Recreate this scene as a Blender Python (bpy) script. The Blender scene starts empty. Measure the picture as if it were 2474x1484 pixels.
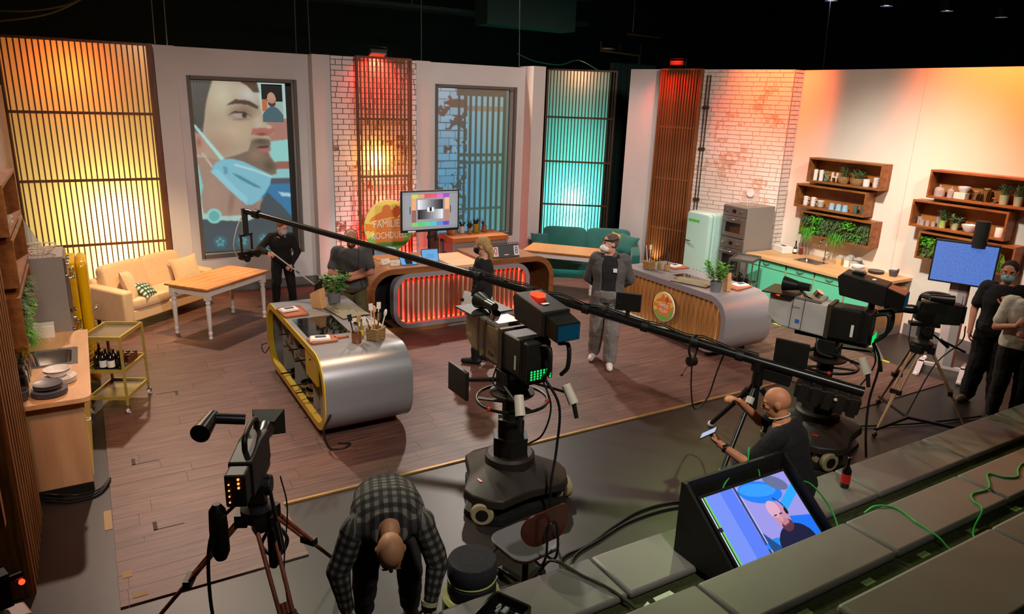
import bpy, bmesh, math, random
import numpy as np
from mathutils import Vector, Matrix
R = math.radians
random.seed(7)
scn = bpy.context.scene
col = scn.collection

# ------------------------------------------------------------------ camera
# metres; x runs along the set's front edge, y towards the set's back wall
PITCH, ROLL, YAW, EYE = R(16.27), R(-2.06), R(-31.0), 3.35
cp, sp = math.cos(PITCH), math.sin(PITCH)
rot = Matrix.Rotation(YAW, 3, 'Z')
fwd, rg0, dn0 = Vector((0, cp, -sp)), Vector((1, 0, 0)), Vector((0, -sp, -cp))
rg = math.cos(ROLL) * rg0 + math.sin(ROLL) * dn0
dn = -math.sin(ROLL) * rg0 + math.cos(ROLL) * dn0
fwd, rg, dn = rot @ fwd, rot @ rg, rot @ dn
cam = bpy.data.cameras.new('camera')
camo = bpy.data.objects.new('camera', cam)
col.objects.link(camo)
camo.matrix_world = Matrix(((rg.x, -dn.x, -fwd.x, 0), (rg.y, -dn.y, -fwd.y, 0), (rg.z, -dn.z, -fwd.z, EYE), (0, 0, 0, 1)))
cam.sensor_fit = 'HORIZONTAL'
cam.sensor_width = 36.0
cam.lens = 36.0 * 1720 / 2474
cam.clip_start, cam.clip_end = 0.05, 100
scn.camera = camo

ORD = ['first', 'second', 'third', 'fourth', 'fifth', 'sixth', 'seventh', 'eighth', 'ninth', 'tenth', 'eleventh', 'twelfth', 'thirteenth']

# ------------------------------------------------------------------ world and view
scn.view_settings.view_transform = 'Standard'
scn.view_settings.look = 'None'
scn.view_settings.exposure = 0.0
scn.view_settings.gamma = 1.0
scn.view_settings.use_curve_mapping = False
wd = bpy.data.worlds.new('world')
scn.world = wd
wd.use_nodes = True
wd.node_tree.nodes['Background'].inputs[0].default_value = (0.55, 0.7, 0.62, 1)
wd.node_tree.nodes['Background'].inputs[1].default_value = 0.004
scn.cycles.use_denoising = True
scn.cycles.max_bounces = 6
scn.cycles.diffuse_bounces = 3
scn.cycles.glossy_bounces = 3
scn.cycles.transmission_bounces = 6
scn.cycles.transparent_max_bounces = 8
scn.cycles.sample_clamp_indirect = 4.0
scn.cycles.caustics_reflective = False
scn.cycles.caustics_refractive = False


def lin(h):
    if not isinstance(h, str):
        return tuple(h)
    v = [int(h[i:i + 2], 16) / 255 for i in (0, 2, 4)]
    return tuple(c / 12.92 if c <= 0.04045 else ((c + 0.055) / 1.055) ** 2.4 for c in v)


def lamp(name, kind, loc, power, color='ffffff', target=None, size=0.2, angle=60, blend=0.4, sizey=None):
    l = bpy.data.lights.new(name, kind)
    l.energy = power
    l.color = lin(color)
    if kind == 'AREA':
        l.size = size
        if sizey:
            l.shape = 'RECTANGLE'
            l.size_y = sizey
    else:
        l.shadow_soft_size = size
    if kind == 'SPOT':
        l.spot_size = R(angle)
        l.spot_blend = blend
    o = bpy.data.objects.new(name, l)
    col.objects.link(o)
    o.location = loc
    if target is not None:
        o.rotation_euler = (Vector(target) - Vector(loc)).to_track_quat('-Z', 'Y').to_euler()
    return o


# studio lamps in the grid above the set and above the audience
lamp('grid_lamp_front', 'SPOT', (2.2, -0.5, 6.6), 1500, 'fff6f0', (4.4, 8.6, 0.4), 0.35, 70, 0.7)
lamp('grid_lamp_front', 'SPOT', (6.6, 0.4, 6.6), 1500, 'fff0e4', (8.2, 9.6, 1.0), 0.35, 60, 0.6)
lamp('grid_lamp_front', 'SPOT', (-0.6, 1.6, 6.4), 600, 'fff0e0', (0.9, 9.8, 0.3), 0.3, 50, 0.7)
lamp('grid_lamp_kitchen', 'SPOT', (5.4, 5.6, 6.6), 2700, 'fff8ee', (10.6, 6.7, 0.3), 0.25, 50, 0.9)
lamp('grid_lamp_kitchen', 'SPOT', (3.6, 6.2, 6.6), 650, 'ffd0a8', (-0.3, 7.2, 0.9), 0.25, 50, 0.5)
lamp('grid_lamp_back', 'SPOT', (0.8, 13.4, 6.6), 1550, 'ffe2cc', (2.8, 7.2, 0.4), 0.14, 72, 0.6)
lamp('grid_lamp_back', 'SPOT', (7.2, 13.4, 6.6), 1650, 'fff0e4', (6.2, 7.8, 0.4), 0.14, 68, 0.6)
lamp('grid_lamp_sofa', 'SPOT', (2.0, 9.6, 6.6), 1900, 'ffd8a0', (0.75, 11.5, 0.3), 0.12, 30, 0.6)
lamp('grid_lamp_teal_table', 'SPOT', (6.2, 13.2, 6.2), 700, 'ffd8a8', (7.6, 10.6, 0.7), 0.15, 40, 0.5)
lamp('grid_lamp_audience', 'SPOT', (1.2, 10.4, 6.6), 1000, 'e2eec8', (3.6, 3.0, 0.5), 0.12, 46, 0.7)
lamp('grid_lamp_audience', 'SPOT', (9.8, 9.0, 6.6), 700, 'c6df90', (5.4, 2.0, 0.8), 0.12, 42, 0.7)
lamp('orange_wash', 'SPOT', (9.2, 5.2, 5.7), 1500, 'ff7434', (10.9, 5.0, 4.1), 0.2, 84, 0.9)
lamp('orange_wash', 'SPOT', (8.9, 8.0, 5.7), 1300, 'ff6a2a', (10.55, 8.8, 3.75), 0.2, 46, 0.9)
lamp('pier_light', 'SPOT', (5.6, 6.2, 6.6), 1000, 'ffe4d4', (9.4, 11.6, 2.0), 0.2, 26, 0.7)
lamp('brick_light', 'SPOT', (6.2, 6.0, 6.6), 900, 'ffeede', (10.25, 9.5, 1.6), 0.2, 24, 0.8)
lamp('grid_lamp_back', 'SPOT', (6.6, 13.3, 6.6), 900, 'fff4ea', (6.1, 8.6, 0.0), 0.1, 22, 0.6)
lamp('sign_spot', 'SPOT', (5.9, 7.6, 6.5), 1000, 'fff4e0', (4.6, 12.05, 1.2), 0.1, 16, 0.5)
lamp('red_floor_wash', 'SPOT', (-0.6, 3.2, 5.0), 160, 'ff4a20', (0.3, 6.2, 0.0), 0.1, 34, 0.5)

# ------------------------------------------------------------------ materials
MATS = {}


def mat(name, c='808080', rough=0.5, metal=0.0, noise=0.0, scale=8.0, bump=0.0, bscale=60.0, emit=None, es=1.0,
        stretch=None, coat=0.0, alpha=1.0, transmission=0.0, c2=None, rnd=0.0, spec=0.5, sheen=0.0, ior=1.45):
    if name in MATS:
        return MATS[name]
    m = bpy.data.materials.new(name)
    m.use_nodes = True
    nt = m.node_tree
    b = nt.nodes['Principled BSDF']
    c = lin(c)
    b.inputs['Base Color'].default_value = (*c, 1)
    b.inputs['Roughness'].default_value = rough
    b.inputs['Metallic'].default_value = metal
    b.inputs['Specular IOR Level'].default_value = spec
    b.inputs['IOR'].default_value = ior
    if coat:
        b.inputs['Coat Weight'].default_value = coat
        b.inputs['Coat Roughness'].default_value = 0.08
    if sheen:
        b.inputs['Sheen Weight'].default_value = sheen
    if transmission:
        b.inputs['Transmission Weight'].default_value = transmission
    if alpha < 1:
        b.inputs['Alpha'].default_value = alpha
    if emit is not None:
        b.inputs['Emission Color'].default_value = (*lin(emit), 1)
        b.inputs['Emission Strength'].default_value = es
    N = nt.nodes.new
    L = nt.links.new
    if noise or bump or rnd or c2:
        tc = N('ShaderNodeTexCoord')
        mp = N('ShaderNodeMapping')
        L(tc.outputs['Object'], mp.inputs['Vector'])
        if stretch:
            mp.inputs['Scale'].default_value = stretch
        src = None
        if noise or c2:
            nz = N('ShaderNodeTexNoise')
            nz.inputs['Scale'].default_value = scale
            nz.inputs['Detail'].default_value = 5
            L(mp.outputs[0], nz.inputs['Vector'])
            mx = N('ShaderNodeMix')
            mx.data_type = 'RGBA'
            cb = lin(c2) if c2 else tuple(min(1, x * (1 + noise)) for x in c)
            ca = c if c2 else tuple(x * max(0, 1 - noise) for x in c)
            mx.inputs[6].default_value = (*ca, 1)
            mx.inputs[7].default_value = (*cb, 1)
            rp = N('ShaderNodeMapRange')
            rp.inputs[1].default_value = 0.32
            rp.inputs[2].default_value = 0.68
            L(nz.outputs['Fac'], rp.inputs[0])
            L(rp.outputs[0], mx.inputs[0])
            src = mx.outputs[2]
        if rnd:
            oi = N('ShaderNodeObjectInfo')
            hs = N('ShaderNodeHueSaturation')
            mr = N('ShaderNodeMapRange')
            mr.inputs[3].default_value = 1 - rnd
            mr.inputs[4].default_value = 1 + rnd
            L(oi.outputs['Random'], mr.inputs[0])
            L(mr.outputs[0], hs.inputs['Value'])
            if src:
                L(src, hs.inputs['Color'])
            else:
                hs.inputs['Color'].default_value = (*c, 1)
            src = hs.outputs[0]
        if src:
            L(src, b.inputs['Base Color'])
        if bump:
            n2 = N('ShaderNodeTexNoise')
            n2.inputs['Scale'].default_value = bscale
            n2.inputs['Detail'].default_value = 3
            L(mp.outputs[0], n2.inputs['Vector'])
            bp = N('ShaderNodeBump')
            bp.inputs['Strength'].default_value = bump
            bp.inputs['Distance'].default_value = 0.01
            L(n2.outputs['Fac'], bp.inputs['Height'])
            L(bp.outputs[0], b.inputs['Normal'])
    MATS[name] = m
    return m


def glow(name, c, s):
    if name in MATS:
        return MATS[name]
    m = bpy.data.materials.new(name)
    m.use_nodes = True
    nt = m.node_tree
    nt.nodes.remove(nt.nodes['Principled BSDF'])
    e = nt.nodes.new('ShaderNodeEmission')
    e.inputs[0].default_value = (*lin(c), 1)
    e.inputs[1].default_value = s
    nt.links.new(e.outputs[0], nt.nodes['Material Output'].inputs[0])
    MATS[name] = m
    return m


def paint_mat(name, strength):
    """screen picture: colours stored per face, given off as light"""
    m = bpy.data.materials.new(name)
    m.use_nodes = True
    nt = m.node_tree
    b = nt.nodes['Principled BSDF']
    at = nt.nodes.new('ShaderNodeAttribute')
    at.attribute_name = 'picture'
    b.inputs['Base Color'].default_value = (0.02, 0.02, 0.02, 1)
    b.inputs['Roughness'].default_value = 0.3
    nt.links.new(at.outputs['Color'], b.inputs['Emission Color'])
    b.inputs['Emission Strength'].default_value = strength
    return m


def print_mat(name, rough=0.6):
    m = bpy.data.materials.new(name)
    m.use_nodes = True
    nt = m.node_tree
    b = nt.nodes['Principled BSDF']
    at = nt.nodes.new('ShaderNodeAttribute')
    at.attribute_name = 'picture'
    b.inputs['Roughness'].default_value = rough
    nt.links.new(at.outputs['Color'], b.inputs['Base Color'])
    return m


def diffuser_mat(name, c):
    m = bpy.data.materials.new(name)
    m.use_nodes = True
    nt = m.node_tree
    nt.nodes.remove(nt.nodes['Principled BSDF'])
    d = nt.nodes.new('ShaderNodeBsdfDiffuse')
    t = nt.nodes.new('ShaderNodeBsdfTranslucent')
    x = nt.nodes.new('ShaderNodeMixShader')
    d.inputs[0].default_value = (*lin(c), 1)
    t.inputs[0].default_value = (*lin(c), 1)
    x.inputs[0].default_value = 0.6
    nt.links.new(d.outputs[0], x.inputs[1])
    nt.links.new(t.outputs[0], x.inputs[2])
    nt.links.new(x.outputs[0], nt.nodes['Material Output'].inputs[0])
    return m


def wood(name, c, c2, grain=(1, 12, 12), scale=3.0, rough=0.45, rnd=0.0, bump=0.08):
    return mat(name, c, rough, 0, scale=scale, c2=c2, stretch=grain, bump=bump, bscale=scale * 4, rnd=rnd)


def check_mat(name, a, b_, c_, sc, line=None):
    """woven check: stripes across and along the cloth"""
    m = bpy.data.materials.new(name)
    m.use_nodes = True
    nt = m.node_tree
    N, L = nt.nodes.new, nt.links.new
    b = nt.nodes['Principled BSDF']
    b.inputs['Roughness'].default_value = 0.9
    tc = N('ShaderNodeUVMap')
    sx = N('ShaderNodeSeparateXYZ')
    L(tc.outputs[0], sx.inputs[0])
    outs = []
    for k in (0, 1):
        mul = N('ShaderNodeMath'); mul.operation = 'MULTIPLY'; mul.inputs[1].default_value = sc
        L(sx.outputs[k], mul.inputs[0])
        fr = N('ShaderNodeMath'); fr.operation = 'FRACT'
        L(mul.outputs[0], fr.inputs[0])
        gt = N('ShaderNodeMath'); gt.operation = 'GREATER_THAN'; gt.inputs[1].default_value = 0.5
        L(fr.outputs[0], gt.inputs[0])
        outs.append(gt)
    ad = N('ShaderNodeMath'); ad.operation = 'ADD'
    L(outs[0].outputs[0], ad.inputs[0]); L(outs[1].outputs[0], ad.inputs[1])
    hf = N('ShaderNodeMath'); hf.operation = 'MULTIPLY'; hf.inputs[1].default_value = 0.5
    L(ad.outputs[0], hf.inputs[0])
    cr = N('ShaderNodeValToRGB')
    cr.color_ramp.interpolation = 'CONSTANT'
    e = cr.color_ramp.elements
    e[0].color = (*lin(a), 1)
    e[1].position = 0.8
    e[1].color = (*lin(c_), 1)
    k = e.new(0.4)
    k.color = (*lin(b_), 1)
    L(hf.outputs[0], cr.inputs[0])
    L(cr.outputs[0], b.inputs['Base Color'])
    MATS[name] = m
    return m


# ------------------------------------------------------------------ mesh helpers
class MB:
    def __init__(self):
        self.v, self.f = [], []

    def add(self, vs, fs):
        o = len(self.v)
        self.v += [tuple(p) for p in vs]
        self.f += [tuple(i + o for i in f) for f in fs]
        return self

    def box(self, x0, x1, y0, y1, z0, z1, m=None):
        vs = [Vector((x, y, z)) for x in (x0, x1) for y in (y0, y1) for z in (z0, z1)]
        if m is not None:
            vs = [m @ p for p in vs]
        return self.add(vs, [(0, 1, 3, 2), (4, 6, 7, 5), (0, 4, 5, 1), (2, 3, 7, 6), (0, 2, 6, 4), (1, 5, 7, 3)])

    def cbox(self, c, s, m=None):
        x, y, z = c
        a, b, d = s
        return self.box(x - a / 2, x + a / 2, y - b / 2, y + b / 2, z - d / 2, z + d / 2, m)

    def bar(self, p0, p1, w, h, up=(0, 0, 1)):
        p0, p1 = Vector(p0), Vector(p1)
        d = (p1 - p0).normalized()
        u = Vector(up)
        if abs(d.dot(u)) > 0.98:
            u = Vector((0, 1, 0))
        s = d.cross(u).normalized()
        u = s.cross(d).normalized()
        vs = []
        for p in (p0, p1):
            for a, b in ((-1, -1), (1, -1), (1, 1), (-1, 1)):
                vs.append(p + s * a * w / 2 + u * b * h / 2)
        return self.add(vs, [(3, 2, 1, 0), (4, 5, 6, 7), (0, 1, 5, 4), (1, 2, 6, 5), (2, 3, 7, 6), (3, 0, 4, 7)])

    def loft(self, rings, cap=True, closed=False):
        n = len(rings[0])
        vs = [p for r in rings for p in r]
        fs = []
        m = len(rings)
        for i in range(m if closed else m - 1):
            j = (i + 1) % m
            for k in range(n):
                l = (k + 1) % n
                fs.append((i * n + k, i * n + l, j * n + l, j * n + k))
        if cap and not closed:
            fs.append(tuple(reversed(range(n))))
            fs.append(tuple((m - 1) * n + k for k in range(n)))
        return self.add(vs, fs)

    def cyl(self, p0, p1, r0, r1=None, n=12):
        return self.tube([p0, p1], [r0, r0 if r1 is None else r1], n)

    def tube(self, pts, r, n=8, closed=False):
        pts = [Vector(p) for p in pts]
        rs = r if isinstance(r, (list, tuple)) else [r] * len(pts)
        m = len(pts)
        rings = []
        nrm = None
        for i, p in enumerate(pts):
            if closed:
                t = (pts[(i + 1) % m] - pts[i - 1])
            else:
                t = pts[min(i + 1, m - 1)] - pts[max(i - 1, 0)]
            t = t.normalized() if t.length > 1e-9 else Vector((0, 0, 1))
            if nrm is None:
                nrm = t.cross(Vector((0, 0, 1)))
                if nrm.length < 1e-3:
                    nrm = t.cross(Vector((0, 1, 0)))
            nrm = (nrm - t * nrm.dot(t)).normalized()
            bn = t.cross(nrm)
            rings.append([p + (nrm * math.cos(2 * math.pi * k / n) + bn * math.sin(2 * math.pi * k / n)) * rs[i] for k in range(n)])
        return self.loft(rings, closed=closed)

    def lathe(self, prof, c=(0, 0, 0), n=20, m=None):
        c = Vector(c)
        rings = []
        for r, z in prof:
            ring = [Vector((max(r, 1e-4) * math.cos(2 * math.pi * k / n), max(r, 1e-4) * math.sin(2 * math.pi * k / n), z)) for k in range(n)]
            if m is not None:
                ring = [m @ p for p in ring]
            rings.append([p + c for p in ring])
        return self.loft(rings)

    def prism(self, poly, d0, d1, ax='z'):
        def mk(u, v, d):
            return {'z': (u, v, d), 'y': (u, d, v), 'x': (d, u, v)}[ax]
        n = len(poly)
        vs = [mk(u, v, d0) for u, v in poly] + [mk(u, v, d1) for u, v in poly]
        fs = [tuple(reversed(range(n))), tuple(range(n, 2 * n))]
        fs += [(k, (k + 1) % n, n + (k + 1) % n, n + k) for k in range(n)]
        return self.add(vs, fs)

    def ring(self, po, pi, d0, d1, ax='z'):
        """prism between an outer and an inner outline with the same number of points"""
        def mk(u, v, d):
            return {'z': (u, v, d), 'y': (u, d, v), 'x': (d, u, v)}[ax]
        n = len(po)
        vs = [mk(*p, d0) for p in po] + [mk(*p, d0) for p in pi] + [mk(*p, d1) for p in po] + [mk(*p, d1) for p in pi]
        fs = []
        for k in range(n):
            l = (k + 1) % n
            fs += [(k, l, 2 * n + l, 2 * n + k), (n + l, n + k, 3 * n + k, 3 * n + l), (l, k, n + k, n + l), (2 * n + k, 2 * n + l, 3 * n + l, 3 * n + k)]
        return self.add(vs, fs)

    def ball(self, c, r, n=12, m=8, mtx=None):
        if not isinstance(r, (tuple, list)):
            r = (r, r, r)
        rings = []
        for i in range(m + 1):
            t = math.pi * i / m
            ring = [Vector((r[0] * max(math.sin(t), 1e-3) * math.cos(2 * math.pi * k / n), r[1] * max(math.sin(t), 1e-3) * math.sin(2 * math.pi * k / n), -r[2] * math.cos(t))) for k in range(n)]
            if mtx is not None:
                ring = [mtx @ p for p in ring]
            rings.append([p + Vector(c) for p in ring])
        return self.loft(rings)

    def leaf(self, p, d, ln, w, up=Vector((0, 0, 1)), bend=0.3):
        d = Vector(d).normalized()
        s = d.cross(up)
        s = s.normalized() if s.length > 1e-3 else Vector((1, 0, 0))
        u = s.cross(d)
        p = Vector(p)
        a = p + d * ln * 0.45
        t = p + d * ln - u * ln * bend
        return self.add([p, a + s * w / 2, t, a - s * w / 2, a + u * w * 0.12], [(0, 1, 4), (1, 2, 4), (2, 3, 4), (3, 0, 4)])

    def build(self, name, m, parent=None, smooth=None, bevel=0.0, seg=2, kind=None, label=None):
        me = bpy.data.meshes.new(name)
        me.from_pydata([tuple(p) for p in self.v], [], self.f)
        me.update()
        bm = bmesh.new()
        bm.from_mesh(me)
        bmesh.ops.recalc_face_normals(bm, faces=bm.faces)
        bm.to_mesh(me)
        bm.free()
        return link(name, me, m, parent, smooth, bevel, seg, kind, label)


def link(name, me, m, parent=None, smooth=None, bevel=0.0, seg=2, kind=None, label=None):
    if m is not None and not me.materials:
        me.materials.append(m)
    if smooth:
        me.polygons.foreach_set('use_smooth', [True] * len(me.polygons))
        me.set_sharp_from_angle(angle=R(smooth))
    o = bpy.data.objects.new(name, me)
    col.objects.link(o)
    if parent is not None:
        o.parent = parent
    if bevel:
        md = o.modifiers.new('bevel', 'BEVEL')
        md.width = bevel
        md.segments = seg
        md.limit_method = 'ANGLE'
        md.angle_limit = R(40)
    if kind:
        o['kind'] = kind
    if label:
        o['label'] = label
    return o


def tag(o, label, cat, group=None):
    o['label'] = label
    o['category'] = cat
    if group:
        o['group'] = group
    return o


def thing(name, label, cat, loc=(0, 0, 0), rz=0, group=None):
    o = bpy.data.objects.new(name, None)
    o.empty_display_size = 0.1
    col.objects.link(o)
    o.location = loc
    o.rotation_euler = (0, 0, R(rz))
    return tag(o, label, cat, group)


def at(o, loc, rz=0):
    o.location = loc
    o.rotation_euler = (0, 0, R(rz))
    return o


def setting(name, loc=(0, 0, 0), rz=0):
    o = bpy.data.objects.new(name, None)
    o.empty_display_size = 0.1
    col.objects.link(o)
    o.location = loc
    o.rotation_euler = (0, 0, R(rz))
    o['kind'] = 'structure'
    return o


def copy_thing(root, loc, rz, label, group=None):
    r = root.copy()
    col.objects.link(r)
    r.location = loc
    r.rotation_euler = (0, 0, R(rz))
    r['label'] = label
    if group:
        r['group'] = group
    for ch in list(root.children):
        c = ch.copy()
        col.objects.link(c)
        c.parent = r
        for g in list(ch.children):
            d = g.copy()
            col.objects.link(d)
            d.parent = c
    return r


def rep(src, parent, loc=None, name=None):
    """another copy of a repeated piece, sharing its mesh"""
    o = bpy.data.objects.new(name or src.name.split('.')[0], src.data)
    for md in src.modifiers:
        k = o.modifiers.new(md.name, md.type)
        if md.type == 'BEVEL':
            k.width, k.segments, k.limit_method, k.angle_limit = md.width, md.segments, md.limit_method, md.angle_limit
    col.objects.link(o)
    o.parent = parent
    if loc is not None:
        o.location = loc
    return o


def rrect(x0, x1, z0, z1, r, n=8):
    pts = []
    for cx, cz, a0 in ((x1 - r, z1 - r, 0), (x0 + r, z1 - r, 90), (x0 + r, z0 + r, 180), (x1 - r, z0 + r, 270)):
        for k in range(n + 1):
            a = R(a0 + 90 * k / n)
            pts.append((cx + r * math.cos(a), cz + r * math.sin(a)))
    return pts


def circle(cx, cz, r, n=32):
    return [(cx + r * math.cos(2 * math.pi * k / n), cz + r * math.sin(2 * math.pi * k / n)) for k in range(n)]


def curve_pts(pts, n=10):
    """smooth line through points (Catmull-Rom)"""
    P = [Vector(p) for p in pts]
    P = [P[0] * 2 - P[1]] + P + [P[-1] * 2 - P[-2]]
    out = []
    for i in range(1, len(P) - 2):
        a, b, c, d = P[i - 1:i + 3]
        for k in range(n):
            t = k / n
            out.append(0.5 * ((2 * b) + (c - a) * t + (2 * a - 5 * b + 4 * c - d) * t * t + (3 * b - a - 3 * c + d) * t ** 3))
    out.append(P[-2])
    return out


def cable(pts, r, n=6, k=8):
    return MB().tube(curve_pts(pts, k), r, n)


def text(name, s, size, m, parent, loc, rot, depth=0.002, align='CENTER', space=1.0, sx=1.0):
    cu = bpy.data.curves.new(name, 'FONT')
    cu.body = s
    cu.size = size
    cu.extrude = depth
    cu.align_x = align
    cu.align_y = 'CENTER'
    cu.space_character = space
    tmp = bpy.data.objects.new(name, cu)
    col.objects.link(tmp)
    bpy.context.view_layer.update()
    me = bpy.data.meshes.new_from_object(tmp.evaluated_get(bpy.context.evaluated_depsgraph_get()))
    bpy.data.objects.remove(tmp)
    bpy.data.curves.remove(cu)
    me.materials.clear()
    o = link(name, me, m, parent)
    o.location = loc
    o.rotation_euler = rot
    o.scale = (sx, 1, 1)
    return o


def picture(name, w, h, nx, nz, fn, m, parent, loc=(0, 0, 0), rot=(0, 0, 0)):
    """flat picture in the local xz plane facing -y; fn(u, v arrays) -> rgb array (display values)"""
    xs = np.linspace(-w / 2, w / 2, nx + 1)
    zs = np.linspace(-h / 2, h / 2, nz + 1)
    X, Z = np.meshgrid(xs, zs)
    v = np.stack([X.ravel(), np.zeros(X.size), Z.ravel()], 1)
    i = np.arange(nx)[None, :] + (nx + 1) * np.arange(nz)[:, None]
    i = i.ravel()
    f = np.stack([i, i + 1, i + nx + 2, i + nx + 1], 1)
    me = bpy.data.meshes.new(name)
    me.from_pydata(v.tolist(), [], f.tolist())
    U, V = np.meshgrid((np.arange(nx) + 0.5) / nx, (np.arange(nz) + 0.5) / nz)
    rgb = np.clip(fn(U.ravel(), V.ravel()), 0, 1)
    li = np.where(rgb <= 0.04045, rgb / 12.92, ((rgb + 0.055) / 1.055) ** 2.4)
    a = me.attributes.new('picture', 'FLOAT_COLOR', 'FACE')
    a.data.foreach_set('color', np.concatenate([li, np.ones((len(li), 1))], 1).astype(np.float32).ravel())
    o = link(name, me, m, parent)
    o.location = loc
    o.rotation_euler = rot
    return o
# ================================================================== the setting
WHITE = mat('wall_paint', 'dad5d3', 0.85, noise=0.03, scale=2, bump=0.03, bscale=120)
WARMW = mat('kitchen_wall_paint', 'e6d9c8', 0.85, noise=0.03, scale=2, bump=0.03, bscale=120)
BASEG = mat('baseboard_grey', '6f6a66', 0.6, noise=0.06, scale=6)
BLACK = mat('stage_black', '050605', 0.9, noise=0.3, scale=3)
FRAME = mat('frame_taupe', '6a625c', 0.6)
SLATW = wood('slat_wood', '6b3d1e', '8a5530', (6, 6, 0.6), 4.0, 0.5, 0.12)
SLATD = wood('slat_wood_dark', '4a2a14', '633a1e', (6, 6, 0.6), 4.0, 0.5, 0.12)


def studio_floor_mat():
    m = mat('studio_floor', '2b2421', 0.42, noise=0.25, scale=1.3, bump=0.05, bscale=14)
    return m


def plank_mat():
    m = bpy.data.materials.new('laminate_planks')
    m.use_nodes = True
    nt = m.node_tree
    N, L = nt.nodes.new, nt.links.new
    b = nt.nodes['Principled BSDF']
    g = N('ShaderNodeNewGeometry')
    oi = N('ShaderNodeObjectInfo')
    mp = N('ShaderNodeMapping')
    mp.inputs['Scale'].default_value = (1.6, 22, 1)
    ad = N('ShaderNodeVectorMath'); ad.operation = 'ADD'
    sc = N('ShaderNodeVectorMath'); sc.operation = 'SCALE'
    cb = N('ShaderNodeCombineXYZ')
    L(oi.outputs['Random'], cb.inputs[0]); L(oi.outputs['Random'], cb.inputs[1])
    L(cb.outputs[0], sc.inputs[0]); sc.inputs['Scale'].default_value = 37
    L(g.outputs['Position'], ad.inputs[0]); L(sc.outputs[0], ad.inputs[1])
    L(ad.outputs[0], mp.inputs['Vector'])
    nz = N('ShaderNodeTexNoise'); nz.inputs['Scale'].default_value = 1.5; nz.inputs['Detail'].default_value = 7
    L(mp.outputs[0], nz.inputs['Vector'])
    # strips of the laminate: blocks of differing tone within a plank
    bk = N('ShaderNodeTexBrick')
    bk.inputs['Scale'].default_value = 1
    bk.inputs['Color1'].default_value = (0, 0, 0, 1)
    bk.inputs['Color2'].default_value = (1, 1, 1, 1)
    bk.inputs['Mortar'].default_value = (0.2, 0.2, 0.2, 1)
    bk.inputs['Mortar Size'].default_value = 0.0015
    bk.inputs['Brick Width'].default_value = 0.47
    bk.inputs['Row Height'].default_value = 0.06
    bk.offset = 0.37
    L(g.outputs['Position'], bk.inputs['Vector'])
    rp = N('ShaderNodeValToRGB')
    e = rp.color_ramp.elements
    e[0].position = 0.28; e[0].color = (*lin('4a3029'), 1)
    e[1].position = 0.72; e[1].color = (*lin('795548'), 1)
    L(nz.outputs['Fac'], rp.inputs[0])
    hs = N('ShaderNodeHueSaturation')
    mr = N('ShaderNodeMapRange'); mr.inputs[3].default_value = 0.84; mr.inputs[4].default_value = 1.14
    mi = N('ShaderNodeMath'); mi.operation = 'MULTIPLY_ADD'; mi.inputs[1].default_value = 0.55
    L(bk.outputs['Color'], mi.inputs[0])
    m3 = N('ShaderNodeMath'); m3.operation = 'MULTIPLY'; m3.inputs[1].default_value = 0.45
    L(oi.outputs['Random'], m3.inputs[0]); L(m3.outputs[0], mi.inputs[2])
    L(mi.outputs[0], mr.inputs[0]); L(mr.outputs[0], hs.inputs['Value'])
    L(rp.outputs[0], hs.inputs['Color']); L(hs.outputs[0], b.inputs['Base Color'])
    b.inputs['Roughness'].default_value = 0.48
    bp = N('ShaderNodeBump'); bp.inputs['Strength'].default_value = 0.06; bp.inputs['Distance'].default_value = 0.01
    L(nz.outputs['Fac'], bp.inputs['Height']); L(bp.outputs[0], b.inputs['Normal'])
    return m


def brick_mat(name, bright, red, amount):
    """whitewashed brick: pale wash with worn patches of red clay, continuous over the wall"""
    m = bpy.data.materials.new(name)
    m.use_nodes = True
    nt = m.node_tree
    N, L = nt.nodes.new, nt.links.new
    b = nt.nodes['Principled BSDF']
    g = N('ShaderNodeNewGeometry')
    n1 = N('ShaderNodeTexNoise'); n1.inputs['Scale'].default_value = 1.7; n1.inputs['Detail'].default_value = 3
    n2 = N('ShaderNodeTexNoise'); n2.inputs['Scale'].default_value = 16; n2.inputs['Detail'].default_value = 6
    L(g.outputs['Position'], n1.inputs['Vector']); L(g.outputs['Position'], n2.inputs['Vector'])
    oi = N('ShaderNodeObjectInfo')
    a1 = N('ShaderNodeMath'); a1.operation = 'MULTIPLY_ADD'; a1.inputs[1].default_value = 0.9
    L(n1.outputs['Fac'], a1.inputs[0])
    a2 = N('ShaderNodeMath'); a2.operation = 'MULTIPLY'; a2.inputs[1].default_value = 0.5
    L(n2.outputs['Fac'], a2.inputs[0]); L(a2.outputs[0], a1.inputs[2])
    a3 = N('ShaderNodeMath'); a3.operation = 'MULTIPLY_ADD'; a3.inputs[1].default_value = 0.16
    L(oi.outputs['Random'], a3.inputs[0]); L(a1.outputs[0], a3.inputs[2])
    rp = N('ShaderNodeValToRGB')
    e = rp.color_ramp.elements
    e[0].position = amount; e[0].color = (*lin(bright), 1)
    e[1].position = amount + 0.09; e[1].color = (*lin(red), 1)
    L(a3.outputs[0], rp.inputs[0])
    L(rp.outputs[0], b.inputs['Base Color'])
    b.inputs['Roughness'].default_value = 0.85
    bp = N('ShaderNodeBump'); bp.inputs['Strength'].default_value = 0.25; bp.inputs['Distance'].default_value = 0.01
    L(n2.outputs['Fac'], bp.inputs['Height']); L(bp.outputs[0], b.inputs['Normal'])
    return m


# ---- floors
fl = MB().box(-8, 26, -4, 22, -0.06, 0.0).build('floor', studio_floor_mat(), kind='structure')
planking = setting('floor_planking')
PLK = plank_mat()
unit = MB().box(0, 1, 0, 1, 0, 1)
cells = []
PW, PL = 0.18, 1.2


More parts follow.
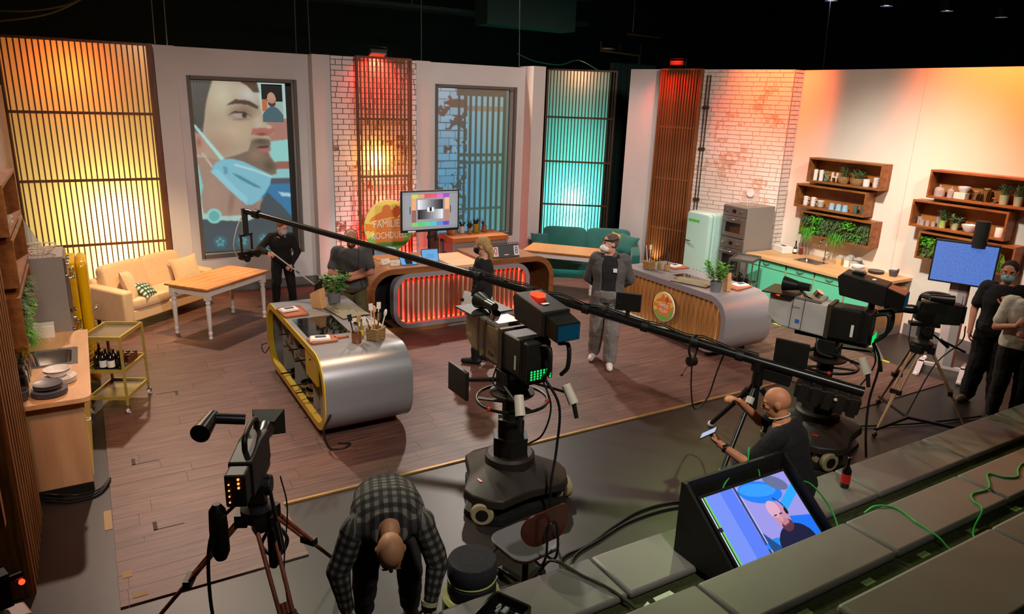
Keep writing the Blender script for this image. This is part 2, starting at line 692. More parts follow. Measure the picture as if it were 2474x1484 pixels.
def plank_rows(x0, x1, y0, y1, seed):
    rr = random.Random(seed)
    y = y0
    while y < y1 - 0.01:
        w = min(PW, y1 - y)
        x = x0 - rr.random() * PL
        while x < x1 - 0.01:
            a, b_ = max(x, x0), min(x + PL, x1)
            if b_ - a > 0.02:
                cells.append((a, b_, y, y + w))
            x += PL
        y += PW


plank_rows(-0.13, 9.34, 5.5, 12.62, 1)
plank_rows(-0.13, 1.12, 4.7, 5.5, 2)
plank_rows(7.5, 9.34, 4.5, 5.5, 3)
cells.sort(key=lambda c: math.hypot((c[0] + c[1]) / 2 - 1.5, (c[2] + c[3]) / 2) + (3 if (c[0] + c[1]) / 2 > 8 else 0))
p0 = None
for (a, b_, c, d) in cells[:295]:
    if p0 is None:
        p0 = unit.build('plank', PLK, planking)
        o = p0
    else:
        o = rep(p0, planking)
    o.location = (a + 0.0012, c + 0.0012, 0.0)
    o.scale = (b_ - a - 0.0024, d - c - 0.0024, 0.012)
rest = MB()
for (a, b_, c, d) in cells[295:]:
    rest.box(a + 0.0012, b_ - 0.0012, c + 0.0012, d - 0.0012, 0, 0.012)
rest.build('plank_field', PLK, planking, kind='stuff')
GOLD = mat('edge_strip_brass', 'b08a55', 0.45, 0.4, noise=0.15, scale=6)
MB().box(1.12, 7.5, 5.472, 5.5, 0, 0.016).build('trim_1', GOLD, kind='structure')
MB().box(-0.13, 1.74, 6.43, 6.437, 0.012, 0.016).build('trim_2', mat('seam_pale', '9b8579', 0.6), kind='structure')

# ---- dark shell of the studio
MB().box(-8, 26, 21.8, 22, 0, 9).build('wall_back', BLACK, kind='structure')
MB().box(-8, -7.8, -4, 22, 0, 9).build('wall_far_left', BLACK, kind='structure')
MB().box(25.8, 26, -4, 22, 0, 9).build('wall_far_right', BLACK, kind='structure')
MB().box(-8, 26, -4, 22, 9, 9.2).build('ceiling', BLACK, kind='structure')

# ---- set walls with the two picture openings
WT = 3.95


def picture_wall(name, x0, x1, ox0, ox1, oz0, oz1, top):
    w = setting(name)
    y0, y1 = 12.6, 12.82
    m = MB()
    m.box(x0, ox0, y0, y1, 0, top).box(ox1, x1, y0, y1, 0, top).box(ox0, ox1, y0, y1, 0, oz0).box(ox0, ox1, y0, y1, oz1, top)
    m.build('wall_panel', WHITE, w)
    t = 0.045
    f = MB()
    f.box(ox0 - t, ox0 + 0.01, y0 - 0.02, y0 + 0.03, oz0 - t, oz1 + t).box(ox1 - 0.01, ox1 + t, y0 - 0.02, y0 + 0.03, oz0 - t, oz1 + t)
    f.box(ox0, ox1, y0 - 0.02, y0 + 0.03, oz0 - t, oz0 + 0.01).box(ox0, ox1, y0 - 0.02, y0 + 0.03, oz1 - 0.01, oz1 + t)
    f.build('opening_frame', FRAME, w)
    MB().box(x0, x1, y0 - 0.015, y0 - 0.0005, 0.012, 0.16).build('skirting', BASEG, w)
    return w


picture_wall('wall_left_picture', 1.36, 3.45, 1.555, 3.16, 0.66, 3.49, WT)
picture_wall('wall_right_picture', 5.5, 7.72, 5.79, 7.46, 0.68, 3.53, WT)


def pillar(name, x0, x1, y0, y1, top):
    w = setting(name)
    MB().box(x0, x1, y0, y1, 0, top).build('wall_panel', WHITE, w)
    MB().box(x0 - 0.014, x1 + 0.014, y0 - 0.014, y1, 0.012, 0.16).build('skirting', BASEG, w)
    return w


pillar('wall_pier_left', 1.075, 1.36, 12.46, 12.82, WT)
pc = pillar('wall_pier_centre', 3.41, 5.53, 12.35, 12.82, WT)
pillar('wall_pier_right', 7.69, 7.97, 12.3, 12.82, WT + 0.03)


def bricks(parent, length, height, bl, bh, depth, m, mm, seed, z0=0.0, limit=295, prio=None):
    """courses of bricks on local plane x (along), z (up), facing -y"""
    rr = random.Random(seed)
    MB().box(0, length, -depth * 0.35, 0.0, z0, height).build('mortar', mm, parent)
    ub = MB().box(0.0, 1.0, -1.0, 0.0, 0.0, 1.0)
    out = []
    k = 0
    z = z0
    while z < height - 0.02:
        h = min(bh, height - z)
        x = -(k % 2) * bl * 0.5 - rr.random() * bl * 0.15
        while x < length:
            w = bl * rr.choice((0.55, 1.0, 1.0, 1.0, 1.15))
            a, b_ = max(x, 0), min(x + w, length)
            if b_ - a > 0.02:
                out.append((a, b_, z, z + h, depth * (0.8 + 0.4 * rr.random())))
            x += w
        z += bh
        k += 1
    if prio:
        out.sort(key=prio)
    first = None
    g = 0.007
    for a, b_, c, d, dep in out[:limit]:
        if first is None:
            o = first = ub.build('brick', m, parent)
        else:
            o = rep(first, parent)
        o.location = (a + g * rr.uniform(0.6, 1.2), 0, c + g * 0.6)
        o.scale = (b_ - a - 2 * g, dep, d - c - g * 1.5)
    if len(out) > limit:
        mb = MB()
        for a, b_, c, d, dep in out[limit:]:
            mb.box(a + g, b_ - g, -dep, 0, c + g * 0.6, d - g)
        mb.build('brick_field', m, parent, kind='stuff')


MORT = mat('mortar_grey', '6d625e', 0.95, noise=0.1)  # grey mortar, darker than the pale one
MORTP = mat('mortar_pale', 'b5a296', 0.95, noise=0.1)
bc = setting('wall_brick_centre', (3.71, 12.349, 0))
bricks(bc, 1.55, WT, 0.2, 0.088, 0.016, brick_mat('whitewashed_brick', 'e6deda', '9a6856', 0.88), MORT, 5, 0.02)

# angled wall on the right: plain part, slats, bricks
DX, DY = 1.09, -3.03
LA = math.hypot(DX, DY)
ANG = math.degrees(math.atan2(DY, DX))
WT2 = 4.0
aw = setting('wall_angled_right', (9.52, 11.6, 0), ANG)
MB().box(0, 0.72, 0, 0.2, 0, WT2).box(0.72, LA, 0.06, 0.2, 0, WT2).build('wall_panel', WHITE, aw)
MB().box(0, 0.72, -0.014, 0.0, 0.0, 0.16).build('skirting', BASEG, aw)
bw = setting('wall_brick_right', (9.52 + DX * 1.56 / LA, 11.6 + DY * 1.56 / LA, 0), ANG)
BRK = brick_mat('pale_brick', 'e6d8cc', 'cfa78e', 0.86)
bricks(bw, LA - 1.56, WT2, 0.235, 0.077, 0.014, BRK, MORTP, 9, 0.02, prio=lambda c: -c[2])
br = setting('wall_brick_return', (10.61, 8.569, 0), 0)
MB().box(0, 0.25, 0.0, 0.3, 0, WT2).build('wall_panel', WHITE, br)
bricks(br, 0.22, WT2, 0.2, 0.077, 0.014, brick_mat('shaded_brick', 'cfc6bd', 'b5a598', 0.95), MORT, 11, 0.02)  # same brick as the angled wall, the return's shade put into greyer colours

# kitchen wall on the right, two sheets with a seam
wr = setting('wall_right')
MB().box(10.85, 10.97, 6.424, 8.57, 0, WT2).build('wall_sheet', WARMW, wr)
MB().box(10.85, 10.97, 2.4, 6.42, 0, WT2).build('wall_sheet', WARMW, wr)
MB().box(10.835, 10.8495, 2.4, 6.04, 0, 0.18).build('skirting', BASEG, wr)

# kitchen wall on the left with the wooden end board nearest the audience
wl = setting('wall_left')
MB().box(-0.92, -0.82, 6.3, 11.7, 0, 3.3).build('wall_sheet', WARMW, wl)
le = setting('wall_left_end')
PLY = wood('end_board_wood', '6a3f1c', '9a6a35', (9, 9, 0.5), 5.0, 0.5)
MB().box(-0.95, -0.63, 5.12, 6.28, 0, 3.4).build('end_board', PLY, le)
for k in range(9):
    MB().box(-0.6305, -0.615, 5.14 + 0.127 * k, 5.20 + 0.127 * k, 0.0, 3.4).build('slat', PLY, le)
bd = MB().box(-0.75, -0.60, 4.30, 4.36, 1.0, 3.2)
tag(bd.build('timber_post', mat('orange_timber', 'd98a4a', 0.5, noise=0.15, scale=5, stretch=(6, 6, 0.6))), 'orange lit timber post standing at the very left edge', 'post')
MB().box(-0.80, -0.70, 4.28, 4.38, 0.0, 1.0).build('post_foot', SLATD, bpy.data.objects['timber_post'])


# ---- slatted light panels
def slat_panel(name, label, loc, rz, w, h, n, sw, sd, rails, m, post=0.04, board=None, board_y=0.1, group=None, top=True, z0=0.0):
    t = thing(name, label, 'slat panel', loc, rz, group)
    s0 = MB().box(-sw / 2, sw / 2, 0, sd, z0, h).build('slat', m, t)
    for k in range(n):
        x = post + (w - 2 * post) * (k + 0.5) / n
        o = s0 if k == 0 else rep(s0, t)
        o.location = (x, 0, 0)
    r0 = None
    for z in rails:
        if r0 is None:
            r0 = MB().box(post, w - post, sd * 0.2, sd * 1.3 + 0.004, -0.02, 0.02).build('rail', m, t)
            r0.location = (0, 0, z)
        else:
            rep(r0, t, (0, 0, z))
    MB().box(0, post, -0.01, sd + 0.06, z0, h + 0.01).build('post', m, t)
    MB().box(w - post, w, -0.01, sd + 0.06, z0, h + 0.01).build('post', m, t)
    if top:
        MB().box(post, w - post, -0.008, sd + 0.06, h - 0.025, h + 0.01).build('top_rail', m, t)
    if board:
        MB().add([(post, board_y, z0), (w - post, board_y, z0), (w - post, board_y, h - 0.02), (post, board_y, h - 0.02)], [(0, 1, 2, 3)]).build('light_diffuser', board, t)
    return t


RZ = [0.98, 1.96, 2.94]
slat_panel('slat_panel', 'wide wooden slat panel glowing yellow behind the cream sofa', (-0.93, 12.5, 0), 0, 2.0, WT, 25, 0.019, 0.012, RZ, SLATW, 0.085, diffuser_mat('cream_diffuser', 'fff3d0'), 0.13)
lamp('yellow_uplight', 'POINT', (0.33, 12.98, 1.35), 110, 'ffe48c', size=0.12)
lamp('yellow_uplight', 'POINT', (0.25, 12.98, 0.6), 60, 'ffe48c', size=0.12)
lamp('orange_toplight', 'POINT', (-0.02, 13.02, 3.5), 34, 'ff6a20', size=0.1)
lamp('yellow_fill', 'POINT', (0.1, 14.0, 2.2), 50, 'ffd070', size=0.2)
slat_panel('slat_panel', 'wooden slat panel glowing turquoise behind the green sofa', (9.06, 13.92, 0.06), -34.6, 1.55, 3.96, 20, 0.022, 0.014, RZ, SLATD, 0.04, diffuser_mat('teal_diffuser', 'e8fffb'), 0.13)
tn = Vector((math.sin(R(34.6)), math.cos(R(34.6)), 0))
tc = Vector((9.06 + 1.27 / 2 - 0.05, 13.92 - 0.87 / 2, 0))
for z, e, c in ((1.15, 110, '50f0dc'), (0.5, 60, '50f0dc'), (2.4, 70, '22b8a4')):
    q = tc + tn * (0.42 if z < 2 else 1.1)
    lamp('teal_uplight', 'POINT', (q.x, q.y, z), e, c, size=0.12)
q = tc + tn * 0.5
lamp('warm_toplight', 'POINT', (q.x, q.y, 3.95), 14, 'ffa070', size=0.1)
slat_panel('slat_panel', 'narrow wooden slat screen glowing red and orange before whitewashed bricks', (4.08, 12.1, 0), 0, 0.99, WT, 13, 0.026, 0.016, RZ, SLATW, 0.03)
lamp('red_toplight', 'SPOT', (4.5, 12.2, 3.98), 130, 'ff3020', (4.5, 12.34, 3.3), 0.05, 150, 0.9)
lamp('amber_light', 'POINT', (4.48, 12.23, 2.25), 26, 'ffb050', size=0.05)
lamp('red_light', 'POINT', (4.3, 12.235, 0.75), 34, 'ff2014', size=0.05)
lamp('red_light', 'POINT', (4.9, 12.235, 0.5), 30, 'ff2014', size=0.05)
lamp('red_light', 'POINT', (4.55, 12.235, 1.5), 16, 'ff3014', size=0.05)
sp_ = (9.52 + DX * 0.72 / LA, 11.6 + DY * 0.72 / LA, 0)
slat_panel('slat_panel', 'tall brown slat panel lit red at the top beside the mint fridge', (sp_[0] - 0.09, sp_[1] - 0.03, 0), ANG, 0.84, WT2, 14, 0.028, 0.06, RZ, SLATW, 0.03)
lamp('red_toplight', 'SPOT', (9.6, 10.5, 4.25), 160, 'ff2010', (9.85, 10.55, 2.6), 0.06, 110, 0.9)
lamp('floor_uplight', 'SPOT', (9.66, 10.62, 0.25), 30, 'fff0b0', (9.82, 10.7, 1.2), 0.04, 80, 0.9)
# dark curtain in the gap beside the turquoise panel
m = MB()
for k in range(14):
    x = 10.3 + 0.09 * k
    m.cyl((x, 13.2 - 0.02 * (k % 2), 0), (x, 13.2 - 0.02 * (k % 2), 4.2), 0.05, n=8)
tag(m.build('stage_curtain', mat('curtain_green_black', '06231f', 0.95)), 'dark green curtain hanging in the gap beside the turquoise panel', 'curtain')

# ---- baseboard patch, tape marks
TAPEY = mat('tape_yellow', 'b8c02a', 0.7)
TAPEC = mat('tape_cream', 'a39066', 0.7)
TAPED = mat('tape_dark', '3a2c25', 0.7)
for i, (x, y, w, l, mm, lb) in enumerate([
    (9.30, 7.12, 0.05, 0.16, TAPEY, 'yellow tape mark on the floor by the mint kitchen units'),
    (9.32, 5.30, 0.05, 0.16, TAPEY, 'yellow tape mark on the plank edge behind the wooden tripod'),
    (-0.19, 5.74, 0.055, 0.30, TAPEC, 'long cream tape strip at the left edge of the planks'),
    (-0.10, 5.02, 0.06, 0.08, TAPEC, 'small cream tape square near the lower left planks'),
    (-0.05, 4.76, 0.09, 0.05, TAPEC, 'cream tape bit at the lower left corner of the planks'),
]):
    tag(MB().box(x, x + w, y, y + l, 0.0125 if x > -0.13 and i > 1 else (0.0005 if i > 1 else 0.0125), 0.0145 if not (i == 2) else 0.003).build('tape_mark', mm), lb, 'tape')
for x, y, rz, lb in [(0.06, 6.75, 0, 'dark corner tape mark between counter and brass trolley'), (0.14, 5.55, 0, 'dark corner tape mark in front of the left counter'), (0.62, 8.4, 180, 'dark corner tape mark beside the brass trolley')]:
    t = MB().box(0, 0.22, 0, 0.012, 0, 0.001).box(0, 0.03, 0, 0.13, 0, 0.001).build('tape_mark', TAPED)
    at(t, (x, y, 0.0122), rz)
    tag(t, lb, 'tape')

# dark conduits running up the bricks beside the slats
t = thing('cable_conduit', 'dark cable conduits running up the bricks beside the slat panel', 'pipe', (9.52 + DX * 1.62 / LA, 11.6 + DY * 1.62 / LA, 0), ANG)
for x in (0.03, 0.09):
    MB().cyl((x, -0.03, 0.1), (x, -0.03, 3.9), 0.011, n=8).build('pipe', mat('conduit_dark', '3a2a26', 0.6), t, 40)
for z in (1.6, 2.55, 3.3):
    MB().box(0.0, 0.12, -0.05, -0.018, z, z + 0.05).build('bracket', mat('conduit_dark'), t)
# ================================================================== furniture
def sgnp(v, e):
    return math.copysign(abs(v) ** e, v)


def soft(mb, c, s, e=0.35, n=24, m=14, mtx=None):
    """boxy cushion: superellipsoid with half sizes s"""
    rings = []
    for i in range(m + 1):
        t = -math.pi / 2 + math.pi * i / m
        ct, st = sgnp(math.cos(t), e), sgnp(math.sin(t), e)
        ring = []
        for k in range(n):
            u = 2 * math.pi * k / n
            p = Vector((s[0] * max(abs(ct), 2e-3) * sgnp(math.cos(u), e), s[1] * max(abs(ct), 2e-3) * sgnp(math.sin(u), e), s[2] * st))
            if mtx is not None:
                p = mtx @ p
            ring.append(p + Vector(c))
        rings.append(ring)
    return mb.loft(rings)


def pillow(name, label, w, h, t, m, loc, rot, uv=False, group=None):
    n = 14
    vs, fs, uvs = [], [], []
    for sgn in (1, -1):
        o = len(vs)
        for i in range(n + 1):
            for j in range(n + 1):
                a, b_ = 2 * i / n - 1, 2 * j / n - 1
                k = ((1 - abs(a) ** 2.6) * (1 - abs(b_) ** 2.6)) ** 0.55
                pin = 1 - 0.10 * (1 - abs(a) ** 2) * abs(b_) ** 3
                pin2 = 1 - 0.10 * (1 - abs(b_) ** 2) * abs(a) ** 3
                vs.append((a * w / 2 * pin2, b_ * h / 2 * pin, sgn * t / 2 * k))
                uvs.append(((a + 1) / 2, (b_ + 1) / 2))
        for i in range(n):
            for j in range(n):
                q = (o + i * (n + 1) + j, o + (i + 1) * (n + 1) + j, o + (i + 1) * (n + 1) + j + 1, o + i * (n + 1) + j + 1)
                fs.append(q if sgn > 0 else tuple(reversed(q)))
    me = bpy.data.meshes.new(name)
    me.from_pydata(vs, [], fs)
    ul = me.uv_layers.new(name='UVMap')
    for lp in me.loops:
        ul.data[lp.index].uv = uvs[lp.vertex_index]
    o = link(name, me, m, None, 60)
    o.location = loc
    o.rotation_euler = [R(a) for a in rot]
    tag(o, label, 'cushion', group)
    return o


CREAM = mat('sofa_cream', 'e6c49a', 0.9, noise=0.04, scale=20, bump=0.02, bscale=180, sheen=0.2)
TEALF = mat('sofa_teal_velvet', '17706a', 0.75, noise=0.12, scale=5, bump=0.08, bscale=30, sheen=0.6)
LEGW = wood('leg_wood', '4a2c16', '6b4222', (6, 6, 1), 5)


def sofa(name, label, w, d, m, loc, rz, rounded=False):
    t = thing(name, label, 'sofa', loc, rz)
    aw_ = 0.17
    h = 0.62
    mb = MB().box(-w / 2 + aw_ * 0.6, w / 2 - aw_ * 0.6, -d / 2 + 0.02, d / 2 - 0.02, 0.14, 0.30)
    mb.build('base', m, t, 40, 0.02, 3)
    iw = w - 2 * aw_
    for k in (-1, 1):
        mb = MB()
        soft(mb, (k * iw / 4, -0.09, 0.375), (iw / 4 - 0.003, d / 2 - 0.09, 0.08), 0.25)
        mb.build('seat_cushion', m, t, 60)
        mb = MB()
        soft(mb, (k * iw / 4, d / 2 - 0.19, 0.64), (iw / 4 + 0.01, 0.10, 0.25), 0.35, mtx=Matrix.Rotation(R(-14), 3, 'X'))
        mb.build('back_cushion', m, t, 60)
    MB().box(-w / 2 + aw_ * 0.5, w / 2 - aw_ * 0.5, d / 2 - 0.12, d / 2, 0.14, 0.7).build('backrest', m, t, 40, 0.05, 4)
    for k in (-1, 1):
        x0 = k * (w / 2 - aw_ / 2)
        mb = MB()
        if rounded:
            prof = [(-d / 2 + 0.06, 0.14), (-d / 2, 0.3), (-d / 2 + 0.03, 0.5), (-d / 2 + 0.2, h - 0.03), (0.1, h + 0.04), (d / 2, h + 0.08), (d / 2, 0.14)]
        else:
            prof = [(-d / 2, 0.14), (-d / 2 - 0.01, h - 0.02), (d / 2, h + 0.02), (d / 2, 0.14)]
        mb.prism([(x, z) for x, z in prof], x0 - aw_ / 2, x0 + aw_ / 2, 'x')
        mb.build('armrest', m, t, 50, 0.035, 4)
    lg = MB().cyl((0, 0, 0), (0, 0, 0.15), 0.018, 0.026, 10)
    o = None
    for sx in (-1, 1):
        for sy in (-1, 1):
            p = (sx * (w / 2 - 0.12), sy * (d / 2 - 0.1), 0)
            if o is None:
                o = lg.build('leg', LEGW, t, 40)
                o.location = p
            else:
                rep(o, t, p)
    return t


sofa('sofa', 'cream two-seat sofa in front of the yellow slat panel', 1.74, 0.74, CREAM, (0.67, 11.60, 0.012), 40)
pillow('cushion', 'cream cushion leaning on the left arm of the cream sofa', 0.46, 0.46, 0.17, CREAM, (0.36, 11.22, 0.60), (70, 10, 75))
pillow('cushion', 'cream cushion leaning on the right arm of the cream sofa', 0.42, 0.42, 0.16, CREAM, (1.17, 11.86, 0.63), (68, -8, 10))
pillow('cushion', 'small green and white checked cushion lying on the cream sofa', 0.30, 0.30, 0.12, check_mat('green_check', 'e8e6d2', '4f6b52', '1f3a2c', 5), (0.55, 11.18, 0.53), (38, 8, 55))
sofa('sofa', 'dark teal velvet sofa in front of the turquoise slat panel', 2.1, 0.86, TEALF, (8.50, 11.34, 0.012), -35, True)
pillow('cushion', 'teal velvet cushion on the left end of the teal sofa', 0.36, 0.36, 0.14, TEALF, (7.72, 11.86, 0.62), (62, 0, -20))
pillow('cushion', 'teal velvet cushion on the right end of the teal sofa', 0.42, 0.42, 0.15, TEALF, (9.14, 10.86, 0.64), (62, 10, -60))
pillow('cushion', 'yellow patterned cushion behind the teal cushion on the right', 0.34, 0.34, 0.12, check_mat('yellow_pattern', 'd9c46a', 'b0a04a', '6f8f6a', 9), (9.06, 11.04, 0.68), (65, 10, -50))

# ---- tables
TTOP = wood('table_top_wood', 'b5723a', 'd69a58', (1, 9, 9), 2.2, 0.35)
TWHT = mat('table_white_paint', 'e9e4de', 0.45)


def dining_table(label, loc, rz, l=1.28, w=0.74, group=None):
    t = thing('dining_table', label, 'table', loc, rz, group)
    n = 5
    b0 = None
    for k in range(n):
        y0 = -w / 2 + w * k / n
        if b0 is None:
            b0 = MB().box(-l / 2, l / 2, 0.0008, w / n - 0.0008, 0.715, 0.74).build('board', TTOP, t, None, 0.003)
            b0.location = (0, y0, 0)
        else:
            rep(b0, t, (0, y0, 0))
    MB().box(-l / 2 + 0.05, l / 2 - 0.05, -w / 2 + 0.05, -w / 2 + 0.07, 0.615, 0.715).box(-l / 2 + 0.05, l / 2 - 0.05, w / 2 - 0.07, w / 2 - 0.05, 0.615, 0.715) \
        .box(-l / 2 + 0.05, -l / 2 + 0.07, -w / 2 + 0.07, w / 2 - 0.07, 0.615, 0.715).box(l / 2 - 0.07, l / 2 - 0.05, -w / 2 + 0.07, w / 2 - 0.07, 0.615, 0.715).build('apron', TWHT, t)
    prof = [(0.018, 0), (0.026, 0.01), (0.028, 0.03), (0.02, 0.045), (0.027, 0.07), (0.03, 0.10), (0.02, 0.12), (0.024, 0.14), (0.028, 0.25), (0.034, 0.42), (0.036, 0.47), (0.024, 0.49), (0.034, 0.515), (0.036, 0.53), (0.026, 0.55), (0.03, 0.56)]
    lg = MB().lathe(prof, n=16).box(-0.036, 0.036, -0.036, 0.036, 0.56, 0.714)
    o = None
    for sx in (-1, 1):
        for sy in (-1, 1):
            p = (sx * (l / 2 - 0.075), sy * (w / 2 - 0.075), 0)
            if o is None:
                o = lg.build('leg', TWHT, t, 35)
                o.location = p
            else:
                rep(o, t, p)
    return t


dining_table('white legged wooden dining table beside the cream sofa', (1.48, 10.69, 0.012), 39.5)
dining_table('white legged wooden dining table in front of the teal sofa', (7.36, 10.5, 0.012), -47.4, 1.34)

# ---- trolleys
BRASS = mat('brass_frame', 'c4ad55', 0.35, 0.4, noise=0.1, scale=6)
GREYM = mat('zinc_frame', '767a6e', 0.4, 0.8, noise=0.1, scale=6)
TRAYG = mat('tray_grey', '8a8078', 0.25, 0.5)
CHR = mat('chrome', 'c8c8c8', 0.12, 1.0)
RUB = mat('caster_white', 'd8d4cc', 0.5)


def trolley(label, loc, rz, m, h=0.85):
    t = thing('serving_trolley', label, 'trolley', loc, rz)
    w, l = 0.38, 0.52
    for sx in (-1, 1):
        for sy in (-1, 1):
            x, y = sx * w / 2, sy * l / 2
            MB().box(x - 0.011, x + 0.011, y - 0.011, y + 0.011, 0.1, h).build('post', m, t)
            c = MB().cyl((x, y, 0.06), (x, y, 0.1), 0.012, n=8).box(x - 0.02, x + 0.02, y - 0.004, y + 0.03, 0.03, 0.075).build('caster', CHR, t)
            MB().cyl((x - 0.012, y + 0.012, 0.032), (x + 0.012, y + 0.012, 0.032), 0.032, n=16).build('wheel', RUB, c, 40)
    for z in (0.16, 0.46, h - 0.03):
        MB().box(-w / 2, w / 2, -l / 2, l / 2, z, z + 0.006).build('tray', TRAYG, t)
        r = MB()
        for s in (-1, 1):
            r.box(s * w / 2 - 0.008, s * w / 2 + 0.008, -l / 2, l / 2, z - 0.005, z + 0.035)
            r.box(-w / 2, w / 2, s * l / 2 - 0.008, s * l / 2 + 0.008, z - 0.005, z + 0.035)
        r.build('tray_rim', m, t)
    for k in range(6):
        z = 0.52 + 0.05 * k
        MB().cyl((-w / 2, -l / 2, z), (-w / 2, l / 2, z), 0.004, n=6).build('rack_rod', m, t)
    return t


trolley('brass serving trolley on casters beside the left kitchen counter', (0.05, 8.29, 0.012), -26.6, BRASS)
trolley('grey metal serving trolley behind the right cooking island', (9.36, 8.05, 0.012), -62, GREYM, 0.93)

GLASS = mat('clear_glass', 'f4fbf8', 0.03, 0, transmission=1.0, spec=0.6)
DKGL = mat('dark_glass', '120d0a', 0.1, 0, coat=0.3)
CORK = mat('cork', 'b58a5a', 0.9)
CAP = mat('bottle_cap_black', '1c1a18', 0.4)
LBLW = mat('label_white', 'e8e4da', 0.7)


def bottle(label, loc, h=0.2, r=0.03, m=DKGL, capm=CAP, labelm=None, cat='bottle', group=None, neck=0.33):
    t = thing('bottle', label, cat, loc, 0, group)
    z1 = h * (1 - neck)
    MB().lathe([(r * 0.9, 0), (r, 0.006), (r, z1 * 0.9), (r * 0.8, z1), (r * 0.36, z1 + h * 0.1), (r * 0.36, h * 0.95), (0.001, h * 0.95)], n=14).build('glass_body', m, t, 40)
    MB().cyl((0, 0, h * 0.93), (0, 0, h), r * 0.42, n=10).build('cap', capm, t, 40)
    if labelm:
        MB().lathe([(r * 1.02, z1 * 0.25), (r * 1.02, z1 * 0.75)], n=14).build('paper_label', labelm, t, 40)
    return t


# bottles on the brass trolley's middle tray
ct, st = math.cos(R(-26.6)), math.sin(R(-26.6))


def tro(lx, ly, z, o=(0.05, 8.29), a=-26.6):
    c, s = math.cos(R(a)), math.sin(R(a))
    return (o[0] + lx * c - ly * s, o[1] + lx * s + ly * c, z + 0.012)


kk = 0
for i, (lx, ly, h, r) in enumerate([(-0.12, -0.15, 0.2, 0.034), (-0.04, -0.19, 0.22, 0.036), (0.04, -0.19, 0.22, 0.036), (-0.13, -0.06, 0.26, 0.03), (-0.05, -0.1, 0.21, 0.034), (0.03, -0.1, 0.21, 0.034), (0.1, -0.14, 0.2, 0.034)]):
    bottle('dark oil bottle with bright stopper standing on the brass trolley', tro(lx, ly, 0.467), h, r, DKGL, CHR if i % 2 else GLASS, LBLW if i in (1, 2) else None, group='oil bottles on the brass trolley')
for i in range(9):
    j = thing('spice_jar', 'small spice jar with dark lid on the brass trolley', 'jar', tro(-0.02 + 0.07 * (i % 3), 0.04 + 0.07 * (i // 3), 0.467), 0, 'spice jars on the brass trolley')
    MB().lathe([(0.024, 0), (0.026, 0.004), (0.026, 0.06), (0.02, 0.07)], n=12).build('glass_body', mat('spice_brown', '6b3018', 0.3), j, 40)
    MB().cyl((0, 0, 0.068), (0, 0, 0.085), 0.024, n=12).build('lid', mat('lid_brown', '3a2016', 0.4), j, 40)
for i, (lx, ly, h) in enumerate([(-0.1, -0.12, 0.2), (0.0, -0.1, 0.22), (0.08, -0.06, 0.2), (-0.06, 0.02, 0.21)]):
    bottle('dark bottle standing on the grey metal trolley', tro(lx, ly, 0.467, (9.36, 8.05), -62), h, 0.032, DKGL, CHR, None, group='bottles on the grey trolley')

# ---- cooking islands
STEEL = mat('brushed_steel', 'a3a2a4', 0.32, 0.45, noise=0.05, scale=2, stretch=(1, 40, 40))
LILAC = mat('island_grey_front', '8d868b', 0.5)
YEL = mat('yellow_lacquer', 'd8bb2e', 0.4)
CARC = mat('carcass_grey', 'a6a39c', 0.6)
HOB = mat('hob_glass', '0b0d0c', 0.05, 0, coat=0.8)


def island(label, cx, cy):
    t = thing('cooking_island', label, 'kitchen island', (cx, cy, 0.012))
    W, L, H, z0 = 0.9, 2.5, 0.888, 0.07
    po = rrect(-L / 2, L / 2, z0, H, 0.33, 10)
    pi = rrect(-L / 2 + 0.03, L / 2 - 0.03, z0 + 0.03, H - 0.03, 0.30, 10)
    MB().ring(po, pi, -W / 2, W / 2, 'x').build('steel_shell', STEEL, t, 30)
    MB().box(-W / 2 + 0.05, W / 2 - 0.05, -L / 2 + 0.36, L / 2 - 0.36, 0, z0 + 0.002).build('plinth', LILAC, t)
    return t, W, L, H, z0


i1, W_, L_, H_, Z_ = island('steel cooking island with yellow open shelves in the left foreground', 2.19, 7.55)
po = rrect(-L_ / 2 + 0.002, L_ / 2 - 0.002, Z_ + 0.002, H_ - 0.002, 0.328, 10)
pi = rrect(-L_ / 2 + 0.075, L_ / 2 - 0.075, Z_ + 0.075, H_ - 0.075, 0.26, 10)
MB().ring(po, pi, -W_ / 2 - 0.012, -W_ / 2 + 0.05, 'x').build('yellow_frame', YEL, i1, 30)
MB().prism(rrect(-L_ / 2 + 0.034, L_ / 2 - 0.034, Z_ + 0.034, H_ - 0.034, 0.296, 10), W_ / 2 - 0.06, W_ / 2 - 0.04, 'x').build('back_panel', CARC, i1)
for y in (-0.83, -0.56, 0.20, 0.72):
    MB().box(-W_ / 2 + 0.06, W_ / 2 - 0.06, y - 0.009, y + 0.009, Z_ + 0.04, H_ - 0.04).build('divider', CARC, i1)
MB().box(-W_ / 2 + 0.07, W_ / 2 - 0.07, -0.55, 0.19, 0.5, 0.518).build('shelf', CARC, i1)
MB().box(-W_ / 2 + 0.07, W_ / 2 - 0.07, 0.21, 0.71, 0.5, 0.518).build('shelf', CARC, i1)
d_ = MB().box(-W_ / 2 - 0.008, -W_ / 2 + 0.012, -0.99, -0.57, 0.54, 0.80).build('drawer_front', YEL, i1)
MB().cyl((-W_ / 2 - 0.02, -0.78, 0.76), (-W_ / 2 - 0.006, -0.78, 0.76), 0.01, n=10).build('knob', CAP, d_)
MB().box(-0.40, 0.05, -0.48, 0.20, H_ - 0.001, H_ + 0.004).build('ceramic_hob', HOB, i1)
for (x, y, r) in ((-0.29, 0.06, 0.1), (-0.07, 0.05, 0.075), (-0.29, -0.33, 0.075), (-0.06, -0.32, 0.1)):
    MB().ring(circle(x, y, r), circle(x, y, r - 0.004), H_ + 0.0042, H_ + 0.0048).build('cooking_zone', mat('zone_grey', '3a3d3c', 0.3), i1)
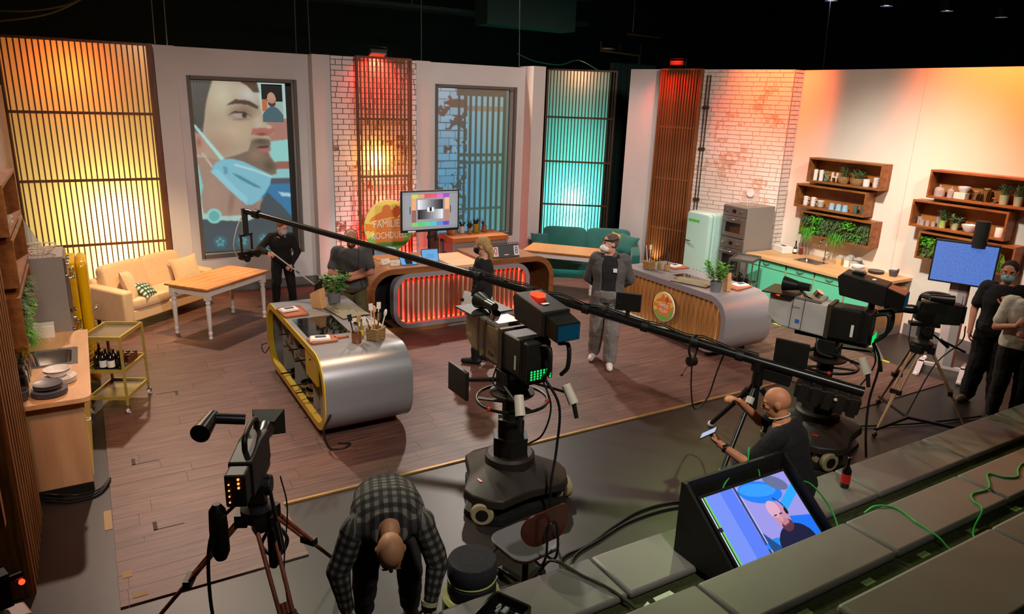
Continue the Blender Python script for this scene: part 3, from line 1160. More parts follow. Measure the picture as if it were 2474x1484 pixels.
gr = MB().box(0.16, 0.38, -0.36, 0.02, H_ - 0.001, H_ + 0.003).build('vent_grille', mat('grille_grey', '9c9a98', 0.4, 0.6), i1)
for k in range(7):
    MB().box(0.18 + 0.03 * k, 0.195 + 0.03 * k, -0.33, -0.01, H_ + 0.0032, H_ + 0.005).build('slot', mat('slot_white', 'd6d2cc', 0.5), gr)

i2, W_, L_, H_, Z_ = island('steel cooking island with lit wooden slat front and round logo', 7.57, 7.55)
po = rrect(-L_ / 2 + 0.002, L_ / 2 - 0.002, Z_ + 0.002, H_ - 0.002, 0.328, 10)
pi = rrect(-L_ / 2 + 0.085, L_ / 2 - 0.085, Z_ + 0.085, H_ - 0.085, 0.25, 10)
MB().ring(po, pi, -W_ / 2 - 0.012, -W_ / 2 + 0.06, 'x').build('front_frame', LILAC, i2, 30)
MB().prism(rrect(-L_ / 2 + 0.05, L_ / 2 - 0.05, Z_ + 0.05, H_ - 0.05, 0.28, 10), -W_ / 2 + 0.10, -W_ / 2 + 0.11, 'x').build('backing_board', mat('backing_pale', 'd9dcc8', 0.6), i2)
ISW = wood('island_slat_wood', '9a6634', 'bd8a50', (6, 6, 0.8), 4, 0.5, 0.12)
ns = 25
first = None
for k in range(ns):
    y = -L_ / 2 + 0.10 + (L_ - 0.2) * (k + 0.5) / ns
    e = min(L_ / 2 - 0.085 - abs(y), 0.25)
    cut = 0.25 - math.sqrt(max(0, 0.25 ** 2 - (0.25 - e) ** 2)) if e < 0.25 else 0
    za, zb = Z_ + 0.095 + cut, H_ - 0.095 - cut
    o = MB().box(-W_ / 2 + 0.03, -W_ / 2 + 0.045, -0.0395, 0.0395, za, zb).build('slat', ISW, i2) if (first is None or cut > 0) else rep(first, i2)
    if cut == 0 and first is None:
        first = o
    o.location = (0, y, 0)
LEDW = glow('led_pale_green', 'f2ffd8', 9.0)
pw = rrect(-L_ / 2 + 0.088, L_ / 2 - 0.088, Z_ + 0.088, H_ - 0.088, 0.247, 10)
pz = rrect(-L_ / 2 + 0.098, L_ / 2 - 0.098, Z_ + 0.098, H_ - 0.098, 0.237, 10)
MB().ring(pw, pz, -W_ / 2 + 0.075, -W_ / 2 + 0.095, 'x').build('led_strip', LEDW, i2)
MB().box(-0.15, 0.1, -0.55, 0.15, H_ - 0.001, H_ + 0.004).build('ceramic_hob', HOB, i2)


# ---- round signs with the cooking pot
def pot_paint(x, z, word1=None):
    """round badge painted in a unit disc"""
    c = np.empty((len(x), 3))
    c[:] = (0.98, 0.86, 0.42)
    grn = (z < -0.15 * 0 - 0.12 + 0.34 * x) | (z < -0.5)
    c[grn] = (0.48, 0.76, 0.36)
    hand = (np.abs(z + 0.02) < 0.14) & (np.abs(x) < 0.98) & (np.abs(x) > 0.6)
    c[hand] = (0.95, 0.58, 0.2)
    pot = (np.abs(x) < 0.66 - 0.08 * (0.2 - z)) & (z < 0.28 + 0.14 * x) & (z > -0.62)
    c[pot] = (0.96, 0.56, 0.26)
    inner = (np.abs(x) < 0.66) & (np.abs(x) > 0.54) & pot & (z > -0.52)
    c[inner] = (0.96, 0.62, 0.22)
    zz = z - 0.16 * x
    lid = (zz > 0.33) & (zz < 0.33 + 0.30 * np.sqrt(np.clip(1 - (x / 0.8) ** 2, 0, 1))) & (np.abs(x) < 0.8)
    c[lid] = (0.94, 0.52, 0.28)
    knob = ((x + 0.12) ** 2 + (zz - 0.68) ** 2) < 0.03
    c[knob] = (0.94, 0.52, 0.28)
    flame = ((x - 0.3) / 0.15) ** 2 + ((zz - 0.5) / 0.24) ** 2 < 1
    c[flame] = (0.84, 0.36, 0.18)
    return c


def disc_picture(name, r, fn, m, parent, axis, loc, nr=40, na=80):
    """round picture facing -y (axis 'y') or -x (axis 'x')"""
    vs = [(0, 0)]
    fs = []
    for i in range(1, nr + 1):
        for k in range(na):
            a = 2 * math.pi * k / na
            vs.append((r * i / nr * math.cos(a), r * i / nr * math.sin(a)))
    for k in range(na):
        fs.append((0, 1 + k, 1 + (k + 1) % na))
    for i in range(1, nr):
        for k in range(na):
            l = (k + 1) % na
            fs.append((1 + (i - 1) * na + k, 1 + i * na + k, 1 + i * na + l, 1 + (i - 1) * na + l))
    me = bpy.data.meshes.new(name)
    if axis == 'y':
        me.from_pydata([(u, 0, w) for u, w in vs], [], fs)
    else:
        me.from_pydata([(0, -u, w) for u, w in vs], [], fs)
    P = np.array(vs)
    cen = np.array([P[list(f)].mean(0) for f in fs]) / r
    rgb = np.clip(fn(cen[:, 0], cen[:, 1]), 0, 1)
    li = np.where(rgb <= 0.04045, rgb / 12.92, ((rgb + 0.055) / 1.055) ** 2.4)
    a = me.attributes.new('picture', 'FLOAT_COLOR', 'FACE')
    a.data.foreach_set('color', np.concatenate([li, np.ones((len(li), 1))], 1).astype(np.float32).ravel())
    o = link(name, me, m, parent)
    o.location = loc
    return o


PRT = print_mat('badge_print')
TXTW = mat('lettering_white', 'fbf6ee', 0.6)
sg = thing('round_sign', 'large round sign with a cooking pot hung on the slat screen', 'sign', (4.6, 12.06, 1.08))
MB().prism(circle(0, 0, 0.47, 48), -0.02, 0.03, 'y').build('sign_disc', mat('sign_edge', 'f0e6c8', 0.6), sg)
disc_picture('sign_print', 0.465, pot_paint, PRT, sg, 'y', (0, -0.0215, 0))
text('lettering', 'FAMILIEN', 0.19, TXTW, sg, (0.0, -0.026, 0.04), (R(90), 0, 0), sx=0.78)
text('lettering', 'KOCHDUELL', 0.17, TXTW, sg, (0.0, -0.026, -0.17), (R(90), 0, 0), sx=0.7)
lg_ = thing('round_badge', 'small round cooking pot badge on the slatted island front', 'sign', (7.1, 7.48, 0.5))
MB().prism(circle(0, 0, 0.22, 48), -0.012, 0.008, 'x').build('badge_disc', mat('badge_edge', 'f4efe2', 0.6), lg_)
disc_picture('badge_print', 0.213, pot_paint, PRT, lg_, 'x', (-0.0128, 0, 0))
text('lettering', 'FAMILIE', 0.085, TXTW, lg_, (-0.015, 0, 0.015), (R(90), 0, R(-90)), 0.001, sx=0.72)
text('lettering', 'YEGIN', 0.075, TXTW, lg_, (-0.015, 0, -0.065), (R(90), 0, R(-90)), 0.001, sx=0.8)

# ---- moderator desk: two wooden loops around a lit slat front
DW = wood('desk_walnut', '7a4a26', '935d33', (1.2, 8, 8), 2.2, 0.42)
BIR = wood('desk_birch', 'd2a273', 'e2ba8c', (1, 8, 8), 2.0, 0.45)
dk = thing('moderator_desk', 'long wooden loop desk with red lit slat front in the centre', 'desk', (0, 0, 0.012))
Y0, Y1 = 9.30, 10.24


def c_band(x0, x1, z0, z1, r, th, open_right, cut):
    out, inn = [], []
    n = 10
    def arc(cx, cz, rad, a0, a1):
        return [(cx + rad * math.cos(R(a0 + (a1 - a0) * k / n)), cz + rad * math.sin(R(a0 + (a1 - a0) * k / n))) for k in range(n + 1)]
    if open_right:
        out = [(cut, z1)] + arc(x0 + r, z1 - r, r, 90, 180) + arc(x0 + r, z0 + r, r, 180, 270) + [(cut, z0)]
        inn = [(cut, z1 - th)] + arc(x0 + r, z1 - r, r - th, 90, 180) + arc(x0 + r, z0 + r, r - th, 180, 270) + [(cut, z0 + th)]
    else:
        out = [(cut, z1)] + arc(x1 - r, z1 - r, r, 90, 0) + arc(x1 - r, z0 + r, r, 0, -90) + [(cut, z0)]
        inn = [(cut, z1 - th)] + arc(x1 - r, z1 - r, r - th, 90, 0) + arc(x1 - r, z0 + r, r - th, 0, -90) + [(cut, z0 + th)]
    m = MB()
    n = len(out)
    for k in range(n - 1):
        q = [out[k], out[k + 1], inn[k + 1], inn[k]]
        vs = [(u, Y0 - 0.02, w) for u, w in q] + [(u, Y1, w) for u, w in q]
        m.add(vs, [(0, 1, 2, 3), (7, 6, 5, 4), (0, 4, 5, 1), (2, 6, 7, 3)])
    m.add([(u, y, w) for y in (Y0 - 0.02, Y1) for u, w in (out[0], inn[0])], [(0, 1, 3, 2)])
    m.add([(u, y, w) for y in (Y0 - 0.02, Y1) for u, w in (out[-1], inn[-1])], [(0, 1, 3, 2)])
    return m


c_band(3.23, 0, 0.0, 0.97, 0.36, 0.085, True, 4.47).build('wooden_loop', DW, dk, 30)
c_band(0, 6.34, 0.0, 0.97, 0.36, 0.085, False, 5.06).build('wooden_loop', DW, dk, 30)
MB().box(3.33, 3.76, 9.70, 9.72, 0.09, 0.88).build('added_back', CAP, dk)  # black board added to shut out the red light and darken the loop
MB().box(3.33, 3.6, Y0 + 0.02, 9.70, 0.0855, 0.09).build('added_floor', CAP, dk)  # added black floor, the loop's inner shade put into its colour
MB().box(5.75, 6.25, 9.85, 9.87, 0.09, 0.88).build('added_back', DW, dk)
MB().box(4.47, 5.06, Y0, Y1 - 0.06, 0.86, 0.93).build('centre_top', BIR, dk)
po = rrect(3.59, 5.88, 0.06, 0.885, 0.26, 10)
pi = rrect(3.66, 5.81, 0.13, 0.815, 0.19, 10)
MB().ring(po, pi, Y0 - 0.03, Y0 + 0.12, 'y').build('front_frame', LILAC, dk, 30)
MB().prism(rrect(3.62, 5.85, 0.09, 0.855, 0.23, 10), Y0 + 0.09, Y0 + 0.11, 'y').build('backing_board', mat('backing_white', 'e4dcd4', 0.6), dk)
MB().box(3.7, 5.8, Y0 + 0.0, Y0 + 0.3, 0.0, 0.06).build('plinth', LILAC, dk)
MB().box(3.75, 5.72, Y0 + 0.13, Y1 - 0.3, 0.062, 0.855).build('inner_cabinet', CAP, dk)
nd = 26
first = None
DSW = wood('desk_slat_wood', '7a4322', '945a30', (6, 6, 0.8), 4, 0.5, 0.1)
for k in range(nd):
    x = 3.68 + 2.11 * (k + 0.5) / nd
    e = min(x - 3.66, 5.81 - x)
    cut = 0.19 - math.sqrt(max(0, 0.19 ** 2 - (0.19 - e) ** 2)) if e < 0.19 else 0
    if cut > 0 or first is None:
        o = MB().box(-0.019, 0.019, Y0 + 0.02, Y0 + 0.042, 0.135 + cut, 0.81 - cut).build('slat', DSW, dk)
        if cut == 0:
            first = o
    else:
        o = rep(first, dk)
    o.location = (x, 0, 0)
MB().ring(rrect(3.662, 5.808, 0.132, 0.813, 0.188, 10), rrect(3.672, 5.798, 0.142, 0.803, 0.178, 10), Y0 + 0.07, Y0 + 0.088, 'y').build('led_strip', glow('led_red', 'ff2410', 26.0), dk)

# ---- sideboard behind the desk
sb = thing('sideboard', 'low sideboard with orange wooden top and grey drawers behind the desk', 'sideboard', (6.15, 11.73, 0.012))
MB().box(-0.58, 0.58, -0.31, 0.31, 0.80, 0.885).build('top_slab', wood('sideboard_top', 'b5652c', 'cf7e40', (1, 8, 8), 2), sb, None, 0.004)
GREY = mat('drawer_grey', '9a9089', 0.4, 0.3)
for k in (-1, 1):
    d_ = MB().box(k * 0.265 - 0.255, k * 0.265 + 0.255, -0.29, 0.2, 0.56, 0.79).build('drawer', GREY, sb)
    MB().tube([(k * 0.265 - 0.13, -0.29, 0.69), (k * 0.265 - 0.13, -0.32, 0.69), (k * 0.265 + 0.13, -0.32, 0.69), (k * 0.265 + 0.13, -0.29, 0.69)], 0.006).build('handle', CHR, d_)
for sx in (-1, 1):
    for sy in (-1, 1):
        MB().cbox((sx * 0.55, sy * 0.27, 0.4), (0.05, 0.05, 0.8)).build('leg', LILAC, sb)
MB().box(-0.56, 0.56, -0.28, 0.28, 0.16, 0.18).build('low_shelf', GREY, sb)

# ---- fridges
MINT = mat('fridge_mint', 'b5d8cc', 0.25, 0, coat=0.5)
YELF = mat('fridge_yellow', 'e0a800', 0.25, 0, coat=0.5)


def fridge(label, m, loc, rz, strip=False):
    t = thing('retro_fridge', label, 'fridge', loc, rz)
    MB().prism(rrect(-0.3, 0.3, 0.05, 1.49, 0.07, 6), -0.18, 0.22, 'y').build('cabinet', m, t, 30, 0.015)
    d_ = MB().prism(rrect(-0.3, 0.3, 0.08, 1.49, 0.08, 6), -0.29, -0.185, 'y').build('door', m, t, 40, 0.045, 5)
    MB().tube([(-0.24, -0.285, 0.93), (-0.24, -0.33, 0.94), (-0.1, -0.335, 0.94)], [0.014, 0.013, 0.01], 8).build('handle', CHR, d_, 50)
    if strip:
        MB().box(-0.24, 0.04, -0.2935, -0.2905, 1.30, 1.345).build('tape_strip', mat('tape_green', '4fc440', 0.6), d_)
    for sx in (-1, 1):
        for sy in (-0.12, 0.17):
            MB().cyl((sx * 0.24, sy, 0), (sx * 0.24, sy, 0.052), 0.02, n=10).build('foot', CAP, t)
    return t


fridge('tall mint green retro fridge against the pale bricks', MINT, (9.86, 9.42, 0), -90, True)
fridge('yellow retro fridge seen edge-on behind the left oven tower', YELF, (-0.40, 9.17, 0), 90)

# ---- oven towers
TGREY = mat('tower_grey', '8c847c', 0.5, 0.1)
OVST = mat('oven_steel', '8d827c', 0.28, 0.8, noise=0.05, scale=3)
OVGL = mat('oven_glass', '101414', 0.06, 0, coat=0.6)


def oven_tower(label, loc, rz):
    t = thing('oven_tower', label, 'oven', loc, rz)
    MB().box(-0.28, 0.28, -0.33, 0.35, 0.0, 1.68).build('housing', TGREY, t)
    for zc, zd0, zd1 in ((1.50, 1.13, 1.49), (0.93, 0.42, 0.92)):
        p = MB().box(-0.265, 0.265, -0.35, -0.329, zc, zc + 0.16).build('control_panel', OVST, t)
        for x in (-0.18, 0.14):
            MB().cyl((x, -0.375, zc + 0.085), (x, -0.35, zc + 0.085), 0.021, n=14).build('knob', CHR, p, 40)
        MB().box(-0.05, 0.03, -0.353, -0.35, zc + 0.055, zc + 0.115).build('display', OVGL, p)
        d_ = MB().box(-0.265, 0.265, -0.36, -0.329, zd0, zd1).build('oven_door', OVST, t, None, 0.006)
        MB().box(-0.17, 0.17, -0.363, -0.3602, zd0 + 0.08, zd1 - 0.11).build('window', OVGL, d_)
        MB().tube([(-0.2, -0.36, zd1 - 0.05), (-0.2, -0.4, zd1 - 0.05), (0.2, -0.4, zd1 - 0.05), (0.2, -0.36, zd1 - 0.05)], 0.011, 8).build('handle', CHR, d_, 50)
    return t


oven_tower('grey double oven tower between the mint fridge and the bricks', (10.15, 8.79, 0), -90)
oven_tower('grey oven tower side standing behind the left kitchen counter', (-0.63, 8.56, 0), 90)

# ---- kitchen units
BEECH = wood('worktop_beech', 'cf9d68', 'dfb07c', (6, 1, 6), 2.0, 0.45)
BEND = wood('beech_end_panel', 'bb8f62', 'cda274', (4, 4, 0.5), 3.0, 0.5)
MINTC = mat('cabinet_mint', '63c79c', 0.5)
for i, (ya, yb, lb) in enumerate([(7.63, 8.43, 'mint base cabinet left of the sink beside the oven tower'), (6.52, 7.62, 'mint base cabinet under the steel sink'), (6.08, 6.51, 'narrow mint base cabinet at the near end of the worktop')]):
    t = thing('base_cabinet', lb, 'cabinet', (9.9, (ya + yb) / 2, 0), 0)
    hw = (yb - ya) / 2
    MB().box(0.0, 0.9, -hw, hw, 0.14, 0.76).build('carcass', BEECH, t)
    MB().box(0.06, 0.9, -hw, hw, 0.0, 0.139).build('toe_kick', CARC, t)
    nfr = 2 if hw > 0.45 else 1
    for k in range(nfr):
        a = -hw + 2 * hw * k / nfr + 0.012
        b_ = -hw + 2 * hw * (k + 1) / nfr - 0.012
        for z0, z1, nm in ((0.15, 0.715, 'cabinet_door'), (0.735, 0.85, 'drawer')):
            d_ = MB().box(-0.018, -0.0005, a, b_, z0, z1).build(nm, MINTC, t)
            if nm == 'drawer':
                c = (a + b_) / 2
                MB().tube([(-0.018, c - 0.07, 0.81), (-0.035, c - 0.05, 0.79), (-0.04, c, 0.78), (-0.035, c + 0.05, 0.79), (-0.018, c + 0.07, 0.81)], 0.007, 6).build('handle', OVST, d_)
tag(MB().box(9.84, 10.4, 6.05, 7.27, 0.862, 0.905).box(9.84, 10.16, 7.27, 7.73, 0.862, 0.905).box(10.5, 10.846, 6.05, 8.47, 0.862, 0.905).box(9.84, 10.5, 7.73, 8.47, 0.862, 0.905).box(10.4, 10.5, 6.05, 7.27, 0.862, 0.905).build('worktop', BEECH), 'long beech worktop running along the right kitchen wall', 'worktop')


def basin(label, x0, x1, y0, y1, z, tap=None, drain=None):
    t = thing('sink', label, 'sink', ((x0 + x1) / 2, (y0 + y1) / 2, z))
    hx, hy = (x1 - x0) / 2, (y1 - y0) / 2
    po = rrect(-hx, hx, -hy, hy, 0.03, 4)
    pi = rrect(-hx + 0.05, hx - 0.05, -hy + 0.05, hy - 0.05, 0.05, 4)
    pb = rrect(-hx + 0.08, hx - 0.08, -hy + 0.08, hy - 0.08, 0.05, 4)
    m = MB()
    m.ring(po, pi, -0.002, 0.004)
    n = len(pi)
    vs = [(u, v, 0.0) for u, v in pi] + [(u, v, -0.12) for u, v in pb]
    m.add(vs, [(k, (k + 1) % n, n + (k + 1) % n, n + k) for k in range(n)] + [tuple(range(n, 2 * n))])
    m.build('bowl', mat('sink_steel', 'a9a39c', 0.22, 0.9), t, 30)
    if tap:
        MB().cyl((tap[0], tap[1], 0), (tap[0], tap[1], 0.06), 0.025, 0.02, 12).tube(curve_pts([(tap[0], tap[1], 0.05), (tap[0], tap[1], 0.28), (tap[0] - 0.05, tap[1], 0.36), (tap[0] - 0.15, tap[1], 0.36), (tap[0] - 0.19, tap[1], 0.28)], 6), 0.012, 8).tube([(tap[0], tap[1] - 0.02, 0.1), (tap[0], tap[1] - 0.1, 0.16)], 0.008, 6).build('tap', CHR, t, 50)
    return t


basin('steel sink with curved tap in the right beech worktop', 10.16, 10.5, 7.27, 7.73, 0.905, tap=(0.26, -0.06))

# left counter
t = thing('base_cabinet', 'beech base cabinet with pale end panel in the left foreground', 'cabinet', (0, 0, 0))
MB().box(-0.8, -0.25, 6.47, 8.27, 0.12, 0.76).build('carcass', BEND, t)
MB().box(-0.8, -0.24, 6.44, 6.469, 0.0, 0.858).build('end_panel', BEND, t)
MB().box(-0.8, -0.3, 6.47, 8.27, 0.0, 0.119).build('toe_kick', CAP, t)
MB().box(-0.815, -0.24, 6.43, 6.438, 0.0, 0.09).build('kick_board', CAP, t)
YC = mat('cabinet_yellow', 'd8c060', 0.5)
for k in range(3):
    a, b_ = 6.48 + 0.6 * k, 7.07 + 0.6 * k
    for z0, z1, nm in ((0.13, 0.68, 'cabinet_door'), (0.695, 0.85, 'drawer')):
        d_ = MB().box(-0.249, -0.232, a, b_, z0, z1).build(nm, YC, t)
        c = (a + b_) / 2
        MB().tube([(-0.232, a + 0.04, z1 - 0.06), (-0.205, a + 0.05, z1 - 0.06), (-0.205, a + 0.09, z1 - 0.06), (-0.232, a + 0.1, z1 - 0.06)], 0.007, 6).build('handle', RUB, d_)
pl = rrect(-0.815, -0.17, 6.33, 8.278, 0.05, 6)
WK = MB()
WK.box(-0.815, -0.17, 6.40, 7.22, 0.862, 0.9).box(-0.815, -0.17, 7.72, 8.278, 0.862, 0.9).box(-0.815, -0.70, 7.22, 7.72, 0.862, 0.9).box(-0.26, -0.17, 7.22, 7.72, 0.862, 0.9)
WK.prism([(-0.815, 6.33), (-0.24, 6.33), (-0.205, 6.34), (-0.18, 6.36), (-0.17, 6.40), (-0.815, 6.40)], 0.862, 0.9)
tag(WK.build('worktop', BEECH), 'beech worktop of the left kitchen counter with rounded corner', 'worktop')
basin('steel sink let into the left beech worktop', -0.70, -0.26, 7.22, 7.72, 0.9)

# ---- wall shelf boxes
SHW = wood('shelf_walnut', '6d3f1c', '9c622f', (6, 1.2, 6), 2.5, 0.45)
SHB = wood('shelf_back', '9a5622', 'b87030', (6, 1.5, 3), 2.0, 0.5)


def shelf_box(label, y0, y1, z0, z1, side, group=None):
    xw = 10.849 if side > 0 else -0.819
    t = thing('wall_shelf', label, 'shelf', (xw, (y0 + y1) / 2, z0))
    s = -1 if side > 0 else 1
    hy, h, d, th = (y1 - y0) / 2, z1 - z0, 0.25, 0.028
    def bx(n, x0, x1, ya, yb, za, zb, m):
        MB().box(min(s * x0, s * x1), max(s * x0, s * x1), ya, yb, za, zb).build(n, m, t)
    bx('back_board', 0, 0.012, -hy + th, hy - th, th, h - th, SHB)
    bx('top_board', 0, d, -hy, hy, h - th, h, SHW)
    bx('bottom_board', 0, d, -hy, hy, 0, th, SHW)
    bx('side_board', 0, d, -hy, -hy + th, th, h - th, SHW)
    bx('side_board', 0, d, hy - th, hy, th, h - th, SHW)
    return t


shelf_box('top wall shelf of the stack nearer the bricks, holding letters and baskets', 6.69, 8.03, 2.175, 2.58, 1)
shelf_box('middle wall shelf of the stack nearer the bricks, holding mugs and tumblers', 6.88, 8.21, 1.73, 2.125, 1)
shelf_box('herb planter box at the bottom of the stack nearer the bricks', 6.69, 8.03, 1.27, 1.68, 1)
shelf_box('top wall shelf of the far right stack, holding tins and glass jars', 4.61, 5.95, 2.175, 2.58, 1)
shelf_box('middle wall shelf of the far right stack, holding canisters and green pots', 4.80, 6.13, 1.73, 2.125, 1)
shelf_box('herb planter box behind the blue screen on the far right', 4.62, 5.95, 1.27, 1.68, 1)
shelf_box('top wall shelf at the left picture edge', 6.72, 8.05, 2.175, 2.58, -1)
shelf_box('middle wall shelf at the left picture edge, holding glass jars', 6.86, 8.19, 1.73, 2.125, -1)
shelf_box('herb planter box at the left picture edge', 6.72, 8.05, 1.27, 1.68, -1)
# ================================================================== studio gear
GB = mat('gear_black', '15130f', 0.5, noise=0.2, scale=12)
GBS = mat('gear_black_satin', '1b1a17', 0.3, 0.2)
GDK = mat('gear_brown_black', '221a12', 0.55, noise=0.2, scale=9)
LTAN = mat('lens_tan', '8d7550', 0.45)
LGRY = mat('lens_grey', 'b9b4ac', 0.45)
GRIP = mat('grip_cream', 'c8c0ac', 0.5)
TREAD = mat('wheel_cream', '9a8a66', 0.6)
REDL = glow('tally_red', 'ff2a14', 6.0)
REDM = mat('red_plastic', 'c0241c', 0.4)
GRNL = glow('button_green', '18c85a', 1.6)
CYAN = mat('hood_blue', '0c4a5c', 0.3)
CABB = mat('cable_black', '0e0d0c', 0.6)


def torus(mb, c, rad, r, n=40, k=8):
    return mb.tube([(c[0] + rad * math.cos(2 * math.pi * i / n), c[1] + rad * math.sin(2 * math.pi * i / n), c[2]) for i in range(n)], r, k, closed=True)


def pedestal_camera(label, loc, rz, lensm, dark=False, mark='HD'):
    t = thing('studio_camera', label, 'studio camera', loc, rz)
    # three-lobed base skirt
    def lobes(r1, r2):
        pts = []
        for k in range(3):
            a = R(90 + 120 * k)
            for da, rr in ((-22, r1), (-9, r1 * 1.03), (9, r1 * 1.03), (22, r1), (45, r2), (60, r2 * 0.94), (75, r2)):
                pts.append((rr * math.cos(a + R(da)), rr * math.sin(a + R(da))))
        return pts
    b = MB()
    A, B_, C_ = lobes(0.50, 0.38), lobes(0.49, 0.37), lobes(0.22, 0.2)
    b.loft([[Vector((x, y, 0.165)) for x, y in A], [Vector((x, y, 0.235)) for x, y in B_], [Vector((x, y, 0.36)) for x, y in C_]])
    b.build('base_skirt', GDK, t, 30, 0.01)
    b = MB()
    b.loft([[Vector((x * 0.98, y * 0.98, 0.012)) for x, y in A], [Vector((x * 0.97, y * 0.97, 0.06)) for x, y in A], [Vector((x * 0.62, y * 0.62, 0.09)) for x, y in A], [Vector((x * 0.55, y * 0.55, 0.2)) for x, y in A]])
    b.build('cable_guard', GB, t, 30)
    for k in range(3):
        a = R(90 + 120 * k)
        cx, cy = 0.46 * math.cos(a), 0.46 * math.sin(a)
        tx, ty = -math.sin(a), math.cos(a)
        rv = Vector((math.cos(a + 0.45), math.sin(a + 0.45), 0))
        for q in (-0.06, 0.04):
            p = Vector((cx, cy, 0.098)) + rv * q
            w = MB().cyl(p - rv * 0.03, p + rv * 0.03, 0.096, n=24).build('wheel', TREAD, t, 40, 0.012)
            MB().cyl(p - rv * 0.034, p + rv * 0.034, 0.052, n=18).build('hub', GB, w, 40)
    MB().lathe([(0.215, 0.33), (0.215, 0.42), (0.19, 0.44), (0.0, 0.44)], n=28).build('column_foot', GDK, t, 30)
    MB().lathe([(0.165, 0.42), (0.165, 0.60), (0.0, 0.60)], n=6).build('column_stage', GB, t)
    MB().lathe([(0.125, 0.59), (0.125, 0.76), (0.0, 0.76)], n=6).build('column_stage', GB, t)
    MB().lathe([(0.08, 0.74), (0.08, 0.95), (0.0, 0.95)], n=24).build('inner_column', GBS, t, 30)
    MB().box(-0.05, 0.05, -0.175, -0.16, 0.36, 0.39).build('plate', GRIP, t)
    MB().box(-0.36, -0.27, -0.12, -0.06, 0.262, 0.30).build('red_pedal', REDM, t)
    MB().box(0.0, 0.1, -0.262, -0.255, 0.245, 0.27, Matrix.Rotation(0, 4, 'X')).build('sticker', mat('sticker_green', '5a8a4a', 0.6), t)
    torus(MB(), (0, 0, 0.93), 0.30, 0.014).build('steering_ring', GBS, t, 60)
    for k in range(3):
        a = R(30 + 120 * k)
        MB().bar((0.07 * math.cos(a), 0.07 * math.sin(a), 0.9), (0.295 * math.cos(a), 0.295 * math.sin(a), 0.928), 0.04, 0.012).build('spoke', GB, t)
    for k in range(3):
        a = R(80 + 120 * k)
        torus(MB(), (0.30 * math.cos(a), 0.30 * math.sin(a), 0.93), 0.001, 0.021, 8, 8).build('ring_marker', REDM, t)
    MB().lathe([(0.17, 0.97), (0.19, 0.985), (0.19, 1.0), (0.12, 1.01), (0.0, 1.01)], n=28).build('head_plate', GDK, t, 30)
    MB().box(-0.09, 0.09, -0.11, 0.11, 1.0, 1.14).box(-0.12, -0.08, -0.08, 0.08, 1.02, 1.2).box(0.08, 0.12, -0.08, 0.08, 1.02, 1.2).build('pan_head', GB, t, None, 0.01)
    MB().box(-0.08, 0.08, -0.35, 0.32, 1.19, 1.225).build('wedge_plate', GBS, t)
    # camera body and box lens
    MB().box(-0.12, 0.12, -0.36, 0.02, 1.225, 1.545).build('camera_body', GB, t, None, 0.02, 3)
    MB().box(-0.13, 0.13, -0.30, -0.26, 1.26, 1.56).build('side_rib', GBS, t, None, 0.01)
    ln = MB().prism([(0.03, 1.225), (0.48, 1.25), (0.60, 1.33), (0.60, 1.56), (0.03, 1.545)], -0.125, 0.125, 'x').build('box_lens', lensm, t, None, 0.012)
    MB().box(-0.126, 0.126, 0.1, 0.5, 1.552, 1.575).build('lens_top_rail', mat('rail_grey', '9a9690', 0.35, 0.5), ln)
    MB().box(-0.1, 0.1, 0.6005, 0.604, 1.35, 1.54).build('front_glass', OVGL, ln)
    MB().box(-0.135, 0.135, 0.0, 0.035, 1.22, 1.56).build('lens_mount', mat('mount_dark', '3a3024' if not dark else '5a5750', 0.5), t)
    text('lettering', mark, 0.06, mat('mark_pale', 'cdbf9c' if not dark else '8a8070', 0.6), ln, (-0.1265, 0.53, 1.36), (R(90), 0, R(-90)), 0.0005)
    text('lettering', '22xs' if not dark else 'Canon', 0.05 if not dark else 0.03, mat('mark_dark', '2c2416', 0.6), ln, (-0.1265, 0.16 if not dark else 0.33, 1.30 if not dark else 1.47), (R(90), 0, R(-90)), 0.0005)
    MB().box(-0.1268, -0.126, 0.28, 0.32, 1.31, 1.35).build('blue_mark', mat('mark_blue', '3a62a8', 0.5), ln)
    for y in (0.25, 0.36):
        MB().tube([(-0.128, y, 1.57), (-0.13, y + 0.005, 1.4), (-0.128, y + 0.01, 1.24)], 0.003, 5).build('lens_cord', CABB, ln)
    MB().box(-0.2, 0.2, 0.34, 0.66, 1.582, 1.594).build('hood_plate', GB, t)
    MB().box(-0.125, -0.085, 0.47, 0.53, 1.555, 1.58).build('tally_light', REDL, t)
    MB().cyl((-0.05, 0.36, 1.67), (-0.05, 0.5, 1.67), 0.045, 0.075, 18).cyl((-0.05, 0.24, 1.67), (-0.05, 0.36, 1.67), 0.038, 0.045, 14).tube([(-0.05, 0.33, 1.63), (-0.06, 0.25, 1.575)], 0.012, 6).build('talent_light', GBS, t, 40)
    MB().tube([(-0.08, 0.28, 1.59), (-0.10, 0.12, 1.55), (-0.10, 0.0, 1.5)], 0.012, 6).build('cable_arm', CHR, t)
    MB().cyl((-0.1, 0.16, 1.61), (-0.1, 0.13, 1.66), 0.04, 0.04, 16).build('round_mirror', CHR, t, 40)
    # viewfinder
    vf = MB().prism([(-0.42, 1.60), (-0.42, 1.80), (-0.02, 1.86), (0.02, 1.82), (-0.02, 1.64)], -0.02, 0.24, 'x').build('viewfinder', GB, t, None, 0.01)
    MB().prism([(-0.58, 1.60), (-0.58, 1.74), (-0.42, 1.785), (-0.42, 1.62)], 0.0, 0.22, 'x').build('viewfinder_hood', GBS, vf, None, 0.006)
    MB().box(0.01, 0.21, -0.584, -0.5805, 1.61, 1.73).build('viewfinder_screen', glow('vf_blue', '0e3c50', 0.6), vf)
    MB().box(0.08, 0.16, -0.20, -0.08, 1.842, 1.875).build('tally_light', REDL if not dark else GBS, vf, None, 0.012)
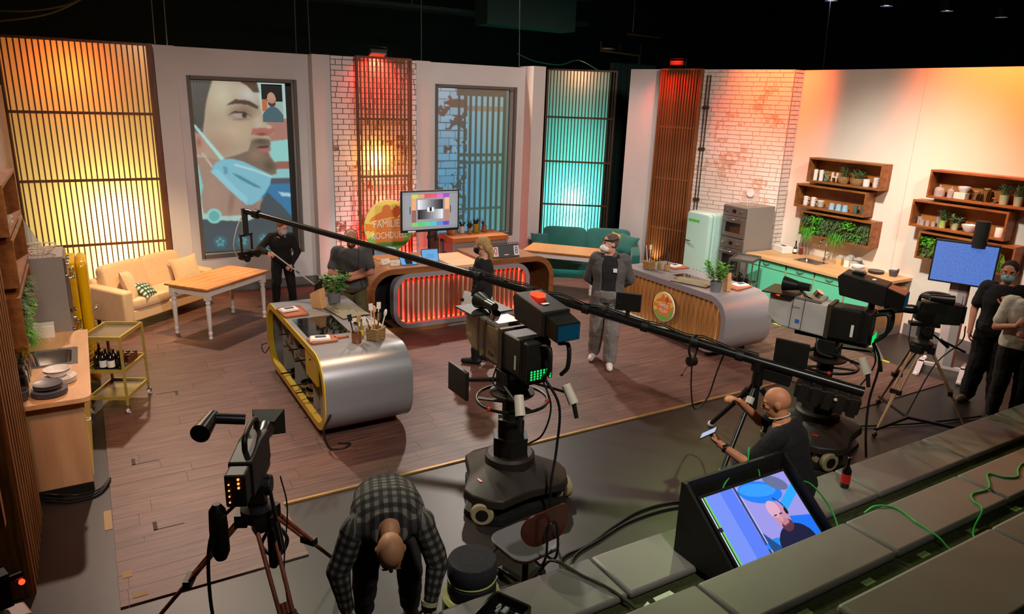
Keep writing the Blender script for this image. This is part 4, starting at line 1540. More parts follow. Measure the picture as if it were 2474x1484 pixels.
    MB().box(0.06, 0.12, -0.3, -0.299 + 0.03, 1.822, 1.826).build('sticker', LBLW, vf)
    MB().tube([(0.10, -0.3, 1.54), (0.10, -0.3, 1.62)], 0.03, 10).build('viewfinder_mount', GB, t)
    MB().tube(curve_pts([(0.02, -0.35, 1.5), (0.02, -0.47, 1.52), (0.02, -0.48, 1.35), (0.02, -0.40, 1.25)], 6), 0.018, 8).tube(curve_pts([(0.2, -0.35, 1.5), (0.2, -0.47, 1.52), (0.2, -0.48, 1.35), (0.2, -0.40, 1.25)], 6), 0.018, 8).build('rear_handle', GB, t, 50)
    pn = MB().box(-0.10, 0.12, -0.385, -0.365, 1.235, 1.33).build('rear_panel', GBS, t)
    bt = MB().box(-0.008, 0.008, -0.3875, -0.3855, -0.007, 0.007)
    b0 = None
    for i in range(7):
        for j in range(4):
            p = (-0.08 + 0.03 * i, 0, 1.25 + 0.021 * j)
            if b0 is None:
                b0 = bt.build('button', GRNL, pn)
                b0.location = p
            else:
                rep(b0, pn, p)
    MB().box(-0.121, -0.1205, -0.22, -0.195, 1.28, 1.40).build('white_strip', LBLW, t)
    # front prompter-style monitor hung low on the left
    mo = MB().box(-0.40, -0.37, 0.08, 0.40, 0.95, 1.2, Matrix.Rotation(0, 4, 'Z')).build('side_monitor', GB, t, None, 0.008)
    MB().bar((-0.37, 0.24, 1.08), (-0.08, 0.1, 1.08), 0.03, 0.03).build('monitor_arm', GB, t)
    # pan bars with white grips
    for sx, a in ((-1, 0.16), (1, 0.30)):
        MB().tube([(sx * 0.1, 0.0, 1.08), (sx * (a + 0.02), -0.36, 1.05)], 0.012, 8).build('pan_bar', GBS, t)
        g = MB().cyl((sx * a, -0.34, 1.12), (sx * (a + 0.03), -0.42, 0.98), 0.038, 0.042, 12).build('zoom_grip', GRIP, t, 40)
        MB().cyl((sx * (a + 0.03), -0.42, 0.98), (sx * (a + 0.045), -0.45, 0.86), 0.02, 0.018, 10).build('handle', GB, g, 40)
    cable([(0.05, -0.37, 1.25), (0.16, -0.45, 1.0), (0.18, -0.42, 0.6), (0.12, -0.45, 0.3), (0.1, -0.5, 0.02)], 0.012).build('hanging_cable', CABB, t, 60)
    cable([(0.03, -0.37, 1.25), (0.10, -0.42, 1.0), (0.12, -0.3, 0.7), (0.08, -0.15, 0.55)], 0.008).build('hanging_cable', CABB, t, 60)
    cable([(-0.1, 0.1, 1.2), (-0.16, 0.05, 1.08), (-0.1, -0.1, 1.05), (0.02, -0.12, 1.15)], 0.008).build('loose_cable', CABB, t, 60)
    return t


pedestal_camera('large pedestal studio camera with tan lens in the middle foreground', (2.88, 4.74, 0), 2, LTAN)
pedestal_camera('pedestal studio camera with grey lens in front of the mint kitchen', (6.15, 4.12, 0), 22, LGRY, True)

TWOOD = wood('tripod_ash', '9a7550', 'b58f66', (6, 6, 1), 4)
TRED = wood('tripod_leg_red_lit', '8a4a34', 'a86248', (6, 6, 1), 4)  # red light on the legs is mixed into the wood colour


def tripod(t, hz, spread, legm, rz0=0, spreader=False):
    top = Vector((0, 0, hz))
    for k in range(3):
        a = R(rz0 + 120 * k)
        d = Vector((math.cos(a), math.sin(a), 0))
        s = Vector((-d.y, d.x, 0))
        foot = d * spread + Vector((0, 0, 0.03))
        up = d * 0.09 + Vector((0, 0, hz - 0.08))
        mid = up.lerp(foot, 0.5)
        lg = MB().tube([up + s * 0.045, mid + s * 0.035], 0.013, 8).tube([up - s * 0.045, mid - s * 0.035], 0.013, 8).build('leg', legm, t, 50)
        m2 = MB().tube([up.lerp(foot, 0.42) + s * 0.012, foot], 0.012, 8).tube([up.lerp(foot, 0.42) - s * 0.012, foot], 0.012, 8)
        m2.build('lower_leg', legm, lg, 50)
        c = MB().bar(mid + s * 0.055, mid - s * 0.055, 0.045, 0.05).build('leg_clamp', GB, lg)
        MB().ball(foot, (0.03, 0.03, 0.03), 10, 6).build('foot', GB, lg, 50)
        MB().bar(up + s * 0.06, up - s * 0.06, 0.07, 0.08).build('hinge', GB, lg)
        if spreader:
            MB().bar(Vector((0, 0, 0.10)), foot + Vector((0, 0, 0.06)), 0.03, 0.03).build('spreader_arm', GB, lg)
    MB().lathe([(0.09, hz - 0.09), (0.1, hz - 0.05), (0.1, hz - 0.01), (0.06, hz + 0.01), (0.055, hz + 0.04), (0.0, hz + 0.04)], n=20).build('bowl', GB, t, 40)


def shoulder_camera(t, z, tally=None, bat=0.115):
    """ENG camera pointing +y on top of a fluid head at height z"""
    MB().box(-0.06, 0.06, -0.07, 0.07, z, z + 0.13).cyl((-0.09, 0, z + 0.09), (0.09, 0, z + 0.09), 0.06, n=18).build('fluid_head', GB, t, None, 0.008)
    MB().box(-0.05, 0.05, -0.12, 0.17, z + 0.13, z + 0.165).build('quick_plate', GBS, t)
    bd_ = MB().prism([(-0.30, z + 0.18), (-0.30, z + 0.40), (-0.05, z + 0.42), (0.12, z + 0.40), (0.14, z + 0.20), (0.02, z + 0.17)], -0.065, 0.065, 'x').build('camera_body', GB, t, None, 0.012)
    MB().tube(curve_pts([(0, -0.18, z + 0.41), (0, -0.16, z + 0.48), (0, 0.0, z + 0.50), (0, 0.10, z + 0.47), (0, 0.12, z + 0.40)], 5), 0.016, 8).build('carry_handle', GB, t, 50)
    MB().lathe([(0.045, 0.0), (0.05, 0.05), (0.045, 0.12), (0.055, 0.16), (0.055, 0.2), (0.0, 0.2)], (0, 0.13, z + 0.3), 18, Matrix.Rotation(R(-90), 3, 'X')).build('lens', GBS, t, 40)
    hd = MB()
    hd.add([(-0.055, 0.32, z + 0.26), (0.055, 0.32, z + 0.26), (0.055, 0.32, z + 0.35), (-0.055, 0.32, z + 0.35), (-0.10, 0.42, z + 0.22), (0.10, 0.42, z + 0.22), (0.10, 0.42, z + 0.39), (-0.10, 0.42, z + 0.39)], [(0, 1, 5, 4), (1, 2, 6, 5), (2, 3, 7, 6), (3, 0, 4, 7), (0, 3, 2, 1)])
    hd.build('matte_hood', GB, t)
    MB().cyl((-0.06, 0.1, z + 0.47), (-0.24, 0.06, z + 0.5), 0.032, 0.032, 14).cyl((-0.24, 0.1, z + 0.5), (-0.25, -0.12, z + 0.49), 0.036, 0.055, 16).build('viewfinder', GBS, t, 40)
    MB().box(-0.055, 0.055, -0.305 - bat, -0.305, z + 0.2, z + 0.39).build('battery', GB, t, None, 0.012)
    if tally:
        for k in range(3):
            MB().ball((0.02, -0.424, z + 0.37 - 0.025 * k), 0.007, 8, 6).build('indicator', tally, t)
        for k in range(4):
            MB().ball((-0.03, -0.424, z + 0.34 - 0.035 * k), 0.005, 8, 6).build('indicator', tally, t)
    MB().tube([(0.08, -0.02, z + 0.08), (0.16, -0.22, z - 0.06)], 0.011, 8).cyl((0.15, -0.2, z - 0.04), (0.2, -0.32, z - 0.14), 0.02, 0.018, 10).build('pan_bar', GBS, t, 40)


tc1 = thing('tripod_camera', 'shoulder camera on a tripod painted red-lit at the lower left', 'video camera', (0.66, 3.97, 0), -24)
tripod(tc1, 0.97, 0.78, TRED, 60)
shoulder_camera(tc1, 1.01, glow('indicator_amber', 'ff7a3a', 3.0))
cable([(0.0, -0.3, 1.2), (-0.14, -0.42, 1.05), (-0.2, -0.36, 0.6), (-0.18, -0.3, 0.2), (-0.12, -0.2, 0.01)], 0.01).build('hanging_cable', CABB, tc1, 60)
MB().lathe([(0.03, 0), (0.05, 0.05), (0.05, 0.2), (0.045, 0.3), (0.02, 0.34)], (-0.12, -0.36, 0.86), 12).build('cloth_cover', GB, tc1, 50)
MB().lathe([(0.02, 0), (0.028, 0.02), (0.028, 0.22), (0.015, 0.26)], (0.1, -0.12, 0.62), 12).build('flashlight', GB, tc1, 50)
cable([(0.12, 0.1, 1.1), (0.16, 0.05, 0.9), (0.13, 0.0, 0.5), (0.15, 0.02, 0.02)], 0.005).build('hanging_cable', CABB, tc1, 60)
cable([(0.08, 0.0, 0.86), (0.17, -0.05, 0.76), (0.12, -0.1, 0.68), (0.02, -0.05, 0.72), (0.08, 0.0, 0.84)], 0.012).build('cable_loop', CABB, tc1, 60)

tc2 = thing('tripod_camera', 'shoulder camera on a wooden tripod in front of the blue screen', 'video camera', (7.58, 3.98, 0), 46)
tripod(tc2, 1.0, 0.60, TWOOD, 15, True)
shoulder_camera(tc2, 1.04, None, 0.03)
MB().tube([(0.1, -0.2, 1.0), (0.2, -0.5, 0.86)], 0.012, 8).build('pan_bar', GBS, tc2)
cable([(0.0, 0.15, 1.25), (0.08, 0.12, 1.0), (0.05, 0.1, 0.9)], 0.005).build('hanging_cable', CABB, tc2, 60)
cable([(0.02, -0.38, 1.2), (0.1, -0.4, 1.0), (0.12, -0.2, 0.7), (0.05, 0, 0.1)], 0.007).build('hanging_cable', CABB, tc2, 60)
MB().cyl((0.03, -0.34, 1.42), (0.03, -0.35, 1.56), 0.004, 0.002, 6).cyl((-0.03, -0.28, 1.42), (-0.03, -0.28, 1.54), 0.004, 0.002, 6).build('antenna', GB, tc2)

# ---- jib crane
P_, T_ = Vector((5.45, 4.35, 0.98)), Vector((1.68, 9.5, 1.87))
u_ = (T_ - P_).normalized()
jb = thing('camera_jib', 'long black camera crane boom reaching across the whole set', 'camera crane', (5.45, 4.35, 0))
jo = Vector((5.45, 4.35, 0))
w_ = lambda p: Vector(p) - jo
E_ = P_ - u_ * 0.95
n_ = 14
pts = [w_(T_.lerp(P_, k / n_)) + Vector((0, 0, 0.03 * math.sin(math.pi * k / n_))) for k in range(n_ + 1)] + [w_(E_)]
MB().tube(pts, [0.034 + 0.012 * k / n_ for k in range(n_ + 1)] + [0.05], 10).build('boom_tube', GBS, jb, 60)
for f in (0.03, 0.52, 0.62, 0.72, 0.82, 0.9, 0.97):
    p = w_(T_.lerp(P_, f)) + Vector((0, 0, 0.03 * math.sin(math.pi * f)))
    MB().cyl(p - u_ * 0.035, p + u_ * 0.035, 0.058, n=14).build('clamp_ring', GB, jb, 40)
for s, r in ((0.05, 0.008), (0.07, 0.006)):
    pp = []
    for k in range(24):
        f = 0.5 + 0.5 * k / 23
        q = w_(T_.lerp(P_, f)) + Vector((0, 0, s + 0.012 * math.sin(k * 1.7) + 0.03 * math.sin(math.pi * f)))
        q += Vector((0.02 * math.cos(k * 2.3), 0.02 * math.sin(k * 1.1), 0))
        pp.append(q)
    MB().tube(pp, r, 6).build('taped_cable', CABB, jb, 60)
# remote head hanging at the tip
tip = w_(T_)
hd = MB().box(-0.035, 0.035, -0.03, 0.03, -0.32, 0.03).build('head_arm', GB, jb)
hd.location = tip
sd_ = Vector((-u_.y, u_.x, 0)).normalized()
for k in (-1, 1):
    MB().bar(tip + Vector((0, 0, -0.30)) + sd_ * 0.09 * k, tip + Vector((0, 0, -0.60)) + sd_ * 0.09 * k, 0.03, 0.03).build('yoke_arm', GB, jb)
MB().bar(tip + Vector((0, 0, -0.31)) - sd_ * 0.1, tip + Vector((0, 0, -0.31)) + sd_ * 0.1, 0.04, 0.03).build('yoke_bar', GB, jb)
MB().cyl(tip + Vector((0, 0, -0.57)) - sd_ * 0.12, tip + Vector((0, 0, -0.57)) + sd_ * 0.12, 0.05, n=16).build('tilt_motor', GBS, jb, 40)
MB().cyl(tip + Vector((0.06, 0.02, -0.55)), tip + Vector((0.12, -0.08, -0.55)), 0.045, 0.05, 14).cyl(tip + Vector((-0.05, 0.0, -0.60)), tip + Vector((-0.02, -0.12, -0.60)), 0.05, 0.045, 14).build('remote_camera', GBS, jb, 40)
cable([tip + Vector((-0.02, 0, -0.05)), tip + Vector((-0.12, -0.1, -0.2)), tip + Vector((-0.18, -0.14, -0.42)), tip + Vector((-0.12, -0.05, -0.58)), tip + Vector((-0.03, 0, -0.57))], 0.008).build('white_lead', GRIP, jb, 60)
# counterweights and control box at the back end
e_ = w_(E_)
ym = Matrix.Translation(w_(P_ - u_ * 0.62) + Vector((0, 0, -0.12))) @ u_.to_track_quat('Y', 'Z').to_matrix().to_4x4()
MB().box(-0.09, 0.09, -0.32, 0.26, -0.10, 0.05, ym).build('counterweight', GB, jb, None, 0.015)
for k in range(5):
    MB().box(-0.1, 0.1, -0.30 + 0.11 * k, -0.22 + 0.11 * k, -0.13, 0.06, ym).build('weight_plate', GDK, jb, None, 0.008)
MB().ball(ym @ Vector((-0.1, -0.1, 0.0)), 0.018, 10, 6).build('round_sticker', GRIP, jb)
ym2 = Matrix.Translation(w_(P_ + u_ * 0.0) + Vector((0.12, -0.1, -0.12))) @ u_.to_track_quat('Y', 'Z').to_matrix().to_4x4()
MB().box(-0.05, 0.05, -0.16, 0.12, -0.07, 0.05, ym2).build('control_box', GB, jb, None, 0.01)
MB().box(-0.05, 0.05, -0.05, 0.05, -0.10, 0.0, Matrix.Translation(w_(P_))).cyl(w_(P_) + Vector((0, 0, -0.24)), w_(P_) + Vector((0, 0, -0.08)), 0.055, 0.05, 16).build('pivot_head', GBS, jb, 40)
MB().cyl(w_(P_) + Vector((0, 0, -0.5)), w_(P_) + Vector((0, 0, -0.24)), 0.035, n=14).build('centre_column', GB, jb, 40)
for k in range(3):
    a = R(200 + 120 * k)
    d = Vector((math.cos(a), math.sin(a), 0))
    up = Vector((0, 0, 0.70)) + d * 0.05
    ft = d * 0.62 + Vector((0, 0, 0.03))
    lg = MB().tube([up, ft], [0.028, 0.024], 10).build('tripod_leg', GBS, jb, 50)
    MB().cyl(up.lerp(ft, 0.1), up.lerp(ft, 0.18), 0.04, n=12).build('leg_collar', GRIP if k == 0 else GB, lg, 40)
    MB().ball(ft, 0.035, 10, 6).build('foot', RUB, lg, 50)
# monitor clamped on the boom
q = w_(T_.lerp(P_, 0.79)) + Vector((0, 0, 0.03))
mm = Matrix.Translation(q + Vector((0, 0, 0.12))) @ Matrix.Rotation(R(-50), 4, 'Z')
MB().box(-0.13, 0.13, -0.025, 0.025, -0.02, 0.17, mm).build('boom_monitor', GB, jb, None, 0.008)
MB().bar(q + Vector((0, 0, 0.02)), q + Vector((0, 0, 0.12)), 0.03, 0.03).build('monitor_bracket', GDK, jb)
for k in range(3):
    cable([q + Vector((-0.02, 0.02, 0.2)), q + Vector((-0.14 - 0.03 * k, 0.1, 0.2 - 0.04 * k)), q + Vector((-0.16 - 0.02 * k, 0.12, 0.05)), q + Vector((-0.05, 0.05, 0.02))], 0.004).build('loose_cable', CABB, jb, 60)
# headset hung on the boom
hp = P_.lerp(T_, 0.1)
hs_ = thing('headset', 'black intercom headset hanging from the crane boom', 'headset', tuple(hp))
MB().tube(curve_pts([(-0.02, 0, -0.17), (-0.06, 0, -0.08), (-0.045, 0, 0.03), (0.0, 0, 0.075), (0.045, 0, 0.03), (0.05, 0, -0.08), (0.02, 0, -0.17)], 6), 0.012, 8).build('headband', GB, hs_, 50)
MB().cyl((-0.045, 0, -0.2), (0.03, 0, -0.2), 0.05, 0.05, 18).build('ear_cup', GB, hs_, 40)
MB().tube(curve_pts([(-0.03, 0, -0.22), (-0.1, -0.02, -0.26), (-0.15, -0.03, -0.31)], 6), 0.004, 6).ball((-0.155, -0.03, -0.315), 0.012, 8, 6).build('microphone', GB, hs_)
cable([(0.0, 0, -0.24), (0.0, -0.03, -0.5), (0.06, -0.05, -0.72), (0.17, -0.1, -0.6), (0.22, -0.14, -0.3), (0.25, -0.2, -0.02)], 0.008).build('cord', CABB, hs_, 60)

# ---- screens on stands
mon = thing('monitor_on_stand', 'flat monitor showing a test chart on a stand behind the desk', 'monitor', (5.03, 11.2, 0.012))
MB().box(-0.54, 0.54, 0.0, 0.05, 1.09, 1.80).build('bezel', GB, mon, None, 0.008)


def chart(u, v):
    c = np.full((len(u), 3), 0.62)
    c[:, 2] = 0.64
    def rect(x0, x1, y0, y1, col):
        c[(u >= x0) & (u < x1) & (v >= y0) & (v < y1)] = col
    top = [(0.83, 0.86, 0.42), (0.93, 0.66, 0.46), (0.93, 0.36, 0.40), (0.93, 0.36, 0.52), (0.93, 0.42, 0.83), (0.62, 0.34, 0.80)]
    bot = [(0.56, 0.80, 0.46), (0.34, 0.83, 0.45), (0.36, 0.84, 0.60), (0.32, 0.79, 0.80), (0.42, 0.56, 0.85), (0.37, 0.31, 0.83)]
    for k in range(6):
        rect(0.16 + 0.113 * k, 0.16 + 0.113 * (k + 1), 0.84, 0.95, top[k])
        rect(0.16 + 0.113 * k, 0.16 + 0.113 * (k + 1), 0.09, 0.20, bot[k])
    rect(0.16, 0.24, 0.20, 0.52, (0.60, 0.40, 0.37)); rect(0.16, 0.24, 0.52, 0.84, (0.97, 0.68, 0.47))
    rect(0.76, 0.838, 0.20, 0.52, (0.78, 0.52, 0.43)); rect(0.76, 0.838, 0.52, 0.84, (0.99, 0.74, 0.55))
    for k in range(10):
        g = 0.94 - 0.09 * k
        rect(0.27 + 0.046 * k, 0.27 + 0.046 * (k + 1), 0.53, 0.79, (g, g, g + 0.02))
        rect(0.27 + 0.046 * (9 - k), 0.27 + 0.046 * (10 - k), 0.27, 0.53, (g, g, g + 0.02))
    rect(0.44, 0.56, 0.47, 0.59, (0.97, 0.97, 0.97)); rect(0.48, 0.52, 0.475, 0.585, (0.05, 0.05, 0.03))
    rect(0.13, 0.143, 0.42, 0.62, (0.05, 0.05, 0.05)); rect(0.86, 0.873, 0.42, 0.62, (0.05, 0.05, 0.05))
    for e in (0.03, 0.06):
        for a in (u, v):
            ln_ = (np.abs(a - e) < 0.003) | (np.abs(a - 1 + e) < 0.003)
            c[ln_] = c[ln_] * 0.8
    return c


picture('screen', 1.03, 0.64, 150, 92, chart, paint_mat('chart_picture', 0.95), mon, (0, -0.0015, 1.455))
MB().cyl((0, 0.07, 0.1), (0, 0.07, 1.3), 0.022, n=12).box(-0.12, 0.12, 0.05, 0.09, 1.3, 1.55).build('pole', GB, mon)
for k in range(3):
    a = R(90 + 120 * k)
    MB().tube([(0, 0.07, 0.45), (0.4 * math.cos(a), 0.07 + 0.4 * math.sin(a), 0.015)], 0.014, 8).build('stand_leg', GB, mon)
for z in (0.7, 0.95):
    MB().cyl((0, 0.07, z), (0, 0.07, z + 0.06), 0.034, n=12).tube([(0.02, 0.05, z + 0.03), (0.08, 0.02, z + 0.06)], 0.007, 6).build('collar', GB, mon)
MB().box(-0.42, -0.28, -0.003, -0.0012, 1.095, 1.12).build('sticker', LBLW, mon)

mb_ = thing('monitor_on_stand', 'blue flickering screen on a tall white stand at the far right', 'monitor', (9.62, 4.75, 0), -67)
MB().box(-0.36, 0.36, -0.03, 0.03, 1.24, 1.80).build('bezel', GB, mb_, None, 0.006)
noise_m = bpy.data.materials.new('blue_noise')
noise_m.use_nodes = True
nt = noise_m.node_tree
b = nt.nodes['Principled BSDF']
tcn = nt.nodes.new('ShaderNodeTexCoord')
nz = nt.nodes.new('ShaderNodeTexNoise')
nz.inputs['Scale'].default_value = 90
nz.inputs['Detail'].default_value = 6
rp = nt.nodes.new('ShaderNodeValToRGB')
rp.color_ramp.elements[0].position = 0.3
rp.color_ramp.elements[0].color = (*lin('2a55b4'), 1)
rp.color_ramp.elements[1].position = 0.72
rp.color_ramp.elements[1].color = (*lin('6a92dc'), 1)
nt.links.new(tcn.outputs['Object'], nz.inputs['Vector'])
nt.links.new(nz.outputs['Fac'], rp.inputs[0])
nt.links.new(rp.outputs[0], b.inputs['Emission Color'])
b.inputs['Emission Strength'].default_value = 0.95
b.inputs['Base Color'].default_value = (0.02, 0.02, 0.02, 1)
MB().box(-0.34, 0.34, -0.0325, -0.0305, 1.262, 1.775).build('screen', noise_m, mb_)
PINKW = mat('stand_pale', 'cdb9b4', 0.5)
MB().box(-0.10, 0.0, 0.05, 0.11, 0.1, 1.75).build('column', PINKW, mb_)
MB().box(0.0, 0.10, 0.05, 0.11, 0.1, 1.75).build('column', mat('stand_grey', '9a918c', 0.5), mb_)
MB().box(0.1, 0.125, 0.05, 0.11, 0.1, 1.75).build('cable_duct', mat('stand_brown', '6e3a2c', 0.6), mb_)
for s in (-1, 1):
    ft = MB().prism([(-0.45, 0.03), (0.45, 0.03), (0.12, 0.1), (-0.12, 0.1)], 0, 0.07, 'x').build('foot', PINKW, mb_)
    ft.location = (s * 0.25 - 0.035, 0.08, 0)
    for y in (-0.42, 0.42):
        MB().cyl((s * 0.25 - 0.02, 0.08 + y, 0.03), (s * 0.25 + 0.02, 0.08 + y, 0.03), 0.03, n=12).build('caster', RUB, mb_)
MB().box(-0.3, 0.3, 0.05, 0.11, 0.06, 0.1).build('cross_bar', PINKW, mb_)
MB().cyl((0.12, 0.0, 1.74), (0.12, 0.0, 2.08), 0.085, n=20).build('black_speaker', GB, mb_, 40)

# ---- projection screens in the two wall openings
def sd_ell(x, y, cx, cy, rx, ry, a=0):
    c, s = math.cos(R(a)), math.sin(R(a))
    dx, dy = x - cx, y - cy
    return np.sqrt(((dx * c + dy * s) / rx) ** 2 + ((-dx * s + dy * c) / ry) ** 2)


def inpoly(x, y, P):
    r = np.zeros(len(x), bool)
    n = len(P)
    for i in range(n):
        (x0, y0), (x1, y1) = P[i], P[(i + 1) % n]
        c = ((y0 > y) != (y1 > y))
        r ^= c & (x < (x1 - x0) * (y - y0) / ((y1 - y0) if y1 != y0 else 1e-9) + x0)
    return r


def blur(c, nx, nz, k):
    a = c.reshape(nz, nx, 3)
    for _ in range(k):
        p = np.pad(a, ((1, 1), (1, 1), (0, 0)), 'edge')
        a = (p[1:-1, 1:-1] * 2 + p[:-2, 1:-1] + p[2:, 1:-1] + p[1:-1, :-2] + p[1:-1, 2:]) / 6
    return a.reshape(-1, 3)


def face_paint(u, v, nx=150, nz=264):
    """large bearded face with a mask pulled under the chin"""
    x, y = u, v * 1.76
    c = np.empty((len(u), 3))
    c[:] = (0.74, 0.86, 0.82)
    def put(P, colr, k=1.0):
        m = inpoly(x, y, P)
        c[m] = c[m] * (1 - k) + np.array(colr) * k
    def ell(cx, cy, rx, ry, a, colr, k=1.0, e=1.0):
        d = np.clip((1 - sd_ell(x, y, cx, cy, rx, ry, a)) / e, 0, 1)[:, None] * k
        c[:] = c * (1 - d) + np.array(colr) * d
    # room behind
    put([(0.6, 1.42), (1, 1.40), (1, 1.18), (0.6, 1.14)], (0.72, 0.52, 0.46))
    put([(0.6, 1.14), (1, 1.18), (1, 0.93), (0.6, 0.88)], (0.62, 0.88, 0.85))
    put([(0.6, 0.93), (1, 0.95), (1, 0.87), (0.6, 0.85)], (0.66, 0.42, 0.36))
    put([(0.6, 0.85), (1, 0.87), (1, 0.77), (0.6, 0.76)], (0.60, 0.84, 0.84))
    put([(0.6, 0.76), (1, 0.77), (1, 0.70), (0.6, 0.68)], (0.36, 0.36, 0.40))
    put([(0.6, 0.70), (1, 0.71), (1, 0.2), (0.6, 0.2)], (0.25, 0.52, 0.70))
    put([(0.86, 0.62), (1, 0.60), (1, 0.56), (0.9, 0.57)], (0.72, 0.88, 0.92))
    # neck and throat
    put([(0.0, 1.0), (0.04, 0.42), (0.2, 0.38), (0.62, 0.38), (0.68, 0.52), (0.66, 0.75), (0.4, 1.0)], (0.70, 0.58, 0.51))
    ell(0.34, 0.52, 0.05, 0.2, -12, (0.56, 0.40, 0.35), 0.6)
    ell(0.56, 0.46, 0.14, 0.12, 0, (0.60, 0.50, 0.47), 0.8)
    ell(0.15, 0.62, 0.1, 0.22, 0, (0.74, 0.60, 0.52), 0.7)
    put([(0.0, 0.92), (0.03, 0.92), (0.06, 0.70), (0.02, 0.56), (0.0, 0.56)], (0.60, 0.85, 0.82))
    # head outline seen from below
    put([(0.0, 1.76), (0.60, 1.76), (0.70, 1.66), (0.715, 1.56), (0.73, 1.47), (0.74, 1.40), (0.80, 1.33), (0.855, 1.285), (0.85, 1.24), (0.80, 1.215), (0.815, 1.17), (0.80, 1.12), (0.785, 1.06), (0.81, 0.99), (0.86, 0.90), (0.85, 0.82), (0.76, 0.80), (0.5, 0.86), (0.28, 0.96), (0.10, 1.0), (0.0, 1.05)], (0.76, 0.67, 0.57))
    ell(0.33, 1.62, 0.22, 0.26, 0, (0.88, 0.86, 0.74), 0.75)
    ell(0.60, 1.64, 0.16, 0.12, -20, (0.86, 0.88, 0.86), 0.8)
    ell(0.42, 1.27, 0.26, 0.16, 0, (0.86, 0.76, 0.63), 0.7)
    ell(0.70, 1.33, 0.08, 0.16, 15, (0.87, 0.80, 0.72), 0.7)
    ell(0.26, 1.10, 0.2, 0.2, 0, (0.72, 0.56, 0.46), 0.6)
    # beard
    put([(0.30, 0.98), (0.44, 1.02), (0.56, 1.06), (0.60, 1.16), (0.70, 1.19), (0.80, 1.18), (0.805, 1.12), (0.77, 1.05), (0.80, 0.99), (0.86, 0.90), (0.85, 0.815), (0.76, 0.79), (0.5, 0.86)], (0.44, 0.37, 0.31), 0.72)
    ell(0.64, 1.02, 0.11, 0.09, 0, (0.66, 0.54, 0.45), 0.8)
    ell(0.78, 0.90, 0.09, 0.08, 0, (0.36, 0.30, 0.25), 0.8)
    ell(0.70, 1.16, 0.13, 0.045, -6, (0.36, 0.30, 0.26), 0.9)
    # mouth, nose
    ell(0.735, 1.075, 0.085, 0.04, 4, (0.70, 0.46, 0.44), 1, 0.3)
    ell(0.725, 1.10, 0.085, 0.014, 4, (0.33, 0.2, 0.2), 1, 0.4)
    put([(0.60, 1.23), (0.62, 1.29), (0.72, 1.30), (0.85, 1.30), (0.86, 1.26), (0.80, 1.22), (0.7, 1.215)], (0.74, 0.46, 0.40))
    ell(0.72, 1.235, 0.07, 0.02, 0, (0.40, 0.24, 0.22), 0.9)
    ell(0.80, 1.31, 0.05, 0.03, 0, (0.90, 0.80, 0.76), 0.9)
    # eye socket, lids, brow
    ell(0.53, 1.46, 0.2, 0.11, 6, (0.52, 0.42, 0.33), 0.9)
    put([(0.36, 1.52), (0.46, 1.585), (0.60, 1.575), (0.70, 1.52), (0.69, 1.49), (0.58, 1.535), (0.46, 1.54)], (0.34, 0.27, 0.22))
    ell(0.50, 1.425, 0.11, 0.035, -4, (0.72, 0.66, 0.60), 1, 0.4)
    ell(0.545, 1.425, 0.032, 0.032, 0, (0.25, 0.22, 0.2), 1, 0.4)
    put([(0.37, 1.42), (0.44, 1.465), (0.55, 1.46), (0.63, 1.41), (0.55, 1.445), (0.44, 1.448)], (0.26, 0.18, 0.15))
    ell(0.50, 1.385, 0.11, 0.012, 4, (0.60, 0.40, 0.34), 0.9)
    # hair
    put([(0.0, 1.76), (0.24, 1.76), (0.20, 1.66), (0.15, 1.52), (0.13, 1.38), (0.10, 1.24), (0.05, 1.20), (0.0, 1.30)], (0.40, 0.38, 0.35))
    for k in range(7):
        put([(0.02 + 0.03 * k, 1.76), (0.035 + 0.03 * k, 1.76), (0.03 + 0.012 * k, 1.30), (0.02 + 0.012 * k, 1.30)], (0.30, 0.28, 0.25), 0.7)
    put([(0.52, 1.76), (0.70, 1.76), (0.72, 1.66), (0.66, 1.66), (0.60, 1.72)], (0.38, 0.29, 0.23))
    # ear
    ell(0.05, 1.13, 0.075, 0.14, 0, (0.78, 0.60, 0.52), 1, 0.3)
    ell(0.055, 1.15, 0.035, 0.07, 0, (0.58, 0.38, 0.32), 0.8)
    # shirt
    put([(0.0, 0.36), (0.2, 0.335), (0.5, 0.31), (0.62, 0.36), (0.66, 0.5), (0.74, 0.62), (0.90, 0.46), (1.0, 0.34), (1.0, 0.0), (0.0, 0.0)], (0.31, 0.35, 0.37))
    # mask and straps
    put([(0.0, 1.33), (0.03, 1.33), (0.30, 0.985), (0.27, 0.955)], (0.74, 0.94, 0.92))
    put([(0.07, 1.04), (0.085, 1.05), (0.18, 0.90), (0.165, 0.89)], (0.86, 0.80, 0.70))
    M_ = [(0.15, 0.85), (0.20, 0.935), (0.275, 0.975), (0.38, 0.98), (0.50, 0.95), (0.66, 0.87), (0.80, 0.80), (0.775, 0.70), (0.72, 0.62), (0.64, 0.53), (0.56, 0.487), (0.50, 0.49), (0.36, 0.62)]
    put(M_, (0.55, 0.80, 0.87))
    put([(0.15, 0.85), (0.36, 0.62), (0.50, 0.49), (0.52, 0.56), (0.38, 0.70), (0.22, 0.88)], (0.62, 0.86, 0.92))
    put([(0.36, 0.84), (0.46, 0.80), (0.66, 0.68), (0.68, 0.66), (0.60, 0.68), (0.44, 0.77)], (0.36, 0.58, 0.66))
    put([(0.40, 0.93), (0.60, 0.87), (0.80, 0.79), (0.795, 0.775), (0.60, 0.85), (0.40, 0.91)], (0.78, 0.94, 0.96))
    put([(0.28, 0.90), (0.32, 0.90), (0.33, 0.83), (0.29, 0.82)], (0.42, 0.66, 0.74))
    # lower bar with round buttons
    put([(0, 0.27), (1, 0.25), (1, 0), (0, 0)], (0.32, 0.36, 0.38))
